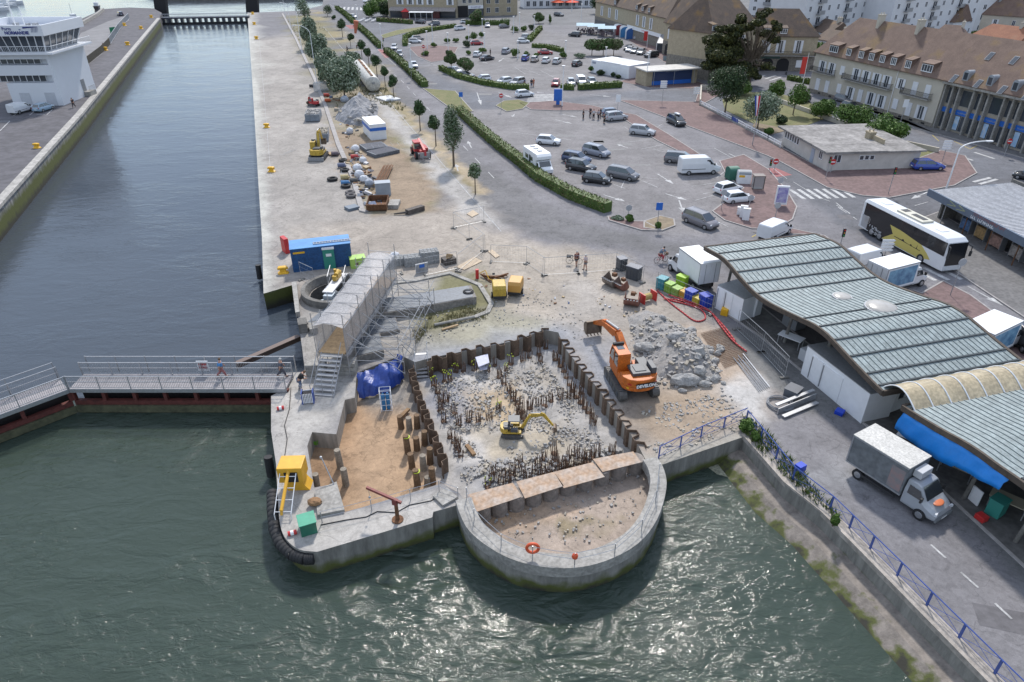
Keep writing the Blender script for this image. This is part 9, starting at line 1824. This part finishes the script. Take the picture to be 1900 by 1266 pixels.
# ---- block stack, planks near the lane mouth
for k,(x,y,h_,l_) in enumerate(((735,497,.75,'low stack of speckled concrete blocks with straps'),(770,497,.95,'middle stack of concrete blocks behind the fence'),(800,492,1.25,'tallest stack of pierced concrete blocks'))): 
    r_,L_=boxthing('block_stack',(x-18,y),(x+16,y-4),1.2,h_,mat('pierced_block',(.33,.34,.345),.85,ns=4,na=.5,n2=11),l_,'blocks',grp='stacks of concrete blocks',bevel=0); 
    mb=MB(); n=5
    for i in range(n):
        for j in range(3): mb.box(L_*(i+.5)/n,.2+j*.4,h_+.03,L_/n*.8,.3,.06)
    mb.build('top_course',mat('pierced_block'),r_)
r_,L_=boxthing('timber_crate',(826,494),(848,489),1.1,.6,mat('crate_dark',(.07,.06,.055),.8),'dark open crate of timber offcuts beside the block stacks','crate'); mb=MB(); mb.box(.7,.4,.8,.9,.2,.5,rz=.5,ry=.4); mb.build('offcut',WOOD,r_)
for q,l_ in(([(846,497),(880,478),(895,486),(862,502)],'large pale plywood sheet on the ground at the site entrance'),([(906,468),(913,464),(927,476),(920,480)],'narrow pallet board beside the fence foot'),([(866,398),(878,391),(888,398),(876,404)],'small pallet on the lane near the last sapling')): mb=MB(); mb.prism(GL(q),.02,.09); solo('board',mb,mat('plywood',(.48,.38,.27),.8,ns=2,na=.2),l_,'board','boards on the ground')
r_,L_=boxthing('road_barrier',(772,508),(795,503),.1,1.0,mat('barrier_white',(.55,.55,.56),.5),'white slatted barrier with a blue plate in front of the blocks','barrier',ribs=9,ribm=STEEL); mb=MB(); mb.bx(.4,.95,-.06,-.04,.55,.9); mb.build('plate',BLS,r_)
A,B=G(806,603,.2),G(880,588,.2); mb=MB(); mb.cyl(A,B,.13,n=10); solo('pipe',mb,CONC,'pale concrete pipe lying on the dry grass','pipe'); mb=MB(); A,B=G(820,612,.1),G(850,603,.1); mb.box(*((A+B)/2),(B-A).length,.2,.12,rz=head(A,B)); solo('plank',mb,WOOD,'short wooden plank below the pale pipe','plank')
p=G(869,541,.85); m2=MB(); [m2.add(ring((p.x,p.y,.85+.03*k),.5-.06*k,.03,18,'z').v,ring((p.x,p.y,.85+.03*k),.5-.06*k,.03,18,'z').f) for k in range(3)]; solo('cable_coil',m2,BLACK,'small black cable coil on the end of the long grey cover','cable coil')
mb=MB(); mb.ribbon(GL([(727,527),(770,522),(835,508),(890,530),(912,565),(905,580),(880,590)]),.45,0,.14); struct('kerb',mb,CONC)
# ---- quay yard strip
mb=MB(); mb.ribbon(GL([(524,26),(548,70),(585,150),(605,200),(628,270),(655,330),(672,392),(681,394)]),.7,0,.18); struct('kerb',mb,KERB)
def skip(A,B,D_,h_,m_,label,load):
    A,B=G(*A),G(*B); r_=root('skip',A,head(A,B),label,'skip','rubble skips'); L_=(B-A).length; mb=MB(); t=.06
    for (x0,x1,y0,y1) in((0,L_,0,t),(0,L_,D_-t,D_),(0,t,t,D_-t),(L_-t,L_,t,D_-t)): mb.bx(x0,x1,y0,y1,.15,h_)
    mb.bx(0,L_,0,D_,.1,.16)
    for i in range(6): x=L_*(i+.5)/6; mb.bx(x-.05,x+.05,-.08,0,.15,h_)
    mb.bx(-.05,L_+.05,-.1,0,h_-.1,h_); mb.build('body',m_,r_)
    if load:
        mb=MB(); 
        for k in range(90): mb.box(random.uniform(.2,L_-.2),random.uniform(.2,D_-.2),h_*.85+random.uniform(-.1,.25),random.uniform(.2,.6),random.uniform(.15,.4),random.uniform(.1,.3),rz=random.uniform(0,3),ry=random.uniform(-.4,.4))
        mb.bx(t,L_-t,t,D_-t,.2,h_*.8); q=mb.build('load',RUB[load-1],r_); q['label']='broken concrete load'
SKG=mat('skip_grey',(.22,.25,.29),.6,ns=1.5,na=.3)
skip((567,227),(594,226),4.6,1.3,SKG,'grey skip heaped with broken concrete on the quay',1); skip((590,264),(610,263),4.4,1.3,SKG,'second grey skip with tan rubble beside the yellow excavator',2); skip((680,393),(718,392),3.6,.9,RUST,'rusty orange open skip at the end of the yard strip',0)
A,B=G(694,172),G(668,137); c=(A+B)/2; r_=root('storage_tank',A,head(A,B),'big white horizontal storage tank lying on the lane','tank'); L_=(B-A).length*1.0; TKW=mat('tank_white',(.62,.60,.55),.5,ns=.8,na=.15,n2=3)
mb=MB(); secs=[]
for x,r in((-.35,.3),(-.25,1.0),(0,1.5),(.2,1.6),(L_-.2,1.6),(L_,1.5),(L_+.25,1.0),(L_+.35,.3)): secs.append([(x,r*math.cos(2*PI*i/24),1.75+r*math.sin(2*PI*i/24)) for i in range(24)])
mb.loft(secs); mb.build('shell',TKW,r_,smooth=True,fixn=True); mb=MB(); mb.bx(.5,L_-.5,-.25,.25,3.33,3.42); 
for k in range(6): mb.bx(1+k*(L_-2)/5-.2,1+k*(L_-2)/5+.2,-.3,.3,3.4,3.5)
mb.build('top_rail',RUST,r_); mb=MB(); mb.bx(-.42,-.36,-.35,.35,1.8,2.2); mb.build('plate',STEEL,r_)
for x in(1.2,L_-1.2): mb=MB(); mb.bx(x-.3,x+.3,-1.3,1.3,0,.6); mb.build('cradle',CONCD,r_)
r_,L_=boxthing('site_cabin',(689,261),(718,258),6.0,2.5,WHITE,'white site cabin with a blue band between the rubble and the lane','cabin',lid=.1,ribs=5); r_.rotation_euler.z=head(G(689,261),G(718,258)); mb=MB(); mb.bx(-.02,L_+.02,-.06,-.038,1.5,2.0); mb.bx(-.06,-.003,0,6.0,1.5,2.0); mb.build('blue_band',BLS,r_)
PG=mat('formwork_grey',(.14,.16,.19),.6,ns=1,na=.25,n2=4)
for a,b,D_,l_ in(((680,284),(722,278),3.4,'flat stack of grey formwork panels left of the telehandler'),((697,294),(742,284),2.6,'second flat stack of grey formwork panels with brown rails')): 
    r_,L_=boxthing('panel_stack',a,b,D_,.55,PG,l_,'panels',grp='grey formwork stacks'); mb=MB()
    for k in range(7): mb.bx(.2,L_-.2,.2+k*(D_-.4)/6-.04,.2+k*(D_-.4)/6+.04,.55,.62)
    mb.build('rail',mat('formwork_rail',(.25,.24,.26),.6),r_)
r_,L_=boxthing('sheet_pallet',(676,195),(690,194),2.2,.4,WHITE,'white sheeted pallet in front of the storage tank','pallet'); r_,L_=boxthing('sheet_pallet',(696,183),(716,190),3.5,.3,mat('foil_white',(.55,.56,.58),.5,ns=2,na=.2),'pale foil covered stack beside the tank end','pallet')
r_,L_=boxthing('metal_locker',(698,365),(726,363),1.3,1.7,mat('locker_grey',(.30,.34,.38),.5,ns=1,na=.15),'tall blue grey steel locker above the rusty skip','locker',ribs=3,lid=.05)
A,B=G(696,338,.35),G(712,308,.35)
for k in range(7): mb=MB(); o=Vector((.22*k,.05*k,.1*(k%2))); mb.cyl(A+o,B+o,.08,n=7); solo('rusty_tube',mb,RUST,'rusty tube number %s in the bundle above the locker'%('one','two','three','four','five','six','seven')[k],'tube','bundle of rusty tubes')
WB=mat('white_bag',(.58,.59,.62),.8,ns=2,na=.15,bs=4,ba=.8)
for x,y,s_,l_ in((660,282,1.0,'bulging white bag topmost by the yellow board'),(674,302,.8,'white bag beside the red and blue tools'),(664,318,1.0,'upper of the white big bags in the row'),(667,330,1.0,'middle white big bag in the row'),(676,338,.9,'lower white big bag touching the grey blocks'),(650,248,.9,'grey white bag alone on the grass below the cabin'),(733,482,.8,'crumpled white bag beside the scaffold end'),(640,190,1.2,'grey covered bundle at the foot of the nearest willow'),(686,345,.9,'grey wrapped pallet below the bags')):
    p=G(x,y); random.seed(int(x)); mb=MB(); mb.ball((p.x,p.y,.5*s_),.72*s_,10,7,(1,.9,.85),jit=.1); solo('big_bag',mb,WB if 'white' in l_ else mat('wrapped_grey',(.33,.36,.41),.7,ns=2,na=.2),l_,'bag','bags and bundles in the yard')
for x,y,l_,k in((617,335,'large black tyre lying alone on the quay',1.15),(650,360,'grey tyre nearest the rusty skip',1.0),(652,366,'tyre under the grey one nearest the rusty skip',1.0),(640,318,'dark tyre under the blue drum',1.0),(637,300,'black tyre at the top of the pile by the bags',1.0),(642,348,'tyre below the blue drum',1.0)):
    p=G(x,y); mb=ring((p.x,p.y,.22),.5*k,.2,22,'z'); solo('tyre',mb,BLACK if 'grey' not in l_ else mat('dusty_rubber',(.12,.11,.11),.9),l_,'tyre','tyres along the yard kerb',smooth=True)
for x,y,c_,l_ in((641,345,(.05,.17,.35),'blue drum lying on the tyres'),(640,334,(.45,.36,.18),'cream drum lying on the tyres'),(634,312,(.12,.14,.22),'dark bagged bundle above the cream drum'),(622,290,(.15,.12,.14),'heap of hoses and rods by the yard kerb'),(657,340,(.10,.10,.10),'black sack behind the blue drum'),(579,163,(.03,.03,.035),'black tyre strips on the quay by the curved lamp'),(606,180,(.45,.06,.04),'red portable pump beside the dry grass'),(608,190,(.55,.12,.04),'orange cones bundle beside the red pump'),(658,296,(.4,.04,.04),'red winch lying among the bags')):
    p=G(x,y); random.seed(int(y)); mb=MB(); mb.cyl((p.x-.55,p.y,.4),(p.x+.5,p.y+.15,.42),.33,.3,10); mb.ball((p.x+.2,p.y+.3,.3),.4,8,5,(1.2,.8,.7),jit=.2); solo('drum_bundle',mb,mat('bundle_%d'%int(x*y),c_,.7,ns=3,na=.35),l_,'bundle','loose gear in the yard')
r_,L_=boxthing('pallet',(612,290),(626,288),1.6,.25,WOOD,'light wooden pallet beside the yellow excavator','pallet'); boxthing('grey_box',(648,393),(668,388),1.3,.35,mat('blue_grey_box',(.13,.16,.2),.6),'flat blue grey box left of the rusty skip','box'); r_,L_=boxthing('gazebo_frame',(596,172),(610,168),2.0,1.9,mat('gazebo_sheet',(.5,.52,.54),.6,alpha=.5),'small pale sheeted frame beside the nearest curved lamp','tent')
A,B=G(755,394,.3),G(785,385,.3); mb=MB(); mb.box(*((A+B)/2),(B-A).length,.7,.6,rz=head(A,B)); mb.cyl(A+Vector((-1.6,-.2,-.15)),A,.08,.16,6); solo('old_engine_part',mb,mat('dark_scrap',(.10,.085,.075),.8,ns=3,na=.5),'dark brown scrap machine part lying on the dusty ground','scrap')
mb=MB(); mb.bx(G(728,370).x,G(728,370).x+1.3,G(728,388).y,G(728,388).y+2.2,0,.5); solo('slab_stack',mb,CONC,'stack of pale slabs right of the rusty skip','slabs')
# ---- left quay fence and gate
P=GL([(141,139),(165,118),(190,98),(205,82)],LQ); r_=root('picket_fence',P[0],0,'brown picket fence along the left quay road','fence'); mb=MB()
for a,b in zip(P[:-1],P[1:]):
    n=int((b-a).length/.35)
    for i in range(n): p=a.lerp(b,i/n); mb.box(p.x,p.y,LQ+.85,.12,.12,1.7)
mb.build('pickets',mat('picket_brown',(.13,.115,.09),.9,ns=2,na=.3),r_,world=True); mb=MB(); mb.ribbon(P,.06,LQ+.4,LQ+.5); mb.ribbon(P,.06,LQ+1.3,LQ+1.4); mb.build('rail',mat('picket_brown'),r_,world=True)
P=GL([(205,82),(222,55),(240,35)],LQ); mb=MB(); rail(mb,[(p.x,p.y,LQ) for p in P],1.9,.5,.04); solo('mesh_fence',mb,GALV,'grey mesh fence continuing the picket fence to the lock','fence')
A=G(211,63,LQ); mb=MB(); mb.box(A.x,A.y,LQ+1.0,2.0,.1,2.0,rz=R(60)); solo('green_gate',mb,paint('gate_green',(.02,.2,.1)),'green gate panel in the left quay fence','gate')
P=GL([(120,46),(150,48),(180,30),(192,20)],LQ); mb=MB(); mb.ribbon(P,.8,LQ-.5,LQ+1.0); solo('harbour_wall',mb,CONC,'low sloping harbour wall behind the left quay road','wall')
LNW=LN=MB()
def plz(x1,y1,x2,y2,w=.15,z=LQ+.01):
    a,b=G(x1,y1,LQ),G(x2,y2,LQ); d=(b-a).normalized(); n=Vector((-d.y,d.x,0))*w/2; LN.quad((a.x+n.x,a.y+n.y,z),(a.x-n.x,a.y-n.y,z),(b.x-n.x,b.y-n.y,z),(b.x+n.x,b.y+n.y,z))
for q in((87,213,100,201),(68,213,83,213),(55,214,65,206),(25,215,30,212),(0,225,18,225),(18,225,0,243)): plz(*q)
struct('quay_markings',LN,mat('road_paint'))
# ---- far boats and terrace tents
for i,(x,y,L_,l_) in enumerate(((12,12,9,'white fishing boat moored in the far basin left of the tower roof'),(28,8,8,'white motor boat moored behind the tower roof'),(5,20,8,'small white boat at the picture edge beyond the tower'),(181,17,7,'dark hulled boat moored by the far harbour wall'),(138,41,6,'small brown work platform against the far quay'))):
    p=G(x,y,WZ); r_=root('moored_boat',p,R(20+30*i),l_,'boat','boats in the far basin'); mb=MB(); secs=[]
    for t,w_,zb in((-.5,.8,.1),(-.3,1,0),(.2,1,0),(.4,.6,.1),(.5,.05,.5)): secs.append([(t*L_,-w_*1.4,1.5),(t*L_,-w_*.9,zb-.4),(t*L_,w_*.9,zb-.4),(t*L_,w_*1.4,1.5)])
    mb.loft(secs); mb.build('hull',WHITE if 'white' in l_ else paint('hull_dark',(.05,.03,.03)),r_,fixn=True); mb=MB(); mb.bx(-L_*.25,L_*.1,-.9,.9,1.5,3.0); mb.build('cabin',WHITE,r_); mb=MB(); mb.cyl((0,0,3),(0,0,7),.07,n=5); mb.build('mast',LG,r_)
for x,y,c_,l_ in((1150,66,(.25,.03,.04),'barrel roofed terrace pod with a dark red end'),(1161,70,(.03,.16,.35),'barrel roofed terrace pod with a pale blue end'),(1172,73,(.02,.10,.30),'barrel roofed terrace pod with a blue end'),(1188,72,(.2,.2,.2),'largest barrel roofed terrace pod with a glass end')):
    p=G(x,y); r_=root('terrace_pod',p,R(-5),l_,'terrace pod','barrel roofed terrace pods'); W_=2.0 if 'largest' not in l_ else 3; sec=[(-W_,0),(-W_,2.2)]+[(-W_*math.cos(PI*i/8),2.2+1.2*math.sin(PI*i/8)) for i in range(1,8)]+[(W_,2.2),(W_,0)]; mb=MB(); mb.prof(sec,0,7); mb.build('roof',WHITE,r_,fixn=True); mb=MB(); mb.prof([(a*.92,b*.96) for a,b in sec],-.06,-.01); mb.build('end_panel',paint('pod_%d'%x,c_),r_,fixn=True)
p=G(1217,98); q=root('glazed_terrace',p,R(-18),'grey glazed restaurant terrace with white frames and sloping roof','terrace'); mb=MB(); mb.add([(0,0,2.6),(14,0,2.6),(14,8,4.0),(0,8,4.0),(0,0,2.45),(14,0,2.45),(14,8,3.85),(0,8,3.85)],[(0,1,2,3),(7,6,5,4),(0,4,5,1),(1,5,6,2),(2,6,7,3),(3,7,4,0)]); mb.build('roof',mat('terrace_roof',(.22,.23,.26),.4),q)
mb=MB(); mb.bx(.1,13.9,.1,7.9,.1,2.4); mb.build('glazing',GLASSB,q)
for x in np.linspace(0,14,8): mb=MB(); mb.bx(x-.08,x+.08,-.05,.08,0,2.6); mb.cyl((x,0,2.66),(x,8,4.06),.07,n=4); mb.build('frame',WHITE,q)
for i,(x,y,l_) in enumerate(((1085,62,'pale blue market tent above the parked black pickup'),(1105,64,'white and blue market tent over the rack of goods'),(1125,68,'right hand pale blue market tent'))):
    p=G(x,y); q=root('market_tent',p,R(-5),l_,'tent','market tents on the square'); mb=MB(); mb.add([(-3,-2.5,2.6),(3,-2.5,2.6),(3,2.5,2.6),(-3,2.5,2.6),(-3,0,3.3),(3,0,3.3)],[(0,1,5,4),(2,3,4,5),(1,2,5),(3,0,4)]); mb.build('canopy',mat('tent_blue',(.3,.45,.55),.7,ns=1,na=.15),q)
    for sx in(-2.9,2.9):
        for sy in(-2.4,2.4): mb=MB(); mb.cyl((sx,sy,0),(sx,sy,2.6),.05,n=5); mb.build('leg',LG,q)
    mb=MB(); 
    for k in range(40): mb.box(random.uniform(-2.6,2.6),random.uniform(-2.2,2),random.uniform(.4,1.5),.4,.3,.5)
    mb.build('goods',mat('tent_goods',(.3,.22,.22),.8,ns=1.5,col2=(.05,.06,.09)),q)
p=G(1270,112); q=root('terrace_enclosure',p,R(5),'glass screened dining terrace between the glazed restaurant and the kiosk','terrace'); mb=MB(); secs=[(6*math.cos(t),2.2*math.sin(t)) for t in np.linspace(PI,2*PI,14)]; mb.ribbon(secs,.08,0,1.2); mb.build('screen',mat('screen_glass',(.15,.2,.22),.15),q); 
for k in range(9): mb=MB(); x=-4.5+k*1.1; mb.cyl((x,-.6+.8*(k%2),0),(x,-.6+.8*(k%2),.75),.05,n=6); mb.cyl((x,-.6+.8*(k%2),.72),(x,-.6+.8*(k%2),.78),.42,n=10); mb.build('dining_table',WHITE if k%2 else DG,q)
for i,(x,y) in enumerate(((1383,148),(1393,150),(1458,139))):
    p=G(x,y); r_=root('scooter',p,R(40*i),['dark parked scooter left at the junction','dark parked scooter right at the junction','scooter parked against the stone restaurant'][i],'scooter','parked scooters'); mb=MB(); mb.ball((-.2,0,.6),.4,8,5,(1.3,.5,.7)); mb.cyl((.5,0,.4),(.3,0,1.05),.06,n=6); mb.build('body',DG,r_); wheels(r_,(-.6,.6),.06,.25,.12)
for i in range(9): 
    x=722-i*3.5; p=G(700-i*4,38+ (i%3)*2); r_=root('terrace_chair_set',p,R(i*31),'white terrace table set %s at the far reed hedge'%['one','two','three','four','five','six','seven','eight','nine'][i],'table','terrace tables at the far restaurant'); mb=MB(); mb.cyl((0,0,0),(0,0,.75),.1,n=6); mb.cyl((0,0,.75),(0,0,.8),.7,n=10); mb.build('top',WHITE,r_)
